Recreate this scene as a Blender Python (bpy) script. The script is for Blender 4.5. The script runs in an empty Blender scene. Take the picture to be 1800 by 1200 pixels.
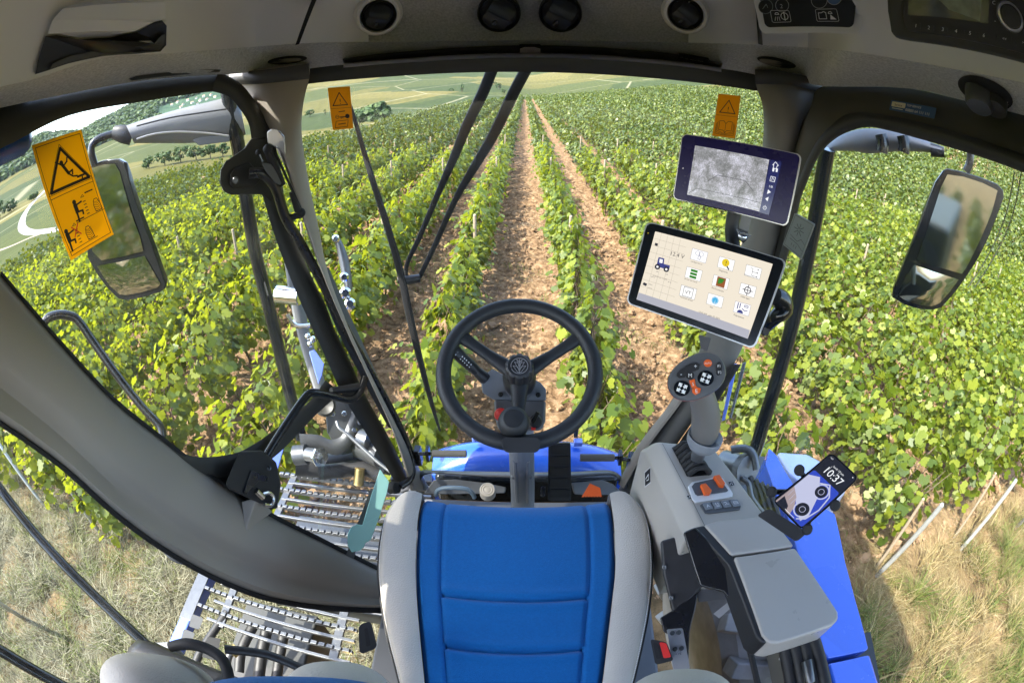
import bpy, bmesh, math, random
import numpy as np
from mathutils import Vector, Matrix
from mathutils.bvhtree import BVHTree
from mathutils.geometry import tessellate_polygon

sc = bpy.context.scene
COL = sc.collection
random.seed(7)
rng = np.random.default_rng(11)
R = math.radians

# ------------------------------------------------------------------ camera (diagonal fisheye lens)
F = 840.0                     # lens focal length in photo pixels (photo 1800 px wide)
PITCH, YAW, HCAM = R(31.0), R(-1.5), 3.4
camd = bpy.data.cameras.new("camera")
camd.type = 'PANO'
camd.panorama_type = 'FISHEYE_EQUISOLID'
camd.fisheye_lens = F / 50.0
camd.fisheye_fov = math.pi
camd.sensor_width, camd.sensor_height, camd.sensor_fit = 36, 24, 'HORIZONTAL'
camd.clip_start, camd.clip_end = 0.02, 9000
cam = bpy.data.objects.new("camera", camd)
COL.objects.link(cam)
sc.camera = cam
_f0 = Vector((math.sin(YAW), math.cos(YAW), 0))
CR = Vector((math.cos(YAW), -math.sin(YAW), 0))
CF = _f0 * math.cos(PITCH) - Vector((0, 0, 1)) * math.sin(PITCH)
CU = _f0 * math.sin(PITCH) + Vector((0, 0, 1)) * math.cos(PITCH)
cam.matrix_world = Matrix((CR, CU, -CF)).transposed().to_4x4()

# ------------------------------------------------------------------ sky and sun
SUN_DIR = Vector((-0.80, -0.46, 0.0)).normalized() * math.cos(R(53)) + Vector((0, 0, math.sin(R(53))))
world = bpy.data.worlds.new("World")
sc.world = world
world.use_nodes = True
wn = world.node_tree
sky = wn.nodes.new('ShaderNodeTexSky')
sky.sky_type = 'NISHITA'
sky.sun_disc = False
sky.sun_elevation = math.asin(SUN_DIR.z)
sky.sun_rotation = math.atan2(SUN_DIR.x, SUN_DIR.y)
sky.dust_density = 2.0
wn.links.new(sky.outputs[0], wn.nodes['Background'].inputs[0])
wn.nodes['Background'].inputs[1].default_value = 0.15
sund = bpy.data.lights.new("sun", 'SUN')
sund.energy, sund.angle, sund.color = 2.55, R(0.53), (1.0, 0.95, 0.86)
sun = bpy.data.objects.new("sun", sund)
COL.objects.link(sun)
sun.rotation_euler = SUN_DIR.to_track_quat('Z', 'Y').to_euler()
sc.view_settings.view_transform = 'Standard'
sc.view_settings.look = 'None'
sc.view_settings.gamma = 1
sc.view_settings.exposure = 2.68
sc.cycles.max_bounces = 8
sc.cycles.diffuse_bounces = 4
sc.cycles.transparent_max_bounces = 16
sc.cycles.caustics_reflective = False
sc.cycles.caustics_refractive = False

# ------------------------------------------------------------------ sight lines of the lens
def ray(x, y):
    dx, dy = x - 900, 600 - y
    r = math.hypot(dx, dy) + 1e-9
    th = 2 * math.asin(min(1, r / 2 / F))
    return (CR * (dx / r) + CU * (dy / r)) * math.sin(th) + CF * math.cos(th)

def side_x(y, z):             # half width of the bulged cab side at a given depth and height
    return 0.80 - 0.20 * max(0, min(1.3, y - 0.1)) ** 2 - 0.25 * max(0, min(1.6, -z - 0.3)) ** 2

def _march(d, f, t0=0.2, t1=3.2):
    n = 60
    a = t0
    fa = f(d * a)
    for i in range(1, n + 1):
        b = t0 + (t1 - t0) * i / n
        fb = f(d * b)
        if (fa > 0) != (fb > 0):
            for _ in range(18):
                m = (a + b) / 2
                fm = f(d * m)
                if (fa > 0) != (fm > 0): b = m
                else: a, fa = m, fm
            return (a + b) / 2
        a, fa = b, fb
    return None

def P(px, py, x=None, y=None, z=None, d=None, s=None, off=0.0):
    """Where the sight line through photo pixel (px, py) meets a plane, a distance or the cab side (s='L' or 'R')."""
    v = ray(px, py)
    if d is not None: t = d
    elif x is not None: t = x / v.x
    elif y is not None: t = y / v.y
    elif z is not None: t = z / v.z
    else:
        k = -1 if s == 'L' else 1
        t = _march(v, lambda p: side_x(p.y, p.z) - k * p.x)
        if t is None: t = 1.3
        t = min(t, 2.4)
    return v * (t - off)

# ------------------------------------------------------------------ materials
MATS = {}
def mat(name, col, rough=0.5, metal=0.0, var=0.12, vscale=6.0, bump=0.0, bscale=300.0, emis=None, coat=0.0, spec=0.5, sheen=0.0):
    m = bpy.data.materials.new(name)
    m.use_nodes = True
    nt = m.node_tree
    b = nt.nodes['Principled BSDF']
    b.inputs['Roughness'].default_value = rough
    b.inputs['Metallic'].default_value = metal
    b.inputs['Specular IOR Level'].default_value = spec
    b.inputs['Coat Weight'].default_value = coat
    b.inputs['Coat Roughness'].default_value = 0.08
    if sheen: b.inputs['Sheen Weight'].default_value = sheen
    tc = nt.nodes.new('ShaderNodeTexCoord')
    no = nt.nodes.new('ShaderNodeTexNoise')
    no.inputs['Scale'].default_value = vscale
    no.inputs['Detail'].default_value = 6
    nt.links.new(tc.outputs['Object'], no.inputs['Vector'])
    mx = nt.nodes.new('ShaderNodeMix')
    mx.data_type = 'RGBA'
    c = Vector(col)
    mx.inputs['A'].default_value = (*(c * (1 - var)), 1)
    mx.inputs['B'].default_value = (*[min(1, q * (1 + var)) for q in col], 1)
    nt.links.new(no.outputs['Fac'], mx.inputs['Factor'])
    nt.links.new(mx.outputs['Result'], b.inputs['Base Color'])
    rr = nt.nodes.new('ShaderNodeMapRange')
    rr.inputs['To Min'].default_value = max(0.02, rough - 0.08)
    rr.inputs['To Max'].default_value = min(1, rough + 0.08)
    no2 = nt.nodes.new('ShaderNodeTexNoise')
    no2.inputs['Scale'].default_value = vscale * 4
    no2.inputs['Detail'].default_value = 8
    nt.links.new(tc.outputs['Object'], no2.inputs['Vector'])
    nt.links.new(no2.outputs['Fac'], rr.inputs['Value'])
    nt.links.new(rr.outputs['Result'], b.inputs['Roughness'])
    if bump:
        n3 = nt.nodes.new('ShaderNodeTexNoise')
        n3.inputs['Scale'].default_value = bscale
        n3.inputs['Detail'].default_value = 3
        nt.links.new(tc.outputs['Object'], n3.inputs['Vector'])
        bp = nt.nodes.new('ShaderNodeBump')
        bp.inputs['Strength'].default_value = bump
        bp.inputs['Distance'].default_value = 0.002
        nt.links.new(n3.outputs['Fac'], bp.inputs['Height'])
        nt.links.new(bp.outputs['Normal'], b.inputs['Normal'])
    if emis:
        b.inputs['Emission Color'].default_value = (*emis[0], 1)
        b.inputs['Emission Strength'].default_value = emis[1]
    MATS[name] = m
    return m

def glass_mat(name, tint=(0.95, 0.97, 0.95), refl=0.035):
    m = bpy.data.materials.new(name)
    m.use_nodes = True
    nt = m.node_tree
    nt.nodes.clear()
    out = nt.nodes.new('ShaderNodeOutputMaterial')
    tr = nt.nodes.new('ShaderNodeBsdfTransparent')
    tr.inputs[0].default_value = (*tint, 1)
    gl = nt.nodes.new('ShaderNodeBsdfGlossy')
    gl.inputs['Roughness'].default_value = 0.02
    lw = nt.nodes.new('ShaderNodeFresnel')
    lw.inputs['IOR'].default_value = 1.35
    mu = nt.nodes.new('ShaderNodeMath')
    mu.operation = 'MULTIPLY'
    mu.inputs[1].default_value = 0.8
    mix = nt.nodes.new('ShaderNodeMixShader')
    nt.links.new(lw.outputs[0], mu.inputs[0])
    nt.links.new(mu.outputs[0], mix.inputs[0])
    nt.links.new(tr.outputs[0], mix.inputs[1])
    nt.links.new(gl.outputs[0], mix.inputs[2])
    # a thin, patchy film of dust on the pane
    tc = nt.nodes.new('ShaderNodeTexCoord')
    no = nt.nodes.new('ShaderNodeTexNoise')
    no.inputs['Scale'].default_value = 7
    no.inputs['Detail'].default_value = 9
    no.inputs['Roughness'].default_value = 0.7
    nt.links.new(tc.outputs['Object'], no.inputs['Vector'])
    mr = nt.nodes.new('ShaderNodeMapRange')
    mr.inputs['From Min'].default_value, mr.inputs['From Max'].default_value = 0.42, 0.75
    mr.inputs['To Min'].default_value, mr.inputs['To Max'].default_value = 0.001, 0.016
    nt.links.new(no.outputs['Fac'], mr.inputs['Value'])
    df = nt.nodes.new('ShaderNodeBsdfTranslucent')
    df.inputs[0].default_value = (0.62, 0.60, 0.55, 1)
    mix2 = nt.nodes.new('ShaderNodeMixShader')
    nt.links.new(mr.outputs[0], mix2.inputs[0])
    nt.links.new(mix.outputs[0], mix2.inputs[1])
    nt.links.new(df.outputs[0], mix2.inputs[2])
    nt.links.new(mix2.outputs[0], out.inputs[0])
    MATS[name] = m
    return m

mat('black_plastic', (0.022, 0.022, 0.024), 0.42, bump=0.15, bscale=900)
mat('black_paint', (0.012, 0.012, 0.013), 0.28, coat=0.4)
mat('rubber', (0.014, 0.014, 0.015), 0.7, bump=0.2, bscale=700)
mat('frame_black', (0.042, 0.042, 0.038), 0.5, bump=0.1, bscale=500)
mat('slate_plastic', (0.10, 0.105, 0.115), 0.4, bump=0.15, bscale=900)
mat('pillar_trim', (0.36, 0.325, 0.28), 0.5, bump=0.2, bscale=1200, var=0.06)
mat('dark_trim', (0.065, 0.065, 0.064), 0.45, bump=0.2, bscale=1200)
mat('pillar_dark', (0.17, 0.165, 0.15), 0.42, bump=0.2, bscale=1200)
mat('roof_plastic', (0.80, 0.79, 0.80), 0.55, bump=0.12, bscale=1000, var=0.05)
mat('vent_black', (0.02, 0.021, 0.022), 0.4)
mat('console_grey', (0.45, 0.415, 0.365), 0.42, bump=0.2, bscale=1300, var=0.05)
mat('armrest_grey', (0.44, 0.405, 0.36), 0.30, coat=0.15, bump=0.15, bscale=1300, var=0.06)
mat('seat_leather', (0.50, 0.465, 0.41), 0.55, bump=0.5, bscale=420, var=0.07)
mat('seat_blue', (0.001, 0.112, 0.36), 0.9, bump=0.5, bscale=700, var=0.22, vscale=240, sheen=0.15, spec=0.2)
mat('thread', (0.75, 0.75, 0.76), 0.7)
mat('thread_blue', (0.10, 0.25, 0.55), 0.7)
mat('wheel_rubber', (0.02, 0.022, 0.025), 0.5, bump=0.25, bscale=800)
mat('column_grey', (0.22, 0.235, 0.26), 0.42, bump=0.15, bscale=900)
mat('blue_paint', (0.014, 0.085, 0.50), 0.25, coat=0.7, var=0.06)
mat('blue_pale', (0.12, 0.19, 0.60), 0.2, coat=0.9, var=0.08)
mat('chrome', (0.75, 0.76, 0.78), 0.14, metal=1.0)
mat('galvanised', (0.15, 0.155, 0.16), 0.35, metal=0.75, var=0.2, vscale=30)
mat('steel_dark', (0.07, 0.075, 0.08), 0.4, metal=0.6, var=0.3, vscale=20)
mat('brass', (0.42, 0.31, 0.12), 0.38, metal=0.8, var=0.2)
mat('orange_plastic', (0.80, 0.13, 0.02), 0.4)
mat('red_plastic', (0.68, 0.03, 0.025), 0.4)
mat('white_print', (0.80, 0.80, 0.80), 0.5, var=0.03)
mat('grey_print', (0.38, 0.38, 0.39), 0.5, var=0.03)
mat('black_print', (0.01, 0.01, 0.01), 0.5)
mat('sticker_blue', (0.05, 0.11, 0.24), 0.4)
mat('sticker_cream', (0.72, 0.66, 0.50), 0.4)
mat('etched_plate', (0.22, 0.25, 0.25), 0.35, metal=0.3)
mat('teal_plastic', (0.42, 0.80, 0.74), 0.35, var=0.06)
mat('mirror', (0.36, 0.41, 0.40), 0.015, metal=1.0, var=0.04, vscale=60)
mat('mirror_shell', (0.17, 0.175, 0.18), 0.5, bump=0.15, bscale=600)
mat('glossy_black', (0.01, 0.012, 0.014), 0.16, coat=0.25, spec=0.35)
mat('switch_black', (0.008, 0.008, 0.010), 0.32, spec=0.2)
mat('hose', (0.02, 0.02, 0.021), 0.5, bump=0.3, bscale=500)
mat('silver_rim', (0.55, 0.55, 0.56), 0.3, metal=0.6)
mat('tyre_dusty', (0.27, 0.26, 0.245), 0.9, var=0.4, vscale=14, bump=0.5, bscale=90)
def translucent_mat(name, col):
    m = mat(name, col, 0.45, var=0.05)
    nt = m.node_tree
    b = nt.nodes['Principled BSDF']
    tl = nt.nodes.new('ShaderNodeBsdfTranslucent')
    tl.inputs[0].default_value = (*col, 1)
    ms = nt.nodes.new('ShaderNodeMixShader')
    ms.inputs[0].default_value = 0.65
    out = nt.nodes['Material Output']
    nt.links.new(b.outputs[0], ms.inputs[1]); nt.links.new(tl.outputs[0], ms.inputs[2]); nt.links.new(ms.outputs[0], out.inputs[0])
translucent_mat('yellow_sticker', (0.90, 0.56, 0.012))
translucent_mat('orange_sticker', (0.90, 0.47, 0.015))
glass_mat('glass')
glass_mat('glass_clear', (0.97, 0.98, 0.97))

def fabric_mat():
    m = mat('roof_fabric', (0.78, 0.78, 0.80), 0.95, var=0.55, vscale=190, bump=0.9, bscale=350, spec=0.15)
    return m
fabric_mat()

# ------------------------------------------------------------------ mesh builder
def world_loc(o):
    v = Vector((0, 0, 0))
    while o is not None:
        v += o.location
        o = o.parent
    return v

class MB:
    def __init__(self):
        self.v, self.f = [], []
    def add(self, vs, fs):
        k = len(self.v)
        self.v += [Vector(q) for q in vs]
        self.f += [tuple(i + k for i in q) for q in fs]
        return self
    def box(self, c, size, u=(1, 0, 0), v=(0, 1, 0)):
        c, u, v = Vector(c), Vector(u).normalized(), Vector(v)
        v = (v - u * v.dot(u)).normalized()
        n = u.cross(v)
        a, b, h = size[0] / 2, size[1] / 2, size[2] / 2
        vs = [c + u * (i * a) + v * (j * b) + n * (k * h) for k in (-1, 1) for j in (-1, 1) for i in (-1, 1)]
        return self.add(vs, [(0, 2, 3, 1), (4, 5, 7, 6), (0, 1, 5, 4), (2, 6, 7, 3), (0, 4, 6, 2), (1, 3, 7, 5)])
    def tube(self, pts, rad, n=12, smooth=0, flat=1.0, caps=True, up=None):
        pts = [Vector(p) for p in pts]
        if isinstance(rad, (int, float)): rad = [rad] * len(pts)
        if smooth:
            pts, rad = spline(pts, smooth, rad)
        rings = []
        prev = None
        for i, p in enumerate(pts):
            t = (pts[min(i + 1, len(pts) - 1)] - pts[max(i - 1, 0)]).normalized()
            if prev is None:
                a = Vector(up) if up else (Vector((0, 0, 1)) if abs(t.z) < 0.9 else Vector((0, 1, 0)))
            else: a = prev
            a = (a - t * a.dot(t)).normalized()
            b = t.cross(a)
            prev = a
            rings.append([p + (a * math.cos(2 * math.pi * k / n) + b * (flat * math.sin(2 * math.pi * k / n))) * rad[i] for k in range(n)])
        return self.loft(rings, caps)
    def loft(self, rings, caps=True, closed=True):
        n = len(rings[0])
        vs = [q for r in rings for q in r]
        fs = []
        for i in range(len(rings) - 1):
            for k in range(n if closed else n - 1):
                k2 = (k + 1) % n
                fs.append((i * n + k, i * n + k2, (i + 1) * n + k2, (i + 1) * n + k))
        if caps and closed:
            fs.append(tuple(reversed(range(n))))
            fs.append(tuple((len(rings) - 1) * n + k for k in range(n)))
        return self.add(vs, fs)
    def lathe(self, o, axis, prof, n=28, ref=None):
        o, axis = Vector(o), Vector(axis).normalized()
        a = Vector(ref) if ref else (Vector((1, 0, 0)) if abs(axis.x) < 0.9 else Vector((0, 1, 0)))
        a = (a - axis * a.dot(axis)).normalized()
        b = axis.cross(a)
        rings = [[o + axis * h + (a * math.cos(2 * math.pi * k / n) + b * math.sin(2 * math.pi * k / n)) * max(r, 1e-5) for k in range(n)] for r, h in prof]
        return self.loft(rings, True)
    def prism(self, pts, ext):
        """Extrude a (possibly concave) 3-D outline by vector ext."""
        pts = [Vector(p) for p in pts]
        ext = Vector(ext)
        n = len(pts)
        tris = tessellate_polygon([pts])
        vs = pts + [p + ext for p in pts]
        fs = [tuple(t) for t in tris] + [tuple(i + n for i in reversed(t)) for t in tris]
        fs += [(i, (i + 1) % n, (i + 1) % n + n, i + n) for i in range(n)]
        return self.add(vs, fs)
    def grid(self, rows):
        n = len(rows[0])
        vs = [q for r in rows for q in r]
        fs = [(i * n + k, i * n + k + 1, (i + 1) * n + k + 1, (i + 1) * n + k) for i in range(len(rows) - 1) for k in range(n - 1)]
        return self.add(vs, fs)
    def ball(self, c, r, n=16, sq=(1, 1, 1), ax=None):
        c = Vector(c)
        ax = ax or (Vector((1, 0, 0)), Vector((0, 1, 0)), Vector((0, 0, 1)))
        rings = []
        for i in range(1, n):
            th = math.pi * i / n
            rings.append([c + ax[0] * (r * sq[0] * math.sin(th) * math.cos(2 * math.pi * k / (2 * n))) + ax[1] * (r * sq[1] * math.sin(th) * math.sin(2 * math.pi * k / (2 * n))) + ax[2] * (r * sq[2] * math.cos(th)) for k in range(2 * n)])
        return self.loft(rings, True)
    def band(self, e1, e2, bulge=0.0, thick=0.02, m=7, sub=4, prof=None):
        """A padded strip between two edges (lists of 3-D points): front bulged towards the camera, flat back."""
        e1, e2 = [Vector(p) for p in e1], [Vector(p) for p in e2]
        if sub > 1:
            e1, _ = spline(e1, sub)
            e2, _ = spline(e2, sub)
        rings = []
        for a, b in zip(e1, e2):
            away = ((a + b) / 2).normalized()
            ring = []
            for k in range(m):
                u = k / (m - 1)
                ring.append(a.lerp(b, u) - away * (bulge * (prof[k] if prof else math.sin(math.pi * u) ** 0.7) if 0 < u < 1 else 0))
            ring += [b + away * thick, a + away * thick]
            rings.append(ring)
        return self.loft(rings, True)
    def build(self, name, m, parent=None, bevel=0.0, smooth=True, angle=38, seg=2):
        vs = self.v
        if parent is not None:
            base = world_loc(parent)
        else:
            lo = Vector([min(p[i] for p in vs) for i in range(3)])
            hi = Vector([max(p[i] for p in vs) for i in range(3)])
            base = Vector(((lo.x + hi.x) / 2, (lo.y + hi.y) / 2, lo.z))
        me = bpy.data.meshes.new(name)
        me.from_pydata([p - base for p in vs], [], self.f)
        bm = bmesh.new()
        bm.from_mesh(me)
        bmesh.ops.recalc_face_normals(bm, faces=bm.faces)
        bm.to_mesh(me)
        bm.free()
        me.materials.append(MATS[m] if isinstance(m, str) else m)
        if smooth:
            me.polygons.foreach_set('use_smooth', [True] * len(me.polygons))
            me.set_sharp_from_angle(angle=R(angle))
        o = bpy.data.objects.new(name, me)
        COL.objects.link(o)
        if parent is not None: o.parent = parent
        else: o.location = base
        if bevel:
            b = o.modifiers.new('soft_edges', 'BEVEL')
            b.width, b.segments, b.limit_method, b.angle_limit = bevel, seg, 'ANGLE', R(35)
            b.harden_normals = True
        return o
    def bvh(self):
        return BVHTree.FromPolygons([tuple(p) for p in self.v], self.f)

def spline(pts, k, rad=None):
    """Catmull-Rom resampling, k pieces per span."""
    out, ro = [], []
    n = len(pts)
    for i in range(n - 1):
        p0, p1, p2, p3 = pts[max(i - 1, 0)], pts[i], pts[i + 1], pts[min(i + 2, n - 1)]
        for j in range(k):
            t = j / k
            out.append(0.5 * ((2 * p1) + (p2 - p0) * t + (2 * p0 - 5 * p1 + 4 * p2 - p3) * t * t + (3 * p1 - p0 - 3 * p2 + p3) * t ** 3))
            if rad: ro.append(rad[i] * (1 - t) + rad[i + 1] * t)
    out.append(pts[-1])
    if rad: ro.append(rad[-1])
    return out, ro

def tag(o, label=None, cat=None, group=None, kind=None):
    if label: o['label'] = label
    if cat: o['category'] = cat
    if group: o['group'] = group
    if kind: o['kind'] = kind
    return o

def thing(name, loc, label, cat, group=None):
    o = bpy.data.objects.new(name, None)
    o.empty_display_size = 0.05
    COL.objects.link(o)
    o.location = loc
    return tag(o, label, cat, group)

def on(bvh, px, py, off=0.0):
    d = ray(px, py)
    h = bvh.ray_cast(Vector((0, 0, 0)), d)
    t = h[3] if h[0] is not None else 1.0
    return d * (t - off)

# ------------------------------------------------------------------ flat drawing on a quad (screens, stickers, keys)
_GL = {}
def glyphs(s):
    if s not in _GL:
        cu = bpy.data.curves.new('tmp_text', 'FONT')
        cu.body = s
        cu.resolution_u = 3
        ob = bpy.data.objects.new('tmp_text', cu)
        COL.objects.link(ob)
        dg = bpy.context.evaluated_depsgraph_get()
        ev = ob.evaluated_get(dg)
        me = ev.to_mesh()
        vs = [(v.co.x, v.co.y) for v in me.vertices]
        fs = [tuple(p.vertices) for p in me.polygons]
        ev.to_mesh_clear()
        bpy.data.objects.remove(ob)
        bpy.data.curves.remove(cu)
        _GL[s] = (vs, fs)
    return _GL[s]

class Q:
    def __init__(self, tl, tr, br, bl):
        self.c = [Vector(p) for p in (tl, tr, br, bl)]
        n = (self.c[1] - self.c[0]).cross(self.c[3] - self.c[0]).normalized()
        if n.dot(self.c[0]) > 0: n = -n
        self.n = n
        self.w = ((self.c[1] - self.c[0]).length + (self.c[2] - self.c[3]).length) / 2
        self.h = ((self.c[3] - self.c[0]).length + (self.c[2] - self.c[1]).length) / 2
    def at(self, s, t, h=0.0):
        a = self.c[0].lerp(self.c[1], s)
        b = self.c[3].lerp(self.c[2], s)
        return a.lerp(b, t) + self.n * h
    def sub(self, s0, t0, s1, t1, h=0.0):
        return Q(self.at(s0, t0, h), self.at(s1, t0, h), self.at(s1, t1, h), self.at(s0, t1, h))
    def rr(self, s0=0, t0=0, s1=1, t1=1, r=0.005, k=5):
        out = []
        rs, rt = r / self.w, r / self.h
        for (cx, cy, a0) in ((s1 - rs, t0 + rt, -90), (s1 - rs, t1 - rt, 0), (s0 + rs, t1 - rt, 90), (s0 + rs, t0 + rt, 180)):
            for i in range(k + 1):
                a = R(a0 + 90 * i / k)
                out.append((cx + rs * math.cos(a), cy + rt * math.sin(a)))
        return out
    def circ(self, s, t, r, k=22, a0=0, a1=360):
        return [(s + r / self.w * math.cos(R(a0 + (a1 - a0) * i / k)), t + r / self.h * math.sin(R(a0 + (a1 - a0) * i / k))) for i in range(k + (1 if a1 - a0 < 360 else 0))]
    def poly(self, mb, pts, h=0.0, thick=0.0):
        top = [self.at(s, t, h) for s, t in pts]
        if thick:
            mb.prism(top, -self.n * thick)
        else:
            flat = [Vector((s * self.w, t * self.h, 0)) for s, t in pts]
            mb.add(top, [tuple(t) for t in tessellate_polygon([flat])])
    def stroke(self, mb, pts, w, h=0.0, closed=False):
        q = [Vector((s * self.w, t * self.h)) for s, t in pts]
        n = len(q)
        segs = n if closed else n - 1
        for i in range(segs):
            a, b = q[i], q[(i + 1) % n]
            d = b - a
            if d.length < 1e-7: continue
            d.normalize()
            e = Vector((-d.y, d.x)) * (w / 2)
            a2, b2 = a - d * (w * 0.35), b + d * (w * 0.35)
            hh = h + (i % 3) * 0.00002
            mb.add([self.at(p.x / self.w, p.y / self.h, hh) for p in (a2 + e, b2 + e, b2 - e, a2 - e)], [(0, 1, 2, 3)])
    def text(self, mb, s, x, y, size, h=0.0, align='l', rot=0):
        vs, fs = glyphs(s)
        if not vs: return
        wd = max(v[0] for v in vs)
        ox = {'l': 0, 'c': wd / 2, 'r': wd}[align]
        ca, sa = math.cos(R(rot)), math.sin(R(rot))
        out = []
        for a, b in vs:
            a, b = (a - ox) * size, b * size
            a, b = a * ca - b * sa, a * sa + b * ca
            out.append(self.at(x + a / self.w, y - b / self.h, h))
        mb.add(out, fs)

def pq(pts, **k):
    """Quad from four photo pixels TL, TR, BR, BL laid on one surface."""
    return Q(*[P(a, b, **k) for a, b in pts])
def quad_on_plane(pts, d, tilt=None, spin=0.0):
    """Four pixels laid on the plane through the centre pixel at distance d, facing the camera, leaned by tilt (vector added to the normal)."""
    cx, cy = sum(p[0] for p in pts) / 4, sum(p[1] for p in pts) / 4
    c = ray(cx, cy)
    n = -c + (Vector(tilt) if tilt else Vector((0, 0, 0)))
    n.normalize()
    o = c * d
    return Q(*[ray(a, b) * (o.dot(n) / ray(a, b).dot(n)) for a, b in pts])
# ================================================================== LANDSCAPE
G0 = -HCAM
_edge_px = [(-60, 520), (0, 462), (100, 400), (170, 352), (233, 318), (333, 288), (400, 279), (470, 256), (535, 236), (650, 216), (760, 188), (880, 171), (925, 167)]
_ea, _er = [], []
for a, b in _edge_px:
    p = P(a, b, z=G0 + 1.15)
    _ea.append(math.atan2(p.x, p.y)); _er.append(min(150, math.hypot(p.x, p.y)))
_ea += [R(4), R(10), R(20), R(40), R(60), R(80)]
_er += [150, 150, 140, 120, 110, 100]
_ea, _er = np.array(_ea), np.array(_er)
_ha = np.radians([-100, -80, -66, -62, -58, -53, -47, -38, -32, -25, 0, 15, 40, 80])
_he = np.radians([3.0, 3.5, 4.1, 5.0, 5.3, 3.6, 4.6, 5.3, 5.0, 4.6, 3.8, 3.6, 6, 6])

def sstep(t):
    t = np.clip(t, 0, 1)
    return t * t * (3 - 2 * t)
def edge_r(x, y):
    return np.interp(np.arctan2(x, y), _ea, _er)
def height(x, y):
    x, y = np.asarray(x, float), np.asarray(y, float)
    r = np.hypot(x, y)
    az = np.arctan2(x, y)
    fr = sstep((y + 5) / 20)
    z = G0 + fr * 0.12 * np.where(x > 5, (x - 5) ** 2 / (np.abs(x - 5) + 14), 0.0) * (1 + .9 * sstep((y - 25) / 60))
    e = np.interp(az, _ea, _er)
    b = np.clip(r - e, 0, None)
    ang = np.interp(az, _ha, _he)
    leftness = sstep((-az - R(25)) / R(30))
    drop = np.minimum(0.12 * b * b / (b + 8), 7 + 9 * (1 - leftness))
    hill = sstep((r - e - 60) / 1500.0) ** 0.9 * (r * np.tan(ang) * 0.9 + 22)
    out = z - drop * sstep((y + 30) / 30) + hill * sstep((y + 60) / 60) * (r > e)
    return out
def h1(x, y): return float(height(x, y))
def Pg(px, py, dz=0.0, far=4000):
    """Photo pixel onto the terrain."""
    d = ray(px, py)
    t = 1.0
    while t < far:
        p = d * t
        if p.z < h1(p.x, p.y) + dz: break
        t *= 1.02
    lo, hi = t / 1.02, t
    for _ in range(20):
        m = (lo + hi) / 2
        p = d * m
        if p.z < h1(p.x, p.y) + dz: hi = m
        else: lo = m
    return d * hi

def axis(dense_lo, dense_hi, step, lo, hi, g=1.055):
    a = list(np.arange(dense_lo, dense_hi, step))
    s, v = step, a[-1]
    while v < hi:
        s *= g; v += s; a.append(v)
    s, v = step, a[0]
    pre = []
    while v > lo:
        s *= g; v -= s; pre.append(v)
    return np.array(pre[::-1] + a)
gx = axis(-6.0, 6.5, 0.07, -3600, 3600)
gy = axis(-0.6, 13.0, 0.07, -400, 4200)
X, Y = np.meshgrid(gx, gy)
Z = height(X, Y)
def vnoise(x, y, s, seed):
    r_ = np.random.default_rng(seed).random((64, 64))
    xs, ys = x / s, y / s
    xi, yi = np.floor(xs).astype(int), np.floor(ys).astype(int)
    fx, fy = xs - xi, ys - yi
    fx, fy = fx * fx * (3 - 2 * fx), fy * fy * (3 - 2 * fy)
    g = lambda i, j: r_[i % 64, j % 64]
    return (g(xi, yi) * (1 - fx) + g(xi + 1, yi) * fx) * (1 - fy) + (g(xi, yi + 1) * (1 - fx) + g(xi + 1, yi + 1) * fx) * fy
clod = (vnoise(X, Y, 0.14, 1) - .5) * 0.11 + (vnoise(X, Y, 0.33, 2) - .5) * 0.11 + (vnoise(X, Y, 0.9, 3) - .5) * 0.08
Z = Z + clod * np.where(Y > 1.0, 1.0, 0.7) * (np.hypot(X, Y) < 22)
me = bpy.data.meshes.new('ground')
ny, nx = X.shape
co = np.stack([X, Y, Z], -1).reshape(-1, 3)
idx = np.arange(ny * nx).reshape(ny, nx)
quads = np.stack([idx[:-1, :-1], idx[:-1, 1:], idx[1:, 1:], idx[1:, :-1]], -1).reshape(-1, 4)
me.vertices.add(len(co)); me.vertices.foreach_set('co', co.ravel())
me.loops.add(quads.size); me.loops.foreach_set('vertex_index', quads.ravel())
me.polygons.add(len(quads)); me.polygons.foreach_set('loop_start', np.arange(0, quads.size, 4)); me.polygons.foreach_set('loop_total', np.full(len(quads), 4))
me.polygons.foreach_set('use_smooth', np.ones(len(quads), bool))
rr_ = np.hypot(X, Y); ee_ = edge_r(X, Y)
far_ = sstep((rr_ - ee_ - 1) / 4.0) * (Y > -30)
wood_ = sstep((rr_ - 850 - 260 * (vnoise(X, Y, 260, 9) - .5)) / 60.0) * sstep((-np.arctan2(X, Y) - R(27)) / R(4))
head_ = 1 - sstep((Y - 1.45 - (vnoise(X, Y, .5, 4) - .5) * .5) / 0.5)
colr = np.stack([far_, wood_, head_, np.ones_like(far_)], -1).reshape(-1, 4)
at_ = me.color_attributes.new('zones', 'FLOAT_COLOR', 'POINT')
at_.data.foreach_set('color', colr.ravel())
me.update(); me.validate()

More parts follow.
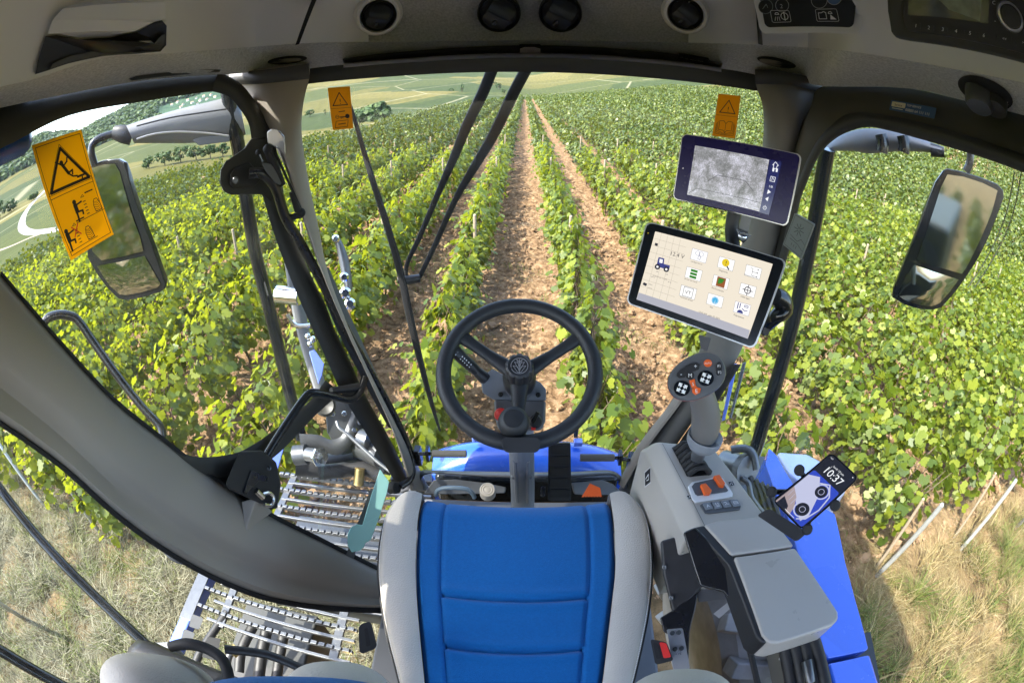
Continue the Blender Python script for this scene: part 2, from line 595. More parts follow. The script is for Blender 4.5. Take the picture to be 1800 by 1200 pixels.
def ground_mat():
    m = bpy.data.materials.new('ground')
    m.use_nodes = True
    nt = m.node_tree
    N, L = nt.nodes.new, nt.links.new
    b = nt.nodes['Principled BSDF']
    b.inputs['Roughness'].default_value = 0.95
    b.inputs['Specular IOR Level'].default_value = 0.1
    tc = N('ShaderNodeTexCoord')
    def noise(scale, detail=6, vec=None, rough=.6):
        n = N('ShaderNodeTexNoise'); n.inputs['Scale'].default_value = scale; n.inputs['Detail'].default_value = detail; n.inputs['Roughness'].default_value = rough
        L(vec or tc.outputs['Object'], n.inputs['Vector']); return n
    def ramp(fac, stops):
        r = N('ShaderNodeValToRGB')
        while len(r.color_ramp.elements) < len(stops): r.color_ramp.elements.new(0.5)
        for e, (p, c) in zip(r.color_ramp.elements, stops): e.position = p; e.color = (*c, 1)
        L(fac, r.inputs[0]); return r
    def mixc(f, a, c):
        x = N('ShaderNodeMix'); x.data_type = 'RGBA'; L(f, x.inputs['Factor']); L(a, x.inputs['A']); L(c, x.inputs['B']); return x.outputs['Result']
    soil = ramp(noise(9, 10, rough=.7).outputs['Fac'], [(0.33, (0.05, 0.028, 0.014)), (0.5, (0.18, 0.112, 0.06)), (0.68, (0.36, 0.25, 0.15))])
    litter = ramp(noise(40, 6).outputs['Fac'], [(0.62, (0, 0, 0)), (0.68, (1, 1, 1))])
    strawc = ramp(noise(70, 4).outputs['Fac'], [(0.3, (0.30, 0.23, 0.11)), (0.7, (0.46, 0.38, 0.22))])
    soil2 = mixc(litter.outputs[0], soil.outputs[0], strawc.outputs[0])
    hd = ramp(noise(2.2, 8).outputs['Fac'], [(0.33, (0.06, 0.043, 0.02)), (0.5, (0.20, 0.135, 0.068)), (0.67, (0.31, 0.215, 0.115))])
    at = N('ShaderNodeAttribute'); at.attribute_name = 'zones'
    sep = N('ShaderNodeSeparateColor'); L(at.outputs['Color'], sep.inputs[0])
    near = mixc(sep.outputs['Blue'], soil2, hd.outputs[0])
    # far fields: a patchwork of plots with thin pale tracks between them
    mp = N('ShaderNodeMapping'); mp.inputs['Scale'].default_value = (0.0085, 0.0075, 0); mp.inputs['Rotation'].default_value = (0, 0, R(16)); L(tc.outputs['Object'], mp.inputs['Vector'])
    vo = N('ShaderNodeTexVoronoi'); vo.distance = 'CHEBYCHEV'; vo.inputs['Scale'].default_value = 1.0; vo.inputs['Randomness'].default_value = 0.75; L(mp.outputs[0], vo.inputs['Vector'])
    sepc = N('ShaderNodeSeparateColor'); L(vo.outputs['Color'], sepc.inputs[0])
    plots = ramp(sepc.outputs['Red'], [(0.0, (0.030, 0.042, 0.010)), (0.25, (0.045, 0.054, 0.013)), (0.45, (0.078, 0.072, 0.018)), (0.72, (0.100, 0.087, 0.024)), (0.9, (0.037, 0.048, 0.012))])
    plots.color_ramp.interpolation = 'CONSTANT'
    v2 = N('ShaderNodeTexVoronoi'); v2.feature = 'DISTANCE_TO_EDGE'; v2.inputs['Randomness'].default_value = 0.75; v2.inputs['Scale'].default_value = 0.7; L(mp.outputs[0], v2.inputs['Vector'])
    tr = ramp(v2.outputs['Distance'], [(0.004, (.6, .6, .6)), (0.009, (0, 0, 0))])
    pale = N('ShaderNodeRGB'); pale.outputs[0].default_value = (0.22, 0.20, 0.13, 1)
    fl = mixc(tr.outputs[0], plots.outputs[0], pale.outputs[0])
    mp2 = N('ShaderNodeMapping'); mp2.inputs['Scale'].default_value = (0.35, 0.05, 0); mp2.inputs['Rotation'].default_value = (0, 0, R(30)); L(tc.outputs['Object'], mp2.inputs['Vector'])
    rowsn = noise(1.0, 3, mp2.outputs[0])
    dk = ramp(rowsn.outputs['Fac'], [(0.35, (0.72, 0.75, 0.7)), (0.65, (1.1, 1.08, 1.05))])
    mul = N('ShaderNodeMix'); mul.data_type = 'RGBA'; mul.blend_type = 'MULTIPLY'; mul.inputs['Factor'].default_value = 1; L(fl, mul.inputs['A']); L(dk.outputs[0], mul.inputs['B'])
    wood = ramp(noise(0.05, 8).outputs['Fac'], [(0.35, (0.016, 0.034, 0.020)), (0.65, (0.045, 0.085, 0.04))])
    farc = mixc(sep.outputs['Green'], mul.outputs['Result'], wood.outputs[0])
    fin = mixc(sep.outputs['Red'], near, farc)
    L(fin, b.inputs['Base Color'])
    bn = noise(28, 10, rough=.75)
    bp = N('ShaderNodeBump'); bp.inputs['Strength'].default_value = 0.9; bp.inputs['Distance'].default_value = 0.05
    L(bn.outputs['Fac'], bp.inputs['Height']); L(bp.outputs['Normal'], b.inputs['Normal'])
    return m
me.materials.append(ground_mat())
go = bpy.data.objects.new('ground', me)
COL.objects.link(go)
tag(go, 'sandy vineyard soil with clods running out to green hillside fields', 'ground', kind='structure')

# ------------------------------------------------------------------ leaf materials
def leaf_mat(name, c0, c1, c2, trans=(0.30, 0.42, 0.03), tw=0.38, rough=0.45):
    m = bpy.data.materials.new(name)
    m.use_nodes = True
    nt = m.node_tree
    nt.nodes.clear()
    N, L = nt.nodes.new, nt.links.new
    out = N('ShaderNodeOutputMaterial')
    ge = N('ShaderNodeNewGeometry')
    rp = N('ShaderNodeValToRGB')
    rp.color_ramp.elements.new(0.5)
    for e, (p, c) in zip(rp.color_ramp.elements, [(0.05, c0), (0.55, c1), (0.97, c2)]): e.position = p; e.color = (*c, 1)
    L(ge.outputs['Random Per Island'], rp.inputs[0])
    pb = N('ShaderNodeBsdfPrincipled')
    pb.inputs['Roughness'].default_value = rough
    pb.inputs['Specular IOR Level'].default_value = 0.35
    L(rp.outputs[0], pb.inputs['Base Color'])
    tl = N('ShaderNodeBsdfTranslucent')
    mx = N('ShaderNodeMix'); mx.data_type = 'RGBA'; mx.blend_type = 'MULTIPLY'; mx.inputs['Factor'].default_value = 0.0
    mx.inputs['A'].default_value = (*trans, 1)
    L(rp.outputs[0], mx.inputs['B'])
    L(mx.outputs['Result'], tl.inputs[0])
    ms = N('ShaderNodeMixShader'); ms.inputs[0].default_value = tw
    L(pb.outputs[0], ms.inputs[1]); L(tl.outputs[0], ms.inputs[2]); L(ms.outputs[0], out.inputs[0])
    MATS[name] = m
    return m
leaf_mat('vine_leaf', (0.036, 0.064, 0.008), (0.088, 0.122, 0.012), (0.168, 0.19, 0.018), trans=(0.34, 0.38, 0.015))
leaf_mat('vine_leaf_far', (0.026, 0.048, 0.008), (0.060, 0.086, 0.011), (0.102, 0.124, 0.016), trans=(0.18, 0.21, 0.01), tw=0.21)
leaf_mat('tree_leaf', (0.022, 0.045, 0.012), (0.04, 0.075, 0.018), (0.065, 0.105, 0.026), trans=(0.08, 0.13, 0.02), tw=0.2, rough=0.7)
leaf_mat('straw', (0.13, 0.095, 0.03), (0.25, 0.19, 0.08), (0.38, 0.31, 0.16), trans=(0.2, 0.16, 0.06), tw=0.2, rough=0.8)
leaf_mat('dry_grass', (0.09, 0.085, 0.045), (0.18, 0.17, 0.105), (0.33, 0.315, 0.22), trans=(0.14, 0.13, 0.07), tw=0.2, rough=0.8)
leaf_mat('green_grass', (0.045, 0.07, 0.010), (0.09, 0.12, 0.018), (0.17, 0.19, 0.04), trans=(0.14, 0.17, 0.02), tw=0.25, rough=0.6)
mat('vine_bark', (0.10, 0.07, 0.045), 0.9, var=0.4, vscale=60, bump=0.8, bscale=120)
mat('post_wood', (0.24, 0.19, 0.13), 0.85, var=0.35, vscale=40, bump=0.4, bscale=160)
mat('post_metal', (0.42, 0.42, 0.40), 0.45, metal=0.6, var=0.25, vscale=30)

LEAF = [(0, -.06), (.20, -.26), (.44, -.20), (.46, .04), (.56, .22), (.42, .32), (.32, .50), (.15, .50), (0, .70),
        (-.15, .50), (-.32, .50), (-.42, .32), (-.56, .22), (-.46, .04), (-.44, -.20), (-.20, -.26)]
LEAF = np.array(LEAF)
LEAF5 = np.array([(0, -.15), (.48, -.12), (.44, .34), (0, .72), (-.44, .34), (-.48, -.12)])

def leaf_cloud(pos, nrm, size, outline, r_, cup=0.16, down=0.6):
    """Many leaves as one vertex array: pos (n,3), nrm (n,3), size (n,)."""
    n = len(pos)
    nrm = nrm / np.linalg.norm(nrm, axis=1, keepdims=True)
    tip = np.stack([r_.normal(0, .7, n), r_.normal(0, .7, n), -down * np.ones(n)], 1)
    tip -= nrm * (tip * nrm).sum(1, keepdims=True)
    tip /= np.linalg.norm(tip, axis=1, keepdims=True) + 1e-9
    side = np.cross(nrm, tip)
    k = len(outline)
    ox, oy = outline[:, 0], outline[:, 1]
    fold = -cup * (np.abs(ox) + 0.35 * np.abs(oy - .2))
    curl = r_.uniform(-.6, 2.2, n)
    droop = r_.uniform(0, .5, n)[:, None] * (oy[None, :] - .1) ** 2 * 1.2
    w = pos[:, None, :] + size[:, None, None] * (side[:, None, :] * ox[None, :, None] + tip[:, None, :] * oy[None, :, None] + nrm[:, None, :] * (fold[None, :] * curl[:, None] - droop)[:, :, None])
    return w.reshape(-1, 3), k

def fan_mesh(name, verts, k, m, center=None):
    n = len(verts) // k
    me = bpy.data.meshes.new(name)
    me.vertices.add(len(verts)); me.vertices.foreach_set('co', np.asarray(verts, np.float32).ravel())
    me.loops.add(n * k); me.loops.foreach_set('vertex_index', np.arange(n * k))
    me.polygons.add(n); me.polygons.foreach_set('loop_start', np.arange(0, n * k, k)); me.polygons.foreach_set('loop_total', np.full(n, k))
    me.materials.append(MATS[m])
    me.update(); me.validate()
    return me

def vine_leaves(r_, n, L=1.05, size=(.05, .145), w=0.21):
    y = r_.uniform(-L / 2, L / 2, n)
    z = np.clip(r_.normal(.76, .25, n), .2, 1.32)
    ww = w * (0.75 + 0.5 * np.sin(y * 5 + r_.uniform(0, 6)) * .5) * np.clip(1.25 - np.abs(z - .75) * .8, .4, 1.2)
    s = np.sign(r_.uniform(-1, 1, n))
    x = s * ww * r_.uniform(.3, 1.0, n) ** .5
    wild = r_.random(n) < .10
    x = np.where(wild, x * r_.uniform(1.2, 2.2, n), x)
    nr = np.stack([s * r_.uniform(.3, 1.2, n), r_.normal(0, .45, n), r_.normal(.62, .55, n)], 1)
    return np.stack([x, y, z], 1), nr, r_.uniform(*size, n)

S = 1.5
ROW0 = 0.70
def row_x(k): return ROW0 + S * k        # k = 0 is the first row right of the central soil strip

# ------------------------------------------------------------------ near vines, each a plant of its own
protos = []
for i in range(14):
    r_ = np.random.default_rng(100 + i)
    wide = i >= 5
    p_, n_, s_ = vine_leaves(r_, 520 if wide else 400, w=.33 if wide else .2)
    # a few long shoots hanging out sideways or standing up
    for _ in range(6):
        a = r_.uniform(-.45, .45); sd = r_.choice([-1, 1])
        base = np.array([sd * .12, a, r_.uniform(.7, 1.15)])
        d_ = np.array([sd * r_.uniform(.1, .9), r_.normal(0, .4), r_.uniform(.1, .9)])
        t = np.linspace(.1, .45, 6)
        q = base + t[:, None] * d_
        q[:, 2] -= t * t * 1.1
        p_ = np.vstack([p_, q]); n_ = np.vstack([n_, np.tile([sd * .5, 0, .9], (6, 1)) + r_.normal(0, .35, (6, 3))]); s_ = np.concatenate([s_, np.linspace(.10, .06, 6)])
    v_, k_ = leaf_cloud(p_, n_, s_, LEAF, r_)
    fm = fan_mesh('foliage', v_, k_, 'vine_leaf')
    mb = MB()
    rr2 = random.Random(i)
    tp = [Vector((rr2.uniform(-.03, .03), rr2.uniform(-.03, .03), z)) for z in (-.1, .12, .28, .42)]
    mb.tube(tp, [.024, .021, .019, .014], 7)
    for _ in range(7):
        y1 = rr2.uniform(-.45, .45)
        mb.tube([tp[-1] - Vector((0, 0, .04)), Vector((rr2.uniform(-.05, .05), y1 * .6, .5)), Vector((rr2.uniform(-.1, .1), y1, .85)), Vector((rr2.uniform(-.15, .15), y1 * 1.1, 1.12))], [.011, .008, .006, .003], 5)
    tm = bpy.data.meshes.new('trunk')
    tm.from_pydata(mb.v, [], mb.f)
    tm.materials.append(MATS['vine_bark'])
    protos.append((fm, tm))

cands = []
for k in range(-24, 84):
    x0 = row_x(k)
    y0 = 1.75 + (0.5 if k >= 0 else 0.15)
    for j in range(0, 130):
        y = y0 + j * 1.0 + 0.2 * math.sin(k * 3.1)
        d = math.hypot(x0, y)
        if d > edge_r(x0, y) - 0.8 or abs(math.atan2(x0, y)) > R(84): continue
        if k > 26 and (j % 2 or d > 118): continue
        cands.append((d, k, x0, y))
cands.sort()
ORD = ['first', 'second', 'third', 'fourth', 'fifth', 'sixth', 'seventh', 'eighth', 'ninth', 'tenth', 'eleventh', 'twelfth', 'thirteenth', 'fourteenth']
def row_words(k):
    return f"{ORD[k] if k >= 0 else ORD[-k - 1]} row {'right' if k >= 0 else 'left'} of the central soil strip"
for d, k, x0, y in cands[:300]:
    fm, tm = protos[random.randrange(5) if k in (-1, 0, 1) else random.randrange(5, 14)]
    o = thing('grapevine', (x0 + random.uniform(-.05, .05), y, h1(x0, y)), f"leafy green grapevine in the {row_words(k)}", 'grapevine', f"grapevines in the {row_words(k)}")
    o.rotation_euler = (random.uniform(-.05, .05), random.uniform(-.05, .05), random.choice([0, math.pi]) + random.uniform(-.12, .12))
    q = random.uniform(.88, 1.08)
    o.scale = (q * random.uniform(.9, 1.1), q, q)
    f_ = bpy.data.objects.new('foliage', fm); COL.objects.link(f_); f_.parent = o
    t_ = bpy.data.objects.new('trunk', tm); COL.objects.link(t_); t_.parent = o

# ------------------------------------------------------------------ the rest of the rows as one mass
allv = []
r_ = np.random.default_rng(5)
for d, k, x0, y in cands[300:]:
    n = 150 if d < 22 else (95 if d < 34 else (55 if d < 55 else 34))
    sz = (.10, .16) if d < 22 else ((.13, .19) if d < 34 else ((.17, .25) if d < 55 else (.24, .34)))
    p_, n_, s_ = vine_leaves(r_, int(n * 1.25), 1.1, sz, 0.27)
    p_ = p_ * np.array([1, 1, r_.uniform(.9, 1.08)]) + np.array([x0, y, h1(x0, y)])
    v_, k_ = leaf_cloud(p_, n_, s_, LEAF5, r_)
    allv.append(v_)
# the block behind the machine, seen only in the mirrors
for k in range(-22, 20):
    for j in range(0, 24):
        x0, y = row_x(k) - 2, -2.8 - j * 1.3
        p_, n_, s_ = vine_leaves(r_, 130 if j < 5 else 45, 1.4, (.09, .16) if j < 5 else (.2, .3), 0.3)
        v_, k_ = leaf_cloud(p_ + np.array([x0, y, h1(x0, y)]), n_, s_, LEAF5, r_)
        allv.append(v_)
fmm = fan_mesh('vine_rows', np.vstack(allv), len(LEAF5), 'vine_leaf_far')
fo = bpy.data.objects.new('vine_rows', fmm)
COL.objects.link(fo)
tag(fo, 'many long rows of trained grapevines running away to the crest', 'vine rows', kind='stuff')

# ------------------------------------------------------------------ grass and straw on the headland
def two_quads(b, mid, tip, sd):
    return np.stack([b - sd, b + sd, mid + sd * .8, mid - sd * .8, mid - sd * .8, mid + sd * .8, tip + sd * .12, tip - sd * .12], 1).reshape(-1, 3)
def blades(n, xr, yr, ln, wd, lie, seed, dens=None):
    r_ = np.random.default_rng(seed)
    x, y = r_.uniform(*xr, n * 2), r_.uniform(*yr, n * 2)
    if dens is not None:
        keep = r_.random(n * 2) < dens(x, y)
        x, y = x[keep], y[keep]
    x, y = x[:n], y[:n]
    n = len(x)
    z = height(x, y) - .01
    a = vnoise(x, y, .7, seed + 50) * 9.0 + r_.normal(0, .55, n)
    el = np.abs(r_.normal(lie, .3, n))
    l = r_.uniform(*ln, n)
    d1 = np.stack([np.cos(a) * np.cos(el), np.sin(a) * np.cos(el), np.sin(el)], 1)
    sd = np.stack([-np.sin(a), np.cos(a), np.zeros(n)], 1) * (wd * r_.uniform(.6, 1.4, n))[:, None]
    b = np.stack([x, y, z + r_.uniform(0, .05, n)], 1)
    mid = b + d1 * (l * .55)[:, None]
    e2 = el - r_.uniform(.2, .9, n)
    d2 = np.stack([np.cos(a) * np.cos(e2), np.sin(a) * np.cos(e2), np.sin(e2)], 1)
    tip = mid + d2 * (l * .45)[:, None]
    tip[:, 2] = np.maximum(tip[:, 2], z + .01)
    return two_quads(b, mid, tip, sd)
def patchy(s, lo, hi, seed):
    return lambda x, y: sstep((vnoise(x, y, s, seed) - lo) / (hi - lo))
def tufts(n, xr, yr, nb, ln, wd, seed, spread=.05):
    r_ = np.random.default_rng(seed)
    cx, cy = np.repeat(r_.uniform(*xr, n), nb), np.repeat(r_.uniform(*yr, n), nb)
    sc_ = np.repeat(r_.uniform(.55, 1.25, n), nb)
    m = n * nb
    a = r_.uniform(0, 2 * np.pi, m)
    q = np.abs(r_.normal(0, spread, m)) * sc_
    x, y = cx + q * np.cos(a), cy + q * np.sin(a)
    z = height(x, y) - .01
    l = r_.uniform(*ln, m) * sc_
    e1, e2 = r_.uniform(.75, 1.3, m), r_.uniform(-.1, .75, m)
    dirs = lambda e: np.stack([np.cos(a) * np.cos(e), np.sin(a) * np.cos(e), np.sin(e)], 1)
    sd = np.stack([-np.sin(a), np.cos(a), np.zeros(m)], 1) * (wd * r_.uniform(.6, 1.4, m))[:, None]
    b = np.stack([x, y, z], 1)
    mid = b + dirs(e1) * (l * .5)[:, None]
    return two_quads(b, mid, mid + dirs(e2) * (l * .5)[:, None], sd)
dry = np.vstack([tufts(560, (-8, -.9), (-1.2, 1.9), 46, (.16, .38), .0028, 41, .07),

    blades(30000, (-8.5, -.9), (-1.2, 2.1), (.16, .42), .0016, .10, 21, lambda x, y: .35 + .65 * patchy(.6, .2, .5, 31)(x, y)),
    blades(9000, (-3.5, 5), (2.0, 12), (.05, .14), .0025, .1, 24, patchy(.5, .45, .75, 33))])
straw = np.vstack([blades(13000, (1.3, 7.5), (-1.2, 2.0), (.14, .42), .0015, .10, 22, patchy(.7, .36, .62, 32)), tufts(230, (1.3, 7.0), (-1.2, 1.6), 44, (.16, .40), .0028, 42, .07)])
grn = np.vstack([
    tufts(190, (-7.5, -.9), (-1.2, 1.8), 60, (.16, .36), .0030, 43, .07),
    tufts(140, (1.4, 6.5), (-1.2, 1.5), 70, (.18, .40), .0030, 44, .08),
    blades(3500, (-4, 5), (2.0, 9), (.06, .2), .005, .9, 27, patchy(.4, .6, .75, 36))])
for nm, vv, mm, lb in (('straw_grass', straw, 'straw', 'golden straw coloured grass on the sandy ground right of the machine'), ('dry_grass', dry, 'dry_grass', 'greyish dry mown grass lying left of the machine'), ('green_grass', grn, 'green_grass', 'tufts of fresh green grass growing on the headland')):
    o = bpy.data.objects.new(nm, fan_mesh(nm, vv, 4, mm))
    COL.objects.link(o)
    tag(o, lb, 'grass', kind='stuff')

# clods and stones lying on the tilled strips
r_ = np.random.default_rng(91)
ico = MB().ball((0, 0, 0), 1.0, 4)
iv = np.array([tuple(p) for p in ico.v]); iff = ico.f
nc = 7500
cx_, cy_ = r_.uniform(-5.5, 6.5, nc), 1.7 + 13.5 * r_.random(nc) ** 1.6
cs_z = r_.uniform(.008, .030, nc) * (1 + 1.4 * (r_.random(nc) < .08))
cz_ = height(cx_, cy_)
vv = iv[None] * (cs_z[:, None, None] * r_.uniform(.6, 1.4, (nc, 1, 3))) * r_.uniform(.75, 1.25, (nc, len(iv), 1)) + np.stack([cx_, cy_, cz_], 1)[:, None, :]
vv[:, :, 2] += .02
mec = bpy.data.meshes.new('soil_clods')
mec.from_pydata(vv.reshape(-1, 3).tolist(), [], [tuple(i + q * len(iv) for i in f) for q in range(nc) for f in iff])
mat('clod_soil', (0.23, 0.15, 0.088), 0.95, var=.45, vscale=9, bump=.8, bscale=60, spec=.1)
mec.materials.append(MATS['clod_soil'])
oc = bpy.data.objects.new('soil_clods', mec)
COL.objects.link(oc)
tag(oc, 'reddish clods and pebbles strewn between the vine rows', 'soil clods', kind='stuff')

# ------------------------------------------------------------------ trellis posts
def post(a, b, rad, m, label, group=None):
    mb = MB()
    mb.tube([a, Vector(a).lerp(Vector(b), .5), b], [rad, rad, rad * .95], 9)
    mb.ball(Vector(b), rad * 1.02, 5)
    o = mb.build('trellis_post', m)
    return tag(o, label, 'post', group)
gp = 'leaning posts at the row ends'
for (bx, by), (tx, ty), m, lb in [((1540, 1012), (1655, 888), 'post_metal', 'leaning silver end post beside the blue side panel'),
                                  ((1686, 968), (1785, 845), 'post_metal', 'leaning silver end post in the middle of the sandy strip'),
                                  ((1782, 930), (1850, 862), 'post_metal', 'leaning silver end post farthest from the blue side panel')]:
    b0 = P(bx, by, z=G0 - .02); t0 = P(tx, ty, z=G0 + 1.0)
    post(b0, t0, .026, m, lb, gp)
for (bx, by), (tx, ty), lb in [((1537, 1000), (1532, 915), 'thin upright brown stake at the nearest right hand row'), ((1676, 945), (1668, 870), 'thin upright brown stake at the second right hand row')]:
    b0 = P(bx, by, z=G0 - .02)
    post(b0, b0 + Vector((0, 0.05, .95)), .017, 'post_wood', lb)
for (bx, by), (tx, ty), m, lb in [((82, 893), (0, 782), 'post_metal', 'leaning grey end post farthest along the left hand rows'),
                                  ((181, 942), (118, 852), 'post_metal', 'leaning grey end post between the straw and the cab pillar'),
                                  ((342, 1000), (265, 925), 'post_metal', 'leaning grey end post just outside the rear platform'),
                                  ((45, 1088), (-30, 1040), 'post_metal', 'short grey end post low in the straw')]:
    b0 = P(bx, by, z=G0 - .02); t0 = P(tx, ty, z=G0 + .9)
    post(b0, t0, .026, m, lb, gp)
# wooden posts inside the rows, every few metres
mbp = None
for k in range(-7, 9):
    for j, y in enumerate((7.2, 13.2, 19.2)):
        x0 = row_x(k)
        if y > edge_r(x0, y) - 2: continue
        z0 = h1(x0, y)
        post(Vector((x0, y, z0 - .1)), Vector((x0 + .03, y, z0 + 1.35)), .028, 'post_wood', f"weathered wooden post standing in the {row_words(k)}", f"wooden posts in the {row_words(k)}")

# ------------------------------------------------------------------ field track, trees, hamlet and woods beyond the crest
trk = MB()
def track(pts, w):
    c = [Pg(a, b) for a, b in pts]
    c, _ = spline(c, 6)
    rows = []
    for i, p in enumerate(c):
        t = (c[min(i + 1, len(c) - 1)] - c[max(i - 1, 0)]); t.z = 0; t.normalize()
        e = Vector((-t.y, t.x, 0)) * w / 2
        row = []
        for q in (-1, -.5, 0, .5, 1):
            g = p + e * q
            row.append(Vector((g.x, g.y, h1(g.x, g.y) + .06 - .03 * abs(q))))
        rows.append(row)
    return rows
trk.grid(track([(-60, 455), (0, 440), (60, 415), (105, 400)], 2.0))
o = trk.build('field_track', mat('track_gravel', (0.20, 0.155, 0.10), 0.95, var=.3, vscale=3))
tag(o, 'pale field track skirting the vine block', 'track', kind='structure')
road = MB()
road.grid(track([(130, 398), (90, 405), (50, 408), (38, 396), (44, 375), (58, 356), (76, 338), (95, 318)], 3.6))
o = road.build('road', mat('road_gravel', (0.20, 0.19, 0.17), 0.95, var=.15, vscale=3))
tag(o, 'pale winding gravel road looping between the vineyards', 'road', kind='structure')

def tree(base, ht, wd, label, group=None, seed=0, n=420, name='tree'):
    r_ = np.random.default_rng(seed)
    o = thing(name, base, label, 'tree' if name == 'tree' else 'bush', group)
    mb = MB()
    mb.tube([base, base + Vector((0.02 * ht, 0, ht * .3)), base + Vector((0, .02 * ht, ht * .62))], [ht * .035, ht * .028, ht * .012], 7)
    for a in range(5):
        q = a * 1.26
        mb.tube([base + Vector((0, 0, ht * .28)), base + Vector((math.cos(q) * wd * .22, math.sin(q) * wd * .22, ht * .6))], [ht * .018, ht * .006], 5)
    mb.build('trunk', 'vine_bark', o)
    cl = r_.normal(0, 1, (14, 3)); cl /= np.linalg.norm(cl, axis=1, keepdims=True)
    cl *= r_.uniform(.45, .9, (14, 1))
    ci = r_.integers(0, 14, n)
    q = r_.normal(0, 1, (n, 3)); q /= np.linalg.norm(q, axis=1, keepdims=True)
    pt = cl[ci] + q * r_.uniform(.18, .42, (n, 1))
    pos = np.array(base) + pt * np.array([wd * .42, wd * .42, ht * .40]) + np.array([0, 0, ht * .58])
    v_, k_ = leaf_cloud(pos, q + np.array([0, 0, .4]), r_.uniform(.06, .12, n) * wd, LEAF5, r_)
    v_ = v_ - np.array(base)
    c = bpy.data.objects.new('crown', fan_mesh('crown', v_, k_, 'tree_leaf'))
    COL.objects.link(c); c.parent = o
    return o
def tree_px(px, py, wpx, hpx, label, group=None, seed=0, name='tree', n=420):
    b = Pg(px, py)
    k = b.length / F
    tree(b, hpx * k, wpx * k, label, group, seed, n, name)
tree_px(660, 224, 74, 48, 'wide round dark green tree just beyond the crest beside the wiper blade', seed=1, n=1100)
tree_px(632, 222, 24, 32, 'small dark bush tucked left of the wide round tree', seed=2, name='bush')
tree_px(793, 163, 13, 9, 'tiny round bush left of the lone field tree', seed=3, name='bush', n=160)
tree_px(812, 162, 14, 16, 'lone small tree standing in the pale valley field', seed=4, n=220)
tree_px(868, 150, 16, 11, 'dark bush at the top of the hedge line between the wiper arms', seed=5, name='bush', n=220)
tree_px(877, 158, 18, 13, 'dark bush in the middle of the hedge line between the wiper arms', seed=6, name='bush', n=220)
tree_px(886, 166, 14, 14, 'dark bush at the foot of the hedge line between the wiper arms', seed=7, name='bush', n=220)
tree_px(545, 206, 22, 15, 'dark bush beside the left windscreen pillar', seed=8, name='bush', n=260)
tree_px(572, 203, 9, 12, 'little round tree near the orange key sticker', seed=9, n=160)
gb = 'bushes lining the valley beyond the vines'
for i, (a, b, w, h) in enumerate([(262, 296, 36, 22), (290, 291, 40, 28), (318, 286, 42, 30), (345, 283, 40, 30), (370, 279, 40, 28), (392, 276, 36, 26), (20, 372, 40, 20), (60, 352, 34, 14), (0, 385, 40, 28)]):
    tree_px(a, b, w, h, 'round green bush in the thicket line beyond the vines', gb, seed=20 + i, name='bush', n=360)
# woods on the ridge: one mass
r_ = np.random.default_rng(77)
wv = []
_hp = [Pg(a, b) for a, b in ((302, 186), (338, 180), (371, 168), (347, 184), (318, 190))]
_haz = [math.atan2(p.x, p.y) for p in _hp]
_hr = max(math.hypot(p.x, p.y) for p in _hp)
for i in range(5200):
    az = -r_.uniform(R(27), R(80)); rad = r_.uniform(760, 1750)
    x, y = rad * math.sin(az), rad * math.cos(az)
    if vnoise(np.array([x]), np.array([y]), 260, 9)[0] * 260 - 130 + 860 > rad: continue
    if min(_haz) - .03 < math.atan2(x, y) < max(_haz) + .03 and rad < _hr + 70: continue
    n = 12
    hh = r_.uniform(12, 20)
    q = r_.normal(0, 1, (n, 3)); q /= np.linalg.norm(q, axis=1, keepdims=True)
    pos = q * np.array([6, 6, hh * .45]) + np.array([x, y, h1(x, y) + hh * .5])
    v_, k_ = leaf_cloud(pos, q + np.array([0, 0, .5]), r_.uniform(6, 10, n), LEAF5, r_)
    wv.append(v_)
wo = bpy.data.objects.new('ridge_woods', fan_mesh('ridge_woods', np.vstack(wv), len(LEAF5), 'tree_leaf'))
COL.objects.link(wo)
tag(wo, 'dark wooded ridge along the top of the far hill', 'woods', kind='stuff')
# hamlet
mat('house_wall', (0.66, 0.60, 0.50), 0.9)
mat('house_roof', (0.42, 0.24, 0.16), 0.9)
mat('house_window', (0.05, 0.05, 0.06), 0.3)
hp = [(302, 186), (312, 181), (322, 185), (330, 178), (338, 182), (345, 174), (352, 178), (358, 171), (364, 176), (371, 168), (378, 172), (318, 190), (347, 184)]
for i, (a, b) in enumerate(hp):
    p = Pg(a, b)
    k = p.length / F
    w, dp, hh = 4.6 * k, 3.6 * k, 2.2 * k
    ang = 0.7 + i * .9
    u = Vector((math.cos(ang), math.sin(ang), 0)); v = Vector((-u.y, u.x, 0)); z = Vector((0, 0, 1))
    o = thing('village_house', p, 'small pale house with a brown roof in the hillside hamlet', 'house', 'houses of the hillside hamlet')
    wl = MB().box(p + z * (hh / 2 - .5 * k), (w, dp, hh + k), u, v).build('wall', 'house_wall', o)
    rf = MB()
    e = [p + u * (sx * w * .54) + v * (sy * dp * .58) + z * hh for sx in (-1, 1) for sy in (-1, 1)]
    rg = [p + u * (sx * w * .54) + z * (hh + dp * .42) for sx in (-1, 1)]
    rf.add([e[0], e[1], e[2], e[3], rg[0], rg[1]], [(0, 2, 5, 4), (1, 4, 5, 3), (0, 4, 1), (2, 3, 5), (0, 1, 3, 2)])
    rf.build('roof', 'house_roof', o, smooth=False)
# ================================================================== CAB SHELL
cab = thing('harvester_cab', (0, 0.3, -1.45), 'grey and black harvester cab shell with roof lining, pillars and large curved glass', 'cab')

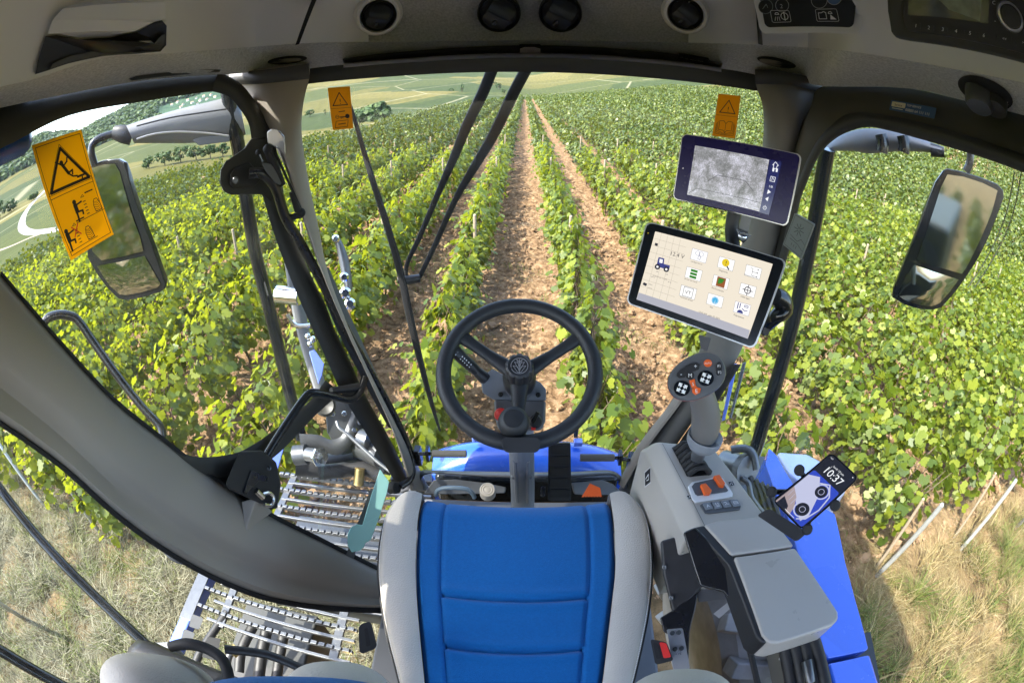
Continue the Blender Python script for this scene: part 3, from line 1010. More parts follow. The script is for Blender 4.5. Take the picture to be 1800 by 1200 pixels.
# ---- roof: outer rim (a), edge between fabric band and overhead panels (b), inner ceiling (c)
def LQ(pts, **k): return [P(a, b, **k) for a, b in pts]
ra = LQ([(-120, 215), (0, 190), (130, 163), (270, 140), (400, 131)], s='L') + \
     [P(470, 124, y=1.10), P(545, 121, y=1.17), P(700, 108, y=1.19), P(820, 102, y=1.2), P(930, 100, y=1.2), P(1040, 102, y=1.2), P(1150, 108, y=1.19), P(1330, 132, y=1.17), P(1400, 140, y=1.10)] + \
     LQ([(1450, 152), (1600, 156), (1690, 176), (1800, 203), (1920, 236)], s='R')
rb = [P(-120, 190, x=-.66), P(0, 153, x=-.66), P(70, 136, x=-.65), P(185, 101, x=-.62), P(300, 94, x=-.55)] + \
     [P(430, 84, y=.98), P(520, 77, y=1.02), P(690, 74, y=1.07), P(820, 72, y=1.09), P(930, 71, y=1.1), P(1040, 72, y=1.09), P(1170, 75, y=1.07), P(1330, 79, y=1.02), P(1420, 84, y=.98)] + \
     [P(1480, 89, x=.55), P(1580, 104, x=.62), P(1690, 124, x=.65), P(1800, 146, x=.66), P(1920, 180, x=.66)]
rc = []
for p in rb:
    q = p * 1.0
    k = Vector((p.x * .78, p.y * .80 - .02, 0.33))
    rc.append(k)
ra_s, _ = spline(ra, 4); rb_s, _ = spline(rb, 4); rc_s, _ = spline(rc, 4)
mid = [a.lerp(b, .5) + Vector((0, 0, .006)) for a, b in zip(ra_s, rb_s)]
fab = MB().grid([[p + Vector((p.x * .10, .08, .42)) for p in ra_s], [p + Vector((p.x * .07, .05, .06)) for p in ra_s], ra_s, mid, rb_s])  # first row: unseen skirt added to block sun above the rim
lining_bvh = fab.bvh()
lining = fab.build('roof_lining', 'roof_fabric', cab)
n_ = len(ra_s)
cl = MB().grid([rb_s, [b + (b.normalized() * -0.004) + Vector((0, 0, .012)) for b in rb_s], [b.lerp(c, .35) + Vector((0, 0, .03)) for b, c in zip(rb_s, rc_s)], [b.lerp(c, .7) + Vector((0, 0, .03)) for b, c in zip(rb_s, rc_s)], rc_s])
over_bvh = cl.bvh()
ceiling_mid = cl
# split: textile in the middle third, smooth panels on both sides
def slice_grid(mb_rows, i0, i1):
    return [r[i0:i1 + 1] for r in mb_rows]
rows_ = [rb_s, [b + (b.normalized() * -0.004) + Vector((0, 0, .012)) for b in rb_s], [b.lerp(c, .35) + Vector((0, 0, .03)) for b, c in zip(rb_s, rc_s)], [b.lerp(c, .7) + Vector((0, 0, .03)) for b, c in zip(rb_s, rc_s)], rc_s]
iL = 4 * 7 - 1; iR = 4 * 11 + 1
tex = MB().grid(slice_grid(rows_, iL, iR)).build('ceiling_textile', mat('ceiling_weave', (0.46, 0.455, 0.45), 0.95, var=.5, vscale=220, bump=.6, bscale=800, spec=.1), cab)
def drop_rows(i0, i1, dz):
    rs = slice_grid(rows_, i0, i1)
    out = [[p for p in rs[0]]]
    for r in rs: out.append([p - p.normalized() * dz for p in r])
    return out
plL = MB().grid(drop_rows(0, iL, .010)).build('overhead_panel', 'roof_plastic', cab)
plR = MB().grid(drop_rows(iR, n_ - 1, .010)).build('overhead_panel', 'roof_plastic', cab)
# unseen outside roof skin; its lower walls are added to stop sun leaking in
rt = MB()
rt.box((0, .15, .50), (1.75, 2.3, .10))
rt.box((0, .15, .42), (1.66, 2.22, .08))
for sx in (-1, 1): rt.box((sx * .845, -.25, .24), (.05, 1.5, .34))
rt.box((0, -.95, .24), (1.6, .05, .34))
rt.build('roof_shell', 'blue_paint', cab, bevel=.04)

def emboss(mb, px, bvh, h=.006, sink=.02, inset=0.0):
    """Raised plate lying on a surface, outlined by photo pixels."""
    top = [on(bvh, a, b, h) for a, b in px]
    low = [on(bvh, a, b, -sink) for a, b in px]
    n = len(px)
    c = sum(top, Vector()) / n
    mb.add(top + low, [tuple(t) for t in tessellate_polygon([[Vector((a, b, 0)) for a, b in px]])] + [(i, (i + 1) % n, (i + 1) % n + n, i + n) for i in range(n)])
    return mb
def ell(cx, cy, rx, ry, n=32, rot=0, a0=0, a1=360):
    out = []
    for i in range(n):
        a = R(a0 + (a1 - a0) * i / n)
        x, y = rx * math.cos(a), ry * math.sin(a)
        out.append((cx + x * math.cos(R(rot)) - y * math.sin(R(rot)), cy + x * math.sin(R(rot)) + y * math.cos(R(rot))))
    return out
# seams between overhead panels, raised panels at the vents
emboss(MB(), [(519, 80), (526, 78), (560, -8), (551, -8)], over_bvh, .0125, .01).build('panel_seam', 'black_print', plL)
emboss(MB(), [(1333, 78), (1341, 80), (1331, -8), (1325, -8)], over_bvh, .0125, .01).build('panel_seam', 'black_print', plR)

# air vents
def vent(cx, cy, r, ring, parent, wedge):
    def nrm(px, py): return (on(over_bvh, px + 4, py, 0) - on(over_bvh, px, py, 0)).cross(on(over_bvh, px, py + 4, 0) - on(over_bvh, px, py, 0)).normalized()
    c = on(over_bvh, cx, cy, .026)
    n = (-c.normalized() + Vector((0, 0, -.25))).normalized()
    a = (on(over_bvh, cx + 5, cy, .012) - c); a = (a - n * a.dot(n)).normalized(); b = n.cross(a)
    k = c.length / F
    v = None
    if ring:
        v = MB().lathe(c - n * .02, n, [(r * k * 1.48, -.01), (r * k * 1.42, .012), (r * k * 1.25, .027), (r * k * 1.06, .03), (r * k * 1.02, .02), (r * k * .99, .0), (.001, -.001)], 40, a).build('air_vent', 'roof_plastic', parent)
    body = MB().lathe(c - n * .012, n, [(r * k * 1.0, -.01), (r * k * 1.0, .020), (r * k * .95, .024), (r * k * .88, .020), (r * k * .86, .006), (.001, .004)], 40, a)
    if v is None:
        v = body.build('air_vent', 'vent_black', parent)
        base = v
    else:
        o = body.build('bezel', 'vent_black', parent); o.name = 'air_vent_bezel'
        base = o
    fl = MB()
    R1 = r * k * .80
    ang = wedge
    ca, sa = math.cos(ang), math.sin(ang)
    u, w = a * ca + b * sa, b * ca - a * sa
    for lo, hi in ((-1, -.06), (.0, 1)):
        pts = []
        for i in range(13):
            t = lo + (hi - lo) * i / 12
            hw = min(.74, math.sqrt(max(.02, 1 - t * t)))
            pts.append((t, hw))
        top = [c + u * (R1 * hw) + w * (R1 * t) + n * (.016 + .012 * (1 - t * t)) for t, hw in pts]
        bot = [c - u * (R1 * hw) + w * (R1 * t) + n * (.016 + .012 * (1 - t * t)) for t, hw in pts]
        fl.grid([bot, [(x + y) / 2 + n * .004 for x, y in zip(bot, top)], top])
    f_ = fl.build('vent_flap', 'vent_black', parent)
    s_ = MB().ball(c + w * (-R1 * .55) + n * .03, r * k * .16, 8, (.7, 1.2, .5), (u, w, n)).build('vent_tab', 'black_plastic', parent)
vent(665, 27, 29, True, plL, .25)
vent(877, 23, 36, False, tex, 0)
vent(985, 23, 36, False, tex, 0)
vent(1205, 24, 29, True, plR, -.3)

# left storage recess with its dark pocket and lid
rec = emboss(MB(), [(62, 131), (66, 108), (80, 64), (100, 62), (140, 70), (195, 66), (240, 57), (270, 40), (285, 36), (293, 46), (292, 80), (282, 91), (240, 95), (180, 99), (120, 112), (85, 124)], over_bvh, .022, .012).build('storage_recess', 'black_plastic', plL)
emboss(MB(), [(84, 60), (92, 36), (110, 16), (150, 3), (200, -4), (282, -8), (290, 4), (292, 38), (284, 35), (268, 40), (238, 55), (195, 63), (140, 67), (104, 60)], over_bvh, .036, .016).build('recess_lid', 'roof_plastic', rec)
emboss(MB(), [(88, 122), (120, 110), (180, 97), (240, 93), (280, 89), (289, 78), (290, 60), (284, 62), (270, 78), (230, 84), (180, 88), (125, 98), (92, 112)], over_bvh, .030, .012).build('recess_lip', 'dark_trim', rec)

# roller blind over the windscreen
rb_line = [(602, 104), (640, 98), (760, 87), (930, 80), (1090, 86), (1200, 97), (1270, 112)]
rb_low = [(604, 111), (640, 108), (760, 99), (930, 93), (1090, 99), (1200, 109), (1268, 119)]
bl = MB().band([on(lining_bvh, a, b, .015) for a, b in rb_line], [on(lining_bvh, a, b, .012) for a, b in rb_low], .008, .02, 5, 5).build('roller_blind', 'dark_trim', cab)
MB().band([on(lining_bvh, a, b + 1, .02) for a, b in rb_low], [on(lining_bvh, a, b + 8, .016) for a, b in rb_low], .006, .02, 5, 5).build('blind_bar', 'roof_plastic', bl)
emboss(MB(), [(913, 78), (950, 78), (951, 91), (912, 91)], lining_bvh, .026, .01).build('blind_slot', 'black_print', bl)
emboss(MB(), [(914, 86), (922, 83), (940, 83), (950, 86), (950, 93), (914, 93)], lining_bvh, .034, .01).build('blind_pull', 'roof_plastic', bl)
tg = Q(*[on(lining_bvh, a, b, .036) for a, b in ((1193, 95), (1246, 104), (1245, 113), (1192, 105))])
mb = MB(); tg.poly(mb, tg.rr(r=.001), 0, .003); tgo = mb.build('blind_tag', 'black_print', bl)
mb = MB(); tg.text(mb, 'i-Fi · Motion-Shade', .22, .72, .0062, .0006); tg.stroke(mb, tg.circ(.10, .5, .0026, 12), .0007, .0006, True); mb.build('lettering', 'white_print', tgo)

# small lamps and slots in the fabric band
for (cx, cy, rx, ry, rot) in ((505, 106, 35, 7, -6), (1365, 110, 35, 8, 12)):
    l_ = emboss(MB(), ell(cx, cy, rx, ry, 28, rot), lining_bvh, .004, .01).build('dome_lamp', 'black_plastic', lining)
    emboss(MB(), ell(cx - 3, cy + 1.5, rx * .8, ry * .62, 24, rot), lining_bvh, .007, .01).build('lens', 'pillar_trim', l_)
emboss(MB(), [(226, 139), (240, 134), (300, 127), (360, 122), (388, 123), (386, 127), (330, 131), (260, 138), (232, 142)], lining_bvh, .004, .01).build('fabric_slot', 'dark_trim', lining)
# swivel lamp at the right
l_ = emboss(MB(), ell(1732, 163, 52, 24, 30, 24), lining_bvh, .006, .02).build('swivel_lamp', 'black_plastic', lining)
c = on(lining_bvh, 1722, 164, .012)
n = Vector((-.35, -.25, -1)).normalized()
MB().lathe(c - n * .03, n, [(.028, 0), (.030, .03), (.028, .055), (.024, .060), (.001, .061)], 28).build('lamp_head', 'slate_plastic', l_)
c2 = on(lining_bvh, 1748, 178, .010)
MB().lathe(c2 - n * .03, n, [(.026, 0), (.028, .028), (.026, .047), (.001, .049)], 28).build('lamp_head', 'dark_trim', l_)

# ---- black header above the windscreen
hd1 = [P(540, 118, y=1.17), P(700, 106, y=1.19), P(930, 98, y=1.2), P(1150, 106, y=1.19), P(1335, 130, y=1.17)]
hd2 = [P(540, 148, y=1.17), P(700, 134, y=1.2), P(930, 127, y=1.21), P(1150, 138, y=1.2), P(1335, 161, y=1.17)]
MB().band(hd1, hd2, .004, .05, 5, 5).build('windscreen_header', 'frame_black', cab)

# ---- windscreen glass (very slightly bowed)
def ws(px, py, off=0): return P(px, py, y=1.23) * (1 - off)
rows = []
for i in range(9):
    t = i / 8
    a = P(540, 140, y=1.2).lerp(P(742, 846, y=1.16), t); b = P(1335, 150, y=1.2).lerp(P(1092, 846, y=1.16), t)
    rows.append([a.lerp(b, u / 12) + Vector((0, .05 * math.sin(math.pi * u / 12), 0)) for u in range(13)])
MB().grid(rows).build('windscreen', 'glass_clear', cab)

# ---- front pillars
pl = MB().band([P(a, b, y=1.05) for a, b in [(404, 128), (412, 152), (452, 190), (478, 235), (500, 290), (530, 380), (566, 480), (604, 570), (655, 680), (695, 770), (722, 862)]],
               [P(a, b, y=1.13) for a, b in [(545, 112), (543, 140), (534, 178), (530, 230), (541, 310), (560, 400), (577, 480), (612, 572), (662, 678), (712, 775), (757, 862)]], .035, .05, 9, 4)
plo = pl.build('front_pillar', 'pillar_trim', cab)
mb = MB().band([P(a, b, y=1.03) for a, b in [(402, 128), (470, 122), (543, 112)]], [P(a, b, y=1.03) for a, b in [(405, 150), (468, 147), (544, 139)]], .012, .05, 5, 5)
mb.build('pillar_collar', 'dark_trim', plo)
pr = MB().band([P(a, b, y=1.13) for a, b in [(1327, 122), (1329, 150), (1341, 190), (1341, 250), (1330, 320), (1313, 400), (1285, 480), (1252, 560), (1218, 640), (1170, 720), (1125, 790), (1086, 862)]],
               [P(a, b, y=1.05) for a, b in [(1466, 148), (1448, 166), (1418, 200), (1400, 250), (1388, 320), (1372, 400), (1352, 480), (1325, 560), (1290, 640), (1232, 720), (1180, 795), (1132, 866)]], .035, .05, 9, 4)
pro = pr.build('front_pillar', 'pillar_dark', cab)
MB().band([P(a, b, y=1.09) for a, b in [(1440, 150), (1405, 195), (1385, 250), (1374, 320), (1358, 400), (1340, 470)]], LQ([(1500, 170), (1450, 225), (1418, 290), (1402, 340), (1384, 420), (1362, 490)], s='R', off=-.03), .002, .02, 5, 4).build('pillar_seal', 'frame_black', pro)
MB().prism([P(a, b, y=1.13) for a, b in [(360, 118), (420, 112), (500, 110), (505, 300), (480, 250), (462, 205), (430, 165), (400, 148), (372, 142)]], ray(450, 170) * .03).build('corner_cover', 'frame_black', plo)
mb = MB().band([P(a, b, y=1.03) for a, b in [(1327, 122), (1390, 128), (1466, 148)]], [P(a, b, y=1.03) for a, b in [(1328, 148), (1388, 150), (1452, 166)]], .012, .05, 5, 5)
mb.build('pillar_collar', 'dark_trim', pro)
# lighter inner face of the right pillar below the monitors
mb = MB().band([P(a, b, y=1.10) for a, b in [(1222, 640), (1180, 706), (1122, 782), (1086, 850)]], [P(a, b, y=1.06) for a, b in [(1240, 640), (1194, 712), (1137, 788), (1096, 858)]], .012, .03, 5, 4)
mb.build('pillar_inner_face', 'pillar_trim', pro)
mb = MB().band([P(a, b, y=1.02) for a, b in [(1290, 640), (1232, 722), (1180, 797), (1128, 870)]], [P(a, b, y=1.02) for a, b in [(1303, 640), (1246, 728), (1194, 800), (1143, 870)]], .005, .05, 4, 4)
mb.build('pillar_seal', 'rubber', pro)

# ---- left door: black frame loop, hinge plate, glass, grab rail, lock box
door = MB()
top_o = [(-120, 214), (0, 188), (130, 160), (270, 137), (400, 128)]
top_i = [(-120, 305), (0, 262), (120, 204), (250, 179), (372, 161)]
door.band(LQ(top_o, s='L', off=-.03), LQ(top_i, s='L'), .012, .04, 6, 5)
door.band(LQ([(372, 161), (400, 169), (420, 190), (436, 215), (442, 245), (447, 300), (462, 345), (478, 400), (507, 480), (530, 535), (552, 583), (578, 640), (600, 690), (650, 772), (694, 846)], s='L'),
          LQ([(384, 126), (424, 148), (452, 184), (474, 225), (484, 255), (494, 300), (500, 350), (512, 400), (545, 480), (572, 535), (590, 583), (618, 640), (640, 690), (690, 780), (722, 850)], s='L'), .014, .03, 6, 3)
dfo = door.build('door', 'frame_black', cab)
mb = MB().band(LQ([(552, 470), (574, 535), (600, 595), (640, 672), (682, 750)], s='L', off=.02), LQ([(578, 470), (606, 535), (634, 595), (672, 680), (706, 765)], s='L', off=.02), .004, .02, 5, 3)
mb.build('door_inner_plate', 'slate_plastic', dfo)
lowb = MB().band(LQ([(270, 764), (310, 790), (350, 803), (410, 797), (450, 778), (500, 742), (545, 704), (572, 668)], s='L'),
                 LQ([(262, 790), (310, 822), (352, 836), (420, 836), (470, 812), (512, 775), (556, 728), (600, 690)], s='L'), .010, .03, 6, 4)
lowb.build('door_lower_frame', 'frame_black', dfo)
# dark inner panel between the lower frame and the rear pillar
pnl = MB()
pnl.prism(LQ([(290, 786), (350, 815), (420, 815), (466, 800), (490, 840), (488, 892), (440, 905), (380, 870), (320, 820)], s='L', off=-.012), ray(400, 850) * .02)
pnl.build('door_panel', 'black_plastic', dfo)
hp_ = MB()
hpl = [(441, 243), (428, 262), (396, 284), (387, 300), (386, 322), (393, 337), (406, 343), (460, 342), (478, 356), (492, 340), (488, 280), (478, 240)]
hp_.prism(LQ(hpl, s='L', off=.016), ray(430, 310) * .03)
hpo = hp_.build('hinge_plate', 'frame_black', dfo, bevel=.006)
mb = MB(); mb.prism(LQ([(438, 285), (412, 296), (404, 308), (404, 326), (412, 332), (448, 328), (462, 312)], s='L', off=.03), ray(430, 310) * .02)
mb.build('hinge_bracket', 'black_plastic', hpo, bevel=.003)
c = P(414, 317, s='L', off=.036)
MB().lathe(c, -c.normalized(), [(.009, -.004), (.009, .002), (.006, .005), (.001, .005)], 16).build('hinge_bolt', 'galvanised', hpo)
# door glass
def pane(pts, s, name, parent, m='glass', off=-.012, k=10):
    """Glazing patch on the bulged cab side: fine grid inside a pixel outline."""
    mb = MB()
    xs = [p[0] for p in pts]; ys = [p[1] for p in pts]
    n = len(pts)
    cx, cy = sum(xs) / n, sum(ys) / n
    rings = []
    for i in range(k + 1):
        t = i / k
        ring = []
        for j in range(n):
            for q in range(3):
                u = q / 3
                a, b = pts[j], pts[(j + 1) % n]
                ex, ey = a[0] + (b[0] - a[0]) * u, a[1] + (b[1] - a[1]) * u
                ring.append(P(cx + (ex - cx) * max(t, .002), cy + (ey - cy) * max(t, .002), s=s, off=off))
        rings.append(ring)
    mb.loft(rings, caps=False)
    return mb.build(name, m, parent)
pane([(-130, 300), (0, 258), (120, 200), (250, 175), (372, 157), (424, 185), (446, 245), (452, 300), (484, 400), (512, 480), (556, 583), (582, 640), (560, 690), (500, 746), (450, 782), (410, 801), (350, 806), (300, 792), (200, 706), (110, 618), (40, 540), (-60, 450), (-130, 400)], 'L', 'door_glass', dfo)
pane([(500, 760), (556, 712), (604, 690), (650, 772), (694, 850), (690, 900), (655, 995), (560, 942), (480, 895), (492, 840)], 'L', 'lower_glass', dfo)
# dotted ceramic edge along the glass
# long grab tube with its bracket
mb = MB().tube([P(438, 305, s='L', off=.05), P(462, 306, s='L', off=.075), P(484, 330, s='L', off=.085), P(503, 385, s='L', off=.085), P(530, 430, s='L', off=.085), P(568, 500, s='L', off=.085), P(606, 575, s='L', off=.085), P(660, 670, s='L', off=.085), P(700, 745, s='L', off=.085), P(722, 800, s='L', off=.085), P(722, 838, s='L', off=.08), P(704, 855, s='L', off=.06)], .013, 14, 6)
mb.build('grab_tube', 'black_paint', dfo)
c = P(698, 857, s='L', off=.06)
MB().lathe(c, (P(688, 857, s='L', off=.02) - c), [(.010, -.005), (.019, .0), (.021, .012), (.019, .02), (.021, .03), (.001, .031)], 18).build('tube_collar', 'rubber', dfo)
# gas strut / latch mechanism on the hinge
st = MB()
st.tube([P(470, 266, s='L', off=.10), P(484, 296, s='L', off=.10), P(496, 325, s='L', off=.10)], [.008, .011, .009], 12)
st.tube([P(484, 268, s='L', off=.10), P(512, 330, s='L', off=.105), P(528, 366, s='L', off=.105)], .0035, 8)
st.tube([P(512, 338, s='L', off=.10), P(524, 370, s='L', off=.10)], [.006, .010], 10)
st.ball(P(529, 374, s='L', off=.105), .012, 8); st.ball(P(454, 268, s='L', off=.09), .007, 7); st.ball(P(471, 262, s='L', off=.10), .012, 8)
st.tube([P(530, 378, s='L', off=.10), P(510, 382, s='L', off=.085)], .008, 10)
st.build('gas_strut', 'rubber', dfo)
mb = MB(); mb.prism([P(a, b, s='L', off=.11) for a, b in ((460, 286), (476, 288), (498, 318), (492, 326), (484, 322), (466, 300))], ray(480, 305) * .012)
mb.build('strut_clip', 'slate_plastic', dfo, bevel=.002)
mb = MB().tube([P(455, 268, s='L', off=.09), P(462, 284, s='L', off=.095)], .003, 6); mb.build('strut_pin', 'chrome', dfo)
# chrome handle cover on the pillar
mb = MB(); mb.prism([P(a, b, y=1.0) for a, b in ((469, 232), (476, 226), (490, 228), (500, 240), (503, 272), (498, 277), (490, 262), (470, 252))], ray(485, 250) * .02)
mb.build('pillar_latch', 'silver_rim', plo, bevel=.004)
# inner door handle tube and bracket
mb = MB().tube([P(466, 805, s='L', off=.05), P(495, 758, s='L', off=.06), P(535, 700, s='L', off=.07), P(551, 690, s='L', off=.075), P(585, 696, s='L', off=.08), P(615, 702, s='L', off=.085), P(632, 690, s='L', off=.09), P(642, 662, s='L', off=.09)], .0115, 14, 5)
mb.build('door_handle', 'glossy_black', dfo)
mb = MB().tube([P(582, 687, s='L', off=.055), P(612, 683, s='L', off=.07), P(632, 680, s='L', off=.08)], [.010, .012, .013], 10)
mb.build('handle_clamp', 'black_plastic', dfo)
# lock box
lk = MB()
lk.prism([P(a, b, s='L', off=.10) for a, b in ((422, 792), (462, 791), (486, 812), (494, 850), (490, 880), (478, 890), (455, 884), (400, 858), (396, 850))], ray(445, 840) * .07)
lko = lk.build('lock_box', 'black_plastic', dfo, bevel=.008)
mb = MB(); mb.prism([P(a, b, s='L', off=.108) for a, b in ((441, 826), (472, 837), (470, 848), (456, 844), (434, 868), (428, 866))], ray(445, 840) * .01)
mb.build('lock_cover', 'black_paint', lko, bevel=.002)
c = P(473, 822, s='L', off=.108)
MB().lathe(c, -c.normalized(), [(.006, -.01), (.006, .003), (.003, .004), (.001, .001)], 14).build('lock_screw', 'steel_dark', lko)
mb = MB(); mb.tube([P(450, 862, s='L', off=.115), P(462, 874, s='L', off=.115)], .008, 10); mb.tube([P(462, 868, s='L', off=.118), P(474, 866, s='L', off=.118), P(481, 876, s='L', off=.118), P(476, 888, s='L', off=.118), P(464, 886, s='L', off=.118)], .0055, 10, 3)
mb.build('latch_pin', 'chrome', lko)

# ---- wide rear pillar on the left
up = [(-130, 330), (-60, 405), (0, 483), (55, 548), (120, 622), (200, 706), (282, 772), (350, 825), (410, 865), (470, 905), (560, 950), (655, 998), (720, 1030)]
lo = [(-130, 640), (-60, 690), (0, 738), (55, 775), (125, 828), (215, 908), (312, 975), (385, 1014), (455, 1042), (510, 1055), (560, 1062), (655, 1068), (720, 1068)]
bp = MB().band(LQ(up, s='L', off=.0), LQ(lo, s='L', off=.0), .055, .03, 13, 4, [0, .62, .85, .96, 1, 1, .97, .80, .42, .30, .40, .46, 0])
bpo = bp.build('rear_pillar', 'pillar_trim', cab)
mb = MB().band(LQ(lo, s='L', off=.004), LQ([(a - 3, b + 9) for a, b in lo], s='L', off=.0), .003, .02, 4, 4)
mb.build('pillar_seal', 'rubber', bpo)
mb = MB().band(LQ(up[2:], s='L', off=.004), LQ([(a + 3, b - 7) for a, b in up[2:]], s='L', off=.0), .003, .02, 4, 4)
mb.build('pillar_seal', 'rubber', bpo)
# striker fin under the lock box
mb = MB(); mb.add([P(425, 880, s='L', off=.05), P(480, 898, s='L', off=.05), P(432, 935, s='L', off=.058), P(453, 872, s='L', off=.10), P(446, 890, s='L', off=.09)], [(0, 3, 4), (3, 1, 4), (1, 2, 4), (2, 0, 4), (0, 1, 3)])
mb.build('pillar_fin', 'pillar_trim', bpo, bevel=.004)
pane([(0, 745), (125, 834), (312, 980), (455, 1046), (655, 1072), (640, 1150), (420, 1180), (250, 1230), (60, 1280), (-120, 1240), (-130, 660)], 'L', 'rear_side_glass', cab)

# ---- right window
ar_o = [(1920, 330), (1800, 273), (1640, 221), (1560, 203), (1500, 198), (1466, 216), (1433, 253), (1408, 305), (1395, 340), (1378, 420), (1355, 500), (1328, 580)]
ar_i = [(1920, 358), (1800, 304), (1633, 249), (1567, 231), (1520, 224), (1473, 241), (1440, 274), (1417, 325), (1405, 360), (1390, 430), (1368, 505), (1340, 585)]
rwf = MB().band(LQ(ar_o, s='R', off=.01), LQ(ar_i, s='R', off=.0), .012, .03, 6, 4).build('side_window_frame', 'frame_black', cab)
# dark panel over the right window
uo = [(1920, 238), (1800, 203), (1690, 176), (1600, 156), (1450, 150), (1425, 190), (1402, 250), (1388, 320)]
pn = MB()
pn.band(LQ(uo, s='R', off=-.015), LQ([(1920, 334), (1800, 277), (1640, 225), (1560, 206), (1500, 200), (1466, 218), (1433, 255), (1408, 307)], s='R', off=.002), .004, .03, 6, 4)
pno = pn.build('window_header', mat('header_olive', (0.06, 0.058, 0.045), 0.5, bump=.1), cab)
pane([(1417, 325), (1440, 270), (1473, 237), (1520, 220), (1567, 227), (1633, 245), (1800, 300), (1930, 356), (1960, 600), (1950, 900), (1900, 1230), (1600, 1250), (1330, 1010), (1240, 870), (1180, 810), (1250, 720), (1330, 620), (1388, 440)], 'R', 'side_glass', cab)
# pale edge stripes of the right rear glass
mb = MB()
for dx in (0, 12):
    mb.band(LQ([(1782 + dx, 302), (1766 + dx, 380), (1735 + dx, 450), (1700 + dx, 505)], s='R', off=-.01), LQ([(1784.5 + dx, 302), (1768.5 + dx, 380), (1737.5 + dx, 450), (1702.5 + dx, 505)], s='R', off=-.01), 0, .003, 3, 4)
mb.build('glass_edge', mat('glass_edge_green', (.42, .5, .42), .25), cab)

# ---- floor and front sill
fl = MB()
fz = -1.36
fl.prism([Vector((-.36, 1.13, fz)), Vector((.36, 1.13, fz)), Vector((.42, .75, fz)), Vector((.40, .0, fz)), Vector((-.42, .0, fz)), Vector((-.42, .70, fz))], (0, 0, -.05))
flo = fl.build('floor', mat('floor_grey', (0.11, 0.115, 0.125), .5, bump=.2, bscale=900), cab, bevel=.01)
# moulded sill with a raised step and two dished trays
s1 = [(700, 868), (735, 850), (755, 832), (850, 838), (905, 840), (1000, 840), (1075, 835), (1090, 852), (1112, 866)]
s0 = [(700, 850), (738, 828), (760, 826), (850, 828), (905, 829), (1000, 829), (1070, 826), (1094, 838), (1118, 850)]
MB().band([P(a, b, y=1.12) for a, b in s0], [P(a, b, y=1.09) for a, b in s1], .015, .05, 7, 4).build('front_sill', 'slate_plastic', flo)
for px in ([(762, 843), (800, 842), (850, 848), (890, 856), (888, 866), (770, 868), (745, 866)], [(1005, 848), (1060, 843), (1078, 850), (1096, 868), (1040, 870), (1010, 868)]):
    mb = MB(); mb.prism([P(a, b, y=1.07) for a, b in px], ray(900, 855) * .03)
    mb.build('floor_tray', 'column_grey', flo, bevel=.006)
mb = MB().tube([P(766, 870, y=1.02), P(770, 861, y=1.02), P(785, 857, y=1.02), P(815, 858, y=1.02), P(828, 864, y=1.02), P(834, 874, y=1.02)], .0075, 10, 4)
mb.build('floor_handle', mat('handle_blue_grey', (.13, .19, .26), .4), flo)
c = P(857, 860, y=1.0); nn = -c.normalized() + Vector((0, 0, .6))
MB().lathe(c, nn, [(.026, -.05), (.026, -.01), (.023, 0), (.021, .001), (.019, -.001), (.014, .001), (.011, -.001), (.006, .001), (.001, .001)], 26).build('foot_switch', 'console_grey', flo)
c = P(955, 858, y=1.0)
MB().lathe(c, (0, -.3, 1), [(.008, -.05), (.008, 0), (.005, .006), (.001, .006)], 12).build('floor_bolt', 'black_paint', flo)
# pedestal under the seat
MB().prism([Vector((-.20, .66, -1.33)), Vector((.20, .66, -1.33)), Vector((.22, .0, -1.33)), Vector((-.22, .0, -1.33))], (0, 0, .36)).build('seat_pedestal', 'black_plastic', flo, bevel=.03)

# ---- padded stop bars beside the sill
for pts, grip in (([(735, 797), (760, 797)], [(760, 797), (820, 797)]), ([(1110, 808), (1082, 804)], [(1080, 804), (1020, 804)])):
    b_ = MB().tube([P(a, b, y=1.10) for a, b in pts], .0065, 10)
    c = P(*pts[0], y=1.12)
    b_.box(c + Vector((0, .0, -.01)), (.02, .03, .07))
    c2 = P(pts[1][0] - (8 if pts[0][0] < 900 else -8), pts[1][1], y=1.10)
    b_.box(c2, (.010, .03, .045))
    bo = b_.build('stop_bar', 'black_paint', cab)
    MB().tube([P(a, b, y=1.10) for a, b in grip], [.0125, .0125], 14).build('foam_grip', mat('foam', (.17, .165, .155), .9, bump=.5, bscale=500) if 'foam' not in MATS else 'foam', bo, bevel=.002)
# ================================================================== SEATS
seat = thing('driver_seat', (0, .35, -1.0), 'driver seat with stitched royal blue centre and pale grey leather sides', 'seat')
ZS = -.85
vy = [866, 880, 905, 940, 1000, 1060, 1120, 1180, 1240, 1320]
oL = [(704, 868), (690, 878), (671, 905), (661, 945), (657, 1000), (664, 1062), (676, 1120), (692, 1180), (706, 1240), (716, 1320)]
oR = [(1106, 868), (1122, 878), (1141, 905), (1151, 945), (1154, 1000), (1149, 1062), (1138, 1120), (1124, 1180), (1108, 1240), (1096, 1320)]
bL = [(742, 866), (740, 880), (735, 905), (732, 940), (730, 1000), (733, 1060), (738, 1120), (744, 1180), (750, 1240), (758, 1320)]
bR = [(1072, 866), (1074, 880), (1078, 905), (1081, 940), (1082, 1000), (1076, 1060), (1069, 1120), (1062, 1180), (1054, 1240), (1046, 1320)]
def seat_line(px, zz):
    p = [P(a, b, z=zz) for a, b in px]
    return spline(p, 8)[0]
LO, RO = seat_line(oL, ZS - .0), seat_line(oR, ZS - .0)
LB, RB = seat_line(bL, ZS), seat_line(bR, ZS)
sm = [P(a, b, z=ZS) for a, b in ((784, 1037), (793, 1129))]
seam_y = [q.y for q in sm]
def gauss(d, w): return math.exp(-(d / w) ** 2)
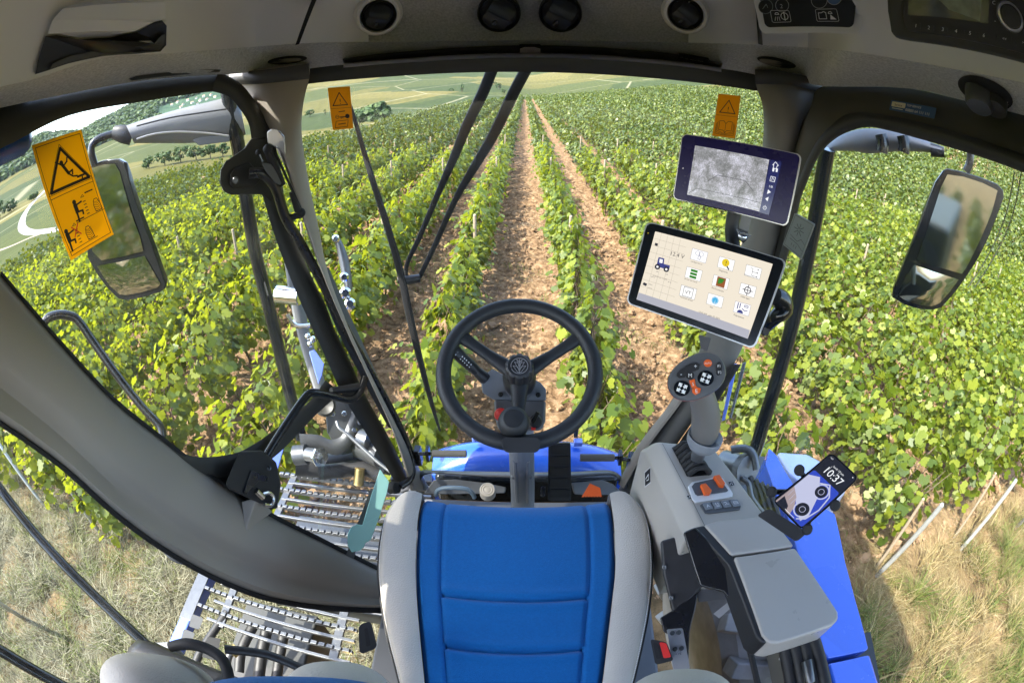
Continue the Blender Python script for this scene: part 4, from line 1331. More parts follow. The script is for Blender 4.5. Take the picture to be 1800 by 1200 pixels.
def cushion_center():
    rows = []
    fine = []
    for i in range(len(LB) - 1):
        for k in range(3): fine.append((LB[i].lerp(LB[i + 1], k / 3), RB[i].lerp(RB[i + 1], k / 3)))
    y0 = fine[0][0].y
    for a, b in fine:
        row = []
        for j in range(97):
            u = j / 96
            p = a.lerp(b, u)
            e = min(u, 1 - u)
            z = .006 * math.sin(math.pi * u) - .010 * (1 - abs(2 * u - 1) ** 3) - .006
            w = (b - a).length
            for s_ in (.128, .872):
                z -= .0065 * gauss((u - s_) * w, .0045)
            if .135 < u < .865:
                for sy in seam_y: z -= .010 * gauss(p.y - sy, .006) - .0025 * gauss(p.y - sy - .014, .012) - .0025 * gauss(p.y - sy + .014, .012)
            z -= .010 * gauss(e * w, .006)
            fr = max(0, (p.y - (y0 - .05)) / .05)
            z -= .02 * fr * fr
            row.append(p + Vector((0, -.01 * math.sin(math.pi * u), z)))
        rows.append(row)
    f = rows[0]
    pre = [[q + Vector((0, .012, -.02)) for q in f], [q + Vector((0, .010, -.06)) for q in f], [q + Vector((0, -.02, -.11)) for q in f]]
    return pre[::-1] + rows
cush = MB().grid(cushion_center()).build('seat_cushion', 'seat_blue', seat)
def bolster(edge, outer, name):
    rows = []
    for a, b in zip(edge, outer):
        row = []
        for j in range(15):
            u = j / 14
            p = a.lerp(b, u)
            z = .013 * math.sin(math.pi * min(1, u * .9 + .02)) ** .8 - .004 - (.05 * max(0, (u - .80) / .2) ** 2)
            row.append(p + Vector((0, 0, z)))
        d = (b - a).normalized()
        row += [b + d * .006 + Vector((0, 0, -.075)), b - d * .01 + Vector((0, 0, -.13))]
        rows.append(row)
    f = rows[0]
    pre = [[q + Vector((0, .010, -.022)) for q in f], [q + Vector((0, .004, -.07)) for q in f], [q + Vector((0, -.03, -.12)) for q in f]]
    o = MB().grid(pre[::-1] + rows).build(name, 'seat_leather', seat, angle=80)
    st = MB()
    for r_ in rows[1::1]: pass
    line = [r[12] + Vector((0, 0, .0015)) for r in rows]
    line, _ = spline(line, 5)
    for i in range(0, len(line) - 2, 2):
        st.tube([line[i] - line[i].normalized() * .0012, line[i + 1] - line[i + 1].normalized() * .0012], .0009, 5)
    st.build('stitching', 'thread', o)
    pp = MB().tube([r[13] + Vector((0, 0, .001)) for r in rows], .0032, 8)
    pp.build('piping', 'rubber', o)
    return o
bolster(LB, LO, 'side_bolster')
bolster(RB, RO, 'side_bolster')
for sy, (xa, xb) in zip((1037, 1129), ((787, 1024), (794, 1014))):
    stt = MB()
    n = 46
    for i in range(n):
        a, b = P(xa + (xb - xa) * i / n, sy + 2.0, z=ZS - .012), P(xa + (xb - xa) * (i + .55) / n, sy + 2.0, z=ZS - .012)
        stt.tube([a, b], .0010, 5)
    stt.build('stitching', 'thread_blue', cush)
MB().box((0, .40, -.99), (.46, .62, .10)).build('cushion_pan', 'black_plastic', seat, bevel=.03)
# backrest wings right under the lens
def pad(cx, cy, rx, ry, d, name, m, parent, depth=.10, rot=0.0, pw=2.4):
    c = ray(cx, cy) * d
    n = -ray(cx, cy)
    a = (ray(cx + 5, cy) - ray(cx, cy)).normalized(); b = n.cross(a)
    k = d / F
    ca, sa = math.cos(R(rot)), math.sin(R(rot))
    u, v = a * ca + b * sa, b * ca - a * sa
    rings = []
    for i in range(12):
        th = math.pi / 2 * i / 11
        rr, hh = max(.002, math.cos(th) ** (2 / pw)), math.sin(th) ** (2 / pw)
        rings.append([c - n * depth + u * (rx * k * rr * math.copysign(abs(math.cos(q)) ** .85, math.cos(q))) + v * (ry * k * rr * math.copysign(abs(math.sin(q)) ** .85, math.sin(q))) + n * (depth * hh) for q in [2 * math.pi * j / 40 for j in range(40)]])
    return MB().loft(rings).build(name, m, parent, angle=70)
wing = pad(598, 1240, 112, 97, .50, 'backrest_wing', 'seat_leather', seat)
pad(1190, 1262, 118, 108, .50, 'backrest_wing', 'seat_leather', seat)
pad(1138, 1275, 100, 82, .46, 'backrest_panel', 'seat_blue', seat)
# belt buckle and reel
bk = MB()
bq = quad_on_plane([(1143, 1122), (1172, 1128), (1184, 1160), (1152, 1168)], .82)
bq.poly(bk, bq.rr(r=.005), 0, .05)
bko = bk.build('belt_buckle', 'black_plastic', seat, bevel=.003)
mb = MB(); bq.poly(mb, bq.rr(.52, .06, .94, .80, .003), .003, .004); mb.build('release_button', 'red_plastic', bko)
mb = MB(); bq.poly(mb, bq.rr(.12, .14, .42, .78, .003), .0012, .001); mb.build('buckle_slot', 'black_print', bko)
mb = MB(); q_ = quad_on_plane([(1172, 1105), (1200, 1103), (1213, 1175), (1184, 1180)], .86)
q_.poly(mb, q_.rr(r=.003), 0, .006)
bko2 = mb.build('belt_bracket', 'silver_rim', seat, bevel=.001)
mb = MB()
for s_, t_ in ((.30, .10), (.70, .10), (.30, .48), (.70, .48)):
    mb.lathe(q_.at(s_, t_, 0), q_.n, [(.0045, 0), (.0045, .003), (.003, .0045), (.001, .0045)], 10)
mb.build('bracket_screw', 'steel_dark', bko2)
rl = MB(); q_ = quad_on_plane([(630, 1098), (652, 1090), (664, 1138), (632, 1150)], .80)
q_.poly(rl, q_.rr(r=.008), 0, .06)
rlo = rl.build('belt_reel', 'black_plastic', seat, bevel=.006)
mb = MB(); q_.poly(mb, q_.rr(.42, .18, .66, .82, .002), .001, .001); mb.build('reel_slot', 'black_print', rlo)
# passenger seat top, just in front of the lens at lower left
ps = thing('passenger_seat', P(380, 1250, d=.6), 'grey and blue top of the small seat at the lower left', 'seat')
pad(282, 1218, 122, 78, .60, 'side_bolster', 'seat_leather', ps, rot=-6)
mb = MB()
c = ray(330, 1185)
mb.tube([P(300, 1136, d=.66), P(330, 1131, d=.64), P(365, 1140, d=.63), P(392, 1160, d=.62), (P(402, 1195, d=.62)), P(400, 1240, d=.62)], [.007, .008, .008, .008, .008, .008], 12, 4)
mb.build('seat_collar', 'rubber', ps)
pad(525, 1262, 225, 92, .44, 'seat_panel', 'seat_blue', ps)
MB().box(P(400, 1300, d=.80), (.40, .22, .16)).build('seat_back', 'black_plastic', ps, bevel=.04)
mb = MB().tube([P(395, 1140, d=.72), P(470, 1150, d=.72), P(540, 1178, d=.72)], [.007, .007, .007], 10, 4); mb.build('seat_rail', 'black_plastic', ps)

# ================================================================== STEERING
st = thing('steering_column', (0, .8, -1.33), 'black three-spoke steering wheel with spinner knob on a grey column', 'steering wheel')
wc = ray(913, 650) * 1.0
el = R(60)
wn_ = Vector((0, -math.cos(el), math.sin(el)))
wu = Vector((1, 0, 0)); wv = wn_.cross(wu)          # wv points up the wheel, away from the driver
RW, RT = .160, .0165
def wp(ang, r=RW, h=0.0): return wc + wu * (r * math.cos(R(ang))) + wv * (r * math.sin(R(ang))) + wn_ * h
mb = MB(); rings = []
for i in range(96):
    a = 360 * i / 96
    c = wp(a); e = (c - wc).normalized()
    rings.append([c + (e * math.cos(q) * RT + wn_ * math.sin(q) * RT) * (1 - .05 * (min(abs(a - w_) for w_ in (90, 205, 335)) < 1.5)) for q in [2 * math.pi * k / 18 for k in range(18)]])
rings.append(rings[0])
mb.loft(rings, caps=False)
rim = mb.build('wheel_rim', 'wheel_rubber', st)
for a in (32, 148, 270):
    e = (wp(a) - wc).normalized(); t = wn_.cross(e)
    rs = []
    for r_, w_, h_ in ((RW - .006, .017, -.002), (RW * .75, .0135, -.010), (RW * .5, .0135, -.018), (.045, .017, -.022), (.02, .02, -.022)):
        c = wc + e * r_ + wn_ * h_
        rs.append([c + t * (w_ * math.cos(q)) + wn_ * (.010 * math.sin(q)) for q in [2 * math.pi * k / 14 for k in range(14)]])
    MB().loft(rs).build('wheel_spoke', 'wheel_rubber', st)
# hub with knurled adjusting knob and leaf emblem
hub = MB()
prof = [(.034, -.05), (.036, -.02), (.034, -.006)]
hub.lathe(wc - wn_ * .03, wn_, [(.030, -.06), (.036, -.03), (.036, .0), (.030, .012)], 28)
hbo = hub.build('wheel_hub', 'black_plastic', st)
kn = MB(); rings = []
for r_, h_ in ((.030, -.018), (.0305, .012), (.029, .018), (.024, .0205), (.022, .019), (.001, .019)):
    rings.append([wc + wn_ * h_ + (wu * math.cos(q) + wv * math.sin(q)) * (r_ * (1 - (.09 if r_ > .028 else 0) * (.5 + .5 * math.cos(q * 10)) ** 3)) for q in [2 * math.pi * k / 80 for k in range(80)]])
kn.loft(rings)
kno = kn.build('adjusting_knob', 'black_plastic', st)
em = Q(wc - wu * .02 + wv * .02 + wn_ * .0195, wc + wu * .02 + wv * .02 + wn_ * .0195, wc + wu * .02 - wv * .02 + wn_ * .0195, wc - wu * .02 - wv * .02 + wn_ * .0195)
mb = MB()
em.stroke(mb, em.circ(.5, .5, .0175, 30), .0016, .0004, True)
em.stroke(mb, [(.5, .93), (.5, .12)], .0014, .0004)
for sg in (-1, 1):
    for (t0, x1, t1, x2, t2) in ((.88, .16, .70, .33, .50), (.66, .14, .48, .26, .28), (.44, .09, .30, .14, .16)):
        em.stroke(mb, [(.5, t0), (.5 + sg * x1 * .6, t0 - .03), (.5 + sg * x2, t2), (.5 + sg * x1 * .5, t2 + .06), (.5 + sg * .03, t0 - .12)], .0012, .0004)
mb.build('emblem', 'silver_rim', kno)
# column down to the floor
cb = P(919, 868, y=.98)
mb = MB()
ctop = wc - wn_ * .07
mb.tube([ctop, ctop.lerp(cb, .35), ctop.lerp(cb, .62), cb, cb + Vector((0, .02, -.16))], [.034, .033, .035, .037, .040], 18, 3)
mb.build('column_tube', 'column_grey', st)
for sx in (-1, 1):
    mb = MB().tube([ctop.lerp(cb, .55) + Vector((sx * .016, -.026, .0)), ctop.lerp(cb, .78) + Vector((sx * .016, -.029, 0)), cb + Vector((sx * .016, -.030, 0))], .0075, 8, 2)
    mb.ball(ctop.lerp(cb, .72) + Vector((sx * .024, -.026, 0)), .007, 6)
    mb.build('column_rib', 'column_grey', st)
# shroud behind the wheel: upper cover with stalk housing and lower box
def px_prism(px, d, thick, name, m, parent, bevel=.006, tilt=None):
    cx, cy = sum(p[0] for p in px) / len(px), sum(p[1] for p in px) / len(px)
    c = ray(cx, cy); n = (-c + (Vector(tilt) if tilt else Vector())).normalized(); o = c * d
    pts = [ray(a, b) * (o.dot(n) / ray(a, b).dot(n)) for a, b in px]
    return MB().prism(pts, -n * thick).build(name, m, parent, bevel=bevel)
sh = px_prism([(846, 672), (852, 658), (866, 648), (880, 656), (895, 662), (935, 664), (950, 672), (960, 684), (960, 704), (940, 706), (870, 704), (848, 690)], 1.06, .07, 'column_shroud', 'column_grey', st, .010)
sh2 = px_prism([(868, 702), (960, 704), (959, 740), (951, 757), (876, 755), (870, 735)], 1.05, .06, 'column_shroud', 'slate_plastic', st, .006)
for a, b in ((880, 693), (946, 694)):
    c = P(a, b, d=1.045)
    MB().lathe(c, -c.normalized(), [(.0055, -.02), (.0055, .012), (.003, .013), (.001, .011)], 12).build('shroud_screw', 'black_print', sh)
mb = MB().tube([P(853, 665, d=1.07), P(841, 655, d=1.06), P(838, 650, d=1.06)], [.015, .0125, .010], 14); mb.build('stalk_boot', 'black_plastic', st)
sk = MB().tube([P(838, 652, d=1.06), P(826, 641, d=1.055), P(812, 629, d=1.05), P(798, 615, d=1.045), P(794, 611, d=1.045)], [.0115, .0135, .0135, .0145, .0135], 16)
sko = sk.build('control_stalk', 'black_plastic', st)
q_ = quad_on_plane([(800, 609), (834, 640), (826, 652), (791, 621)], 1.0325)
mb = MB()
for s_ in (.08, .2, .45, .56, .66, .78, .9):
    for t_ in (.3, .68): q_.poly(mb, q_.circ(s_, t_, .0014, 8), 0)
mb.build('stalk_marks', 'white_print', sko)
# red stop button and key
c = P(880, 728, d=1.02); n = (-c.normalized() + Vector((-.3, 0, .3))).normalized()
MB().lathe(c - n * .02, n, [(.009, 0), (.009, .012), (.0135, .014), (.0145, .020), (.012, .025), (.001, .027)], 24).build('stop_button', 'red_plastic', st)
c = P(943, 740, d=1.02); n = (-c.normalized() + Vector((.4, 0, .2))).normalized()
ky = MB().lathe(c - n * .02, n, [(.015, 0), (.015, .016), (.011, .02), (.001, .021)], 20)
kyo = ky.build('ignition_lock', 'black_plastic', st)
mb = MB().tube([P(936, 741, d=1.0), P(946, 724, d=.995)], [.006, .0045], 8); mb.build('ignition_key', 'black_paint', kyo)
mb = MB(); q_ = quad_on_plane([(934, 750), (942, 750), (941, 756), (934, 756)], 1.02); q_.poly(mb, q_.rr(r=.001), 0, .003); mb.build('warning_light', 'red_plastic', st)
# spinner knob on the rim with its clamp
c = P(904, 752, d=1.0)
kp = P(903, 737, d=.925)
mb = MB(); q_ = quad_on_plane([(881, 768), (950, 768), (948, 795), (885, 795)], .915); q_.poly(mb, q_.rr(r=.010), .0, .05)
mb.build('knob_clamp', 'black_plastic', st, bevel=.006)
kn_ax = (Vector((0, -.45, .9))).normalized()
spn = MB().lathe(kp - kn_ax * .048, kn_ax, [(.012, -.02), (.014, .0), (.024, .008), (.030, .020), (.0315, .034), (.029, .046), (.022, .053), (.0195, .0545), (.019, .0535), (.0185, .0545), (.001, .056)], 32).build('spinner_knob', 'wheel_rubber', st)

# ================================================================== PEDALS
pd = thing('accelerator_pedal', P(983, 870, y=1.0), 'tall black ribbed pedal standing right of the steering column', 'pedal')
pq_ = Q(P(964, 779, y=1.09), P(1003, 778, y=1.09), P(1004, 880, y=.99), P(963, 880, y=.99))
mb = MB(); pq_.poly(mb, pq_.rr(r=.006), 0, .012); pd_b = mb.build('pedal_plate', 'black_plastic', pd, bevel=.002)
for i in range(5):
    mb = MB(); pq_.poly(mb, pq_.rr(.08, .03 + i * .19, .92, .17 + i * .19, .004), .005, .006); mb.build('pedal_pad', 'rubber', pd_b, bevel=.0015)
op = MB(); q_ = quad_on_plane([(1037, 849), (1055, 857), (1058, 872), (1024, 872)], 1.10); q_.poly(op, [(0, 0), (1, 0), (1, 1), (0, 1)], 0, .012)
for i in range(7): q_.stroke(op, [(.04 + i * .145, .06), (.02 + i * .15, 1)], .0035, .002)
o = op.build('brake_pedal', 'orange_plastic'); tag(o, 'small orange ribbed pedal behind the seat front edge', 'pedal')

# ================================================================== RIGHT CONSOLE
cs = thing('side_console', (.40, .45, -1.3), 'grey right hand console with padded armrest, joystick, orange rockers and key row', 'console')
ZC = -.70
tp = [(1141, 800), (1148, 785), (1158, 778), (1205, 777), (1248, 786), (1262, 794), (1345, 908), (1240, 925), (1226, 918)]
top = [P(a, b, z=ZC) for a, b in tp]
sd = [P(a, b, z=ZC - dz) for a, b, dz in ((1139, 800, .02), (1140, 865, .12), (1152, 945, .2), (1176, 965, .2), (1236, 935, .03))]
cb_ = MB()
TLf, TRf, BRf, BLf = P(1160, 777, z=ZC), P(1252, 785, z=ZC), P(1350, 915, z=ZC), P(1238, 930, z=ZC)
down = [P(1137, 800, z=ZC - .04), None]
# body as a lofted box: chamfer along the left edge, deep sides
def cs_ring(a, b, dz, inl):
    u = (b - a).normalized()
    return [a, b, b + u * .012 + Vector((0, 0, -.02)), b + u * .015 + Vector((0, 0, -.25)), a - u * inl + Vector((0, 0, -.25)), a - u * inl + Vector((0, 0, -.03)), a - u * .008 + Vector((0, 0, -.006))]
rr_c = []
for t in [i / 10 for i in range(11)]:
    a = TLf.lerp(BLf, t); b = TRf.lerp(BRf, t)
    rr_c.append(cs_ring(a, b, 0, .030))
front = [p + Vector((0, .03, -.03)) for p in rr_c[0]]
front = [Vector((p.x, p.y, min(p.z, ZC - .03))) for p in front]
cb_.loft([front] + rr_c)
cbo = cb_.build('console_body', 'console_grey', cs, bevel=.005, angle=50)
cq = Q(TLf, TRf, BRf, BLf)
def cst(px, py):          # photo pixel -> console top coordinates
    p = P(px, py, z=ZC)
    best = None
    s, t = .5, .5
    for _ in range(30):
        q = cq.at(s, t); e = p - q
        du = cq.at(s + .01, t) - cq.at(s - .01, t); dv = cq.at(s, t + .01) - cq.at(s, t - .01)
        s += e.dot(du) / du.length_squared * .02; t += e.dot(dv) / dv.length_squared * .02
    return s, t
def cpoly(mb, px, h, thick=0):
    cq.poly(mb, [cst(a, b) for a, b in px], h, thick)
# dark lower pan below the console, beside the seat
px_prism([(1160, 950), (1236, 928), (1262, 1000), (1195, 1075), (1182, 1080), (1165, 1010)], .98, .03, 'console_pan', 'black_plastic', cs, .006)
for a, b in ((1200, 966), (1168, 996), (1236, 1010), (1180, 1050)):
    c = P(a, b, d=.974); MB().lathe(c, -c.normalized(), [(.005, -.004), (.005, .002), (.003, .003), (.001, .002)], 10).build('pan_screw', 'galvanised', cs)
mb = MB(); cq.stroke(mb, [(.0, .985), (1, .985)], .0016, .0008); cq.stroke(mb, [(.03, .02), (.03, .97)], .0008, .0008); mb.build('console_seam', 'black_print', cs)
# gaiter opening
mb = MB(); cpoly(mb, [(1181, 787), (1186, 784), (1214, 786), (1252, 828), (1250, 834), (1213, 838), (1207, 836)], .0012, .002); gbo = mb.build('lever_slot', 'black_print', cs)
mb = MB()
for i in range(7):
    t = i / 6
    a, b = P(1186 + 24 * t, 790 + 44 * t, z=ZC + .003), P(1217 + 30 * t, 789 + 42 * t, z=ZC + .003)
    m_ = a.lerp(b, .5) + Vector((0, 0, .018 + .006 * (i % 2)))
    mb.tube([a, a.lerp(m_, .6) + Vector((0, 0, .006)), m_, b.lerp(m_, .6) + Vector((0, 0, .006)), b], .006, 8, 2)
mb.build('lever_gaiter', 'rubber', gbo)
# rocker surround with two orange rockers
mb = MB(); cpoly(mb, [(1209, 856), (1216, 848), (1262, 838), (1270, 841), (1288, 868), (1287, 874), (1222, 884), (1216, 878)], .003, .004); rso = mb.build('rocker_bezel', mat('bezel_white', (.72, .72, .72), .35), cs, bevel=.0015)
mb = MB(); cpoly(mb, [(1215, 857), (1220, 851), (1260, 842), (1266, 845), (1279, 864), (1276, 866), (1225, 873), (1221, 870)], .0045, .001); mb.build('rocker_well', 'slate_plastic', rso)
for px in ([(1229, 857), (1238, 855), (1249, 868), (1246, 872), (1236, 873)], [(1252, 842), (1262, 840), (1272, 855), (1270, 860), (1263, 859)]):
    mb = MB(); cpoly(mb, px, .012, .009); mb.build('rocker', 'orange_plastic', rso, bevel=.0015)
# key row
mb = MB(); cpoly(mb, [(1230, 888), (1236, 884), (1290, 878), (1296, 880), (1302, 890), (1300, 896), (1246, 903), (1239, 902)], .002, .003); kro = mb.build('key_panel', 'slate_plastic', cs, bevel=.001)
for i in range(4):
    x0 = 1234 + i * 16.2; y0 = 886.5 - i * 1.8
    kp_ = [(x0, y0), (x0 + 12.5, y0 - 1.6), (x0 + 18.5, y0 + 9), (x0 + 6.2, y0 + 11.5)]
    kq = Q(*[cq.at(*cst(a, b), .0045) for a, b in kp_])
    mb = MB(); kq.poly(mb, kq.rr(r=.002), 0, .003); ko = mb.build('console_key', 'column_grey', kro, bevel=.0006)
    mb = MB()
    if i == 0: kq.text(mb, 'A', .5, .72, .011, .0008, 'c')
    elif i == 1:
        for s_ in (.3, .62): kq.stroke(mb, [(s_, .25), (s_ + .1, .25), (s_ + .1, .45), (s_, .45)], .0008, .0008, True)
        kq.stroke(mb, [(.25, .6), (.78, .6)], .0008, .0008); kq.stroke(mb, [(.3, .75), (.7, .75)], .0012, .0008)
    elif i == 2: kq.stroke(mb, [(.2, .3), (.5, .25), (.55, .55), (.8, .6)], .0012, .0008); kq.poly(mb, kq.circ(.35, .6, .0012, 10), .0008)
    else:
        kq.stroke(mb, [(.2, .3), (.75, .3), (.8, .65), (.25, .65)], .0009, .0008, True); kq.stroke(mb, [(.2, .48), (.78, .48)], .0009, .0008)
    mb.build('key_symbol', 'white_print', ko)
# little symbols on the console and the hand-in-gear diamond on its side
for px in ([(1206, 871), (1215, 869), (1219, 876), (1210, 878)], [(1279, 847), (1288, 845), (1292, 853), (1283, 855)]):
    mb = MB(); q_ = Q(*[cq.at(*cst(a, b), .0008) for a, b in px]); q_.poly(mb, q_.rr(r=.001), 0); so = mb.build('rocker_symbol', 'black_print', cs)
    mb = MB(); q_.stroke(mb, q_.rr(.03, .03, .97, .97, .001), .0006, .0003, True); q_.stroke(mb, [(.2, .75), (.5, .3), (.8, .35)], .001, .0003); q_.poly(mb, q_.circ(.65, .65, .0012, 8), .0003); mb.build('symbol_lines', 'white_print', so)
sA, sB = TLf.lerp(BLf, .02), TLf.lerp(BLf, .36)
off_ = (TLf - TRf).normalized() * .0305
dq = Q(sA + off_ + Vector((0, 0, -.035)), sB + off_ + Vector((0, 0, -.035)), sB + off_ + Vector((0, 0, -.10)), sA + off_ + Vector((0, 0, -.10)))
dd = [(.5, .0), (.72, .45), (.5, 1), (.28, .55)]
mb = MB(); dq.poly(mb, dd, .0006); do_ = mb.build('pinch_symbol', 'black_print', cs)
mb = MB(); dq.stroke(mb, dd, .0014, .0010, True); dq.stroke(mb, [(.42, .7), (.5, .35), (.58, .5), (.5, .68)], .002, .0010); mb.build('symbol_lines', 'white_print', do_)
# armrest: two padded blocks with dark left cheek
ZA = -.66
def slab(px, z, th, name, m, parent, bevel):
    return MB().prism([P(a, b, z=z) for a, b in px], (0, 0, -th)).build(name, m, parent, bevel=bevel, seg=4)
am = slab([(1238, 921), (1262, 914), (1338, 906), (1352, 907), (1362, 914), (1396, 958), (1286, 974)], ZA, .06, 'armrest_pad', 'armrest_grey', cs, .012)
am2 = slab([(1290, 977), (1398, 961), (1474, 1074), (1475, 1086), (1464, 1098), (1368, 1130), (1352, 1128), (1340, 1116)], ZA, .06, 'armrest_pad', 'armrest_grey', cs, .014)
ck = slab([(1220, 925), (1238, 921), (1288, 975), (1345, 1118), (1350, 1129), (1340, 1128), (1328, 1116), (1280, 990)], ZA - .004, .055, 'armrest_cheek', 'black_plastic', cs, .008)
px_prism([(1200, 935), (1222, 925), (1284, 985), (1335, 1120), (1318, 1118), (1290, 1062), (1270, 1040), (1230, 1030), (1220, 1000)], .86, .02, 'armrest_bracket', 'black_paint', cs, .004)
# bracket under the armrest down to the seat base
px_prism([(1160, 1085), (1185, 1070), (1215, 1040), (1226, 1044), (1222, 1070), (1212, 1110), (1210, 1160), (1200, 1190), (1188, 1190), (1186, 1120), (1166, 1110)], .98, .02, 'console_bracket', 'black_paint', cs, .003)
mb = MB(); q_ = quad_on_plane([(1222, 1036), (1290, 1032), (1298, 1048), (1228, 1058)], .99); q_.poly(mb, [(0, 0), (1, 0), (1, 1), (0, 1)], 0, .004); mb.build('bracket_plate', 'galvanised', cs)
mb = MB(); q_ = quad_on_plane([(1254, 1078), (1296, 1044), (1302, 1052), (1264, 1086)], .99); q_.poly(mb, [(0, 0), (1, 0), (1, 1), (0, 1)], 0, .004); mb.build('bracket_plate', 'silver_rim', cs)
mb = MB().tube([P(1284, 1030, d=1.0), P(1305, 1090, d=1.0), P(1320, 1150, d=1.0), P(1335, 1215, d=1.0)], .0065, 8, 3); mb.build('console_cable', 'rubber', cs)
# joystick: collar, palm grip, tilted oval head with buttons
jb = P(1228, 800, z=ZC)
j1, j2, j3 = P(1234, 770, d=.80), P(1236, 720, d=.77), P(1228, 676, d=.735)
mb = MB().tube([jb + Vector((0, 0, -.02)), jb.lerp(j1, .6), j1], [.016, .014, .018], 14, 3); mb.build('lever_stem', 'slate_plastic', cs)
ax_ = (j2 - j1).normalized()
mb = MB().lathe(j1 - ax_ * .004 + Vector((.004, 0, 0)), (ax_ + Vector((.25, -.1, 0))).normalized(), [(.012, -.02), (.022, -.016), (.030, -.004), (.031, .010), (.026, .008), (.018, .0), (.001, -.002)], 28); mb.build('lever_collar', 'column_grey', cs)
gr = MB().tube([j1, j1.lerp(j2, .4) + Vector((.004, -.003, 0)), j2 + Vector((.003, -.004, 0)), j3], [.0225, .027, .026, .021], 20, 5, flat=.9); gr.build('lever_grip', mat('grip_grey', (.13, .125, .12), .45, bump=.2, bscale=900), cs)
hc = ray(1225, 662) * .70
hn = (-ray(1225, 662) + Vector((.05, .0, .10))).normalized()
ha = ray(1275, 638) - ray(1175, 688); ha = (ha - hn * ha.dot(hn)).normalized(); hb = hn.cross(ha)
kk = .70 / F
def hp2(s, t, h=0.0): return hc + ha * (s * 55 * kk) + hb * (t * 38 * kk) + hn * h
hd = MB(); rings = []
def egg(q): 
    x, y = math.cos(q), math.sin(q)
    return math.copysign(abs(x) ** .9, x), math.copysign(abs(y) ** .9, y) * (1 + .06 * x)
for sc_, h_ in ((.30, -.034), (.72, -.030), (.94, -.020), (1.0, -.010)):
    rings.append([hp2(egg(q)[0] * sc_, egg(q)[1] * sc_, h_) for q in [2 * math.pi * k / 48 for k in range(48)]])
hdo0 = MB().loft(rings).build('lever_head', 'red_plastic', cs)
rings = []
for sc_, h_ in ((.995, -.012), (.995, -.003), (.95, .001), (.3, .0025), (.02, .0028)):
    rings.append([hp2(egg(q)[0] * sc_, egg(q)[1] * sc_, h_) for q in [2 * math.pi * k / 48 for k in range(48)]])
hdo = MB().loft(rings).build('lever_face', 'slate_plastic', cs)
hq = Q(hp2(-1, 1, .0026), hp2(1, 1, .0026), hp2(1, -1, .0026), hp2(-1, -1, .0026))
def hst(px, py):
    v = ray(px, py); p = v * (hc.dot(hn) / v.dot(hn)); e = p - hc
    return (e.dot(ha) / (55 * kk) + 1) / 2, (1 - e.dot(hb) / (38 * kk)) / 2
def hb_(px, m, name, h=.0016):
    mb = MB(); hq.poly(mb, [hst(a, b) for a, b in px], h, h + .002); return mb.build(name, m, hdo, bevel=.0004)
def txt(s, px, py, size, parent, m='white_print', h=.003, rot=0, name='lettering', q=None, f=None):
    mb = MB(); q = q or hq; f = f or hst
    x, y = f(px, py); q.text(mb, s, x, y, size, h, 'c', rot); return mb.build(name, m, parent)
b1 = hb_(ell(1244, 638.5, 7.2, 6.6, 20), 'orange_plastic', 'auto_button'); txt('AUTO', 1244, 640.5, .0038, b1, rot=-24)
b2 = hb_(ell(1263, 648, 5.5, 12, 24, 6), 'black_plastic', 'function_button'); txt('F1', 1263, 646, .0055, b2, rot=-20); txt('F2', 1264.5, 657, .0055, b2, rot=-20)
b3 = hb_([(1190, 656), (1196, 650), (1212, 640), (1224, 637), (1230, 641), (1228, 650), (1220, 653), (1208, 656), (1203, 664), (1194, 665), (1189, 661)], 'black_plastic', 'speed_button'); txt('+', 1222, 648, .009, b3, rot=-24); txt('-', 1197, 661, .009, b3, rot=-24)
b4 = hb_(ell(1212.5, 660, 7.8, 7.2, 20), 'black_plastic', 'mode_button'); txt('M', 1212.5, 663.5, .008, b4, rot=-24)
for cx, cy in ((1240, 665), (1198.5, 682.5)):
    bo = hb_(ell(cx, cy, 14.5, 13.5, 26), 'glossy_black', 'cross_switch')
    mb = MB()
    for (dx, dy) in ((0, -8.2), (8.2, 0), (0, 8.2), (-8.2, 0)):
        r_ = R(-24)
        ux, uy = dx * math.cos(r_) - dy * math.sin(r_), dx * math.sin(r_) + dy * math.cos(r_)
        px_, py_ = -uy / 8.2, ux / 8.2
        tipx, tipy = cx + ux * 1.35, cy + uy * 1.35
        hq.poly(mb, [hst(tipx, tipy), hst(cx + ux * .75 + px_ * 5, cy + uy * .75 + py_ * 5), hst(cx + ux * .75 + px_ * 2.2, cy + uy * .75 + py_ * 2.2), hst(cx + ux * .35 + px_ * 2.2, cy + uy * .35 + py_ * 2.2), hst(cx + ux * .35 - px_ * 2.2, cy + uy * .35 - py_ * 2.2), hst(cx + ux * .75 - px_ * 2.2, cy + uy * .75 - py_ * 2.2), hst(cx + ux * .75 - px_ * 5, cy + uy * .75 - py_ * 5)], .0032)
    mb.build('arrow_marks', 'white_print', bo)
b5 = hb_([(1211, 669), (1221, 666), (1222, 675), (1225, 681), (1216, 682)], 'orange_plastic', 'stop_key'); txt('S', 1218, 678, .007, b5, rot=-18)
b6 = hb_([(1216, 684), (1224, 680), (1232, 683), (1230, 690), (1222, 694), (1217, 690)], 'orange_plastic', 'engine_key'); txt('E', 1224, 690.5, .008, b6, rot=-18)

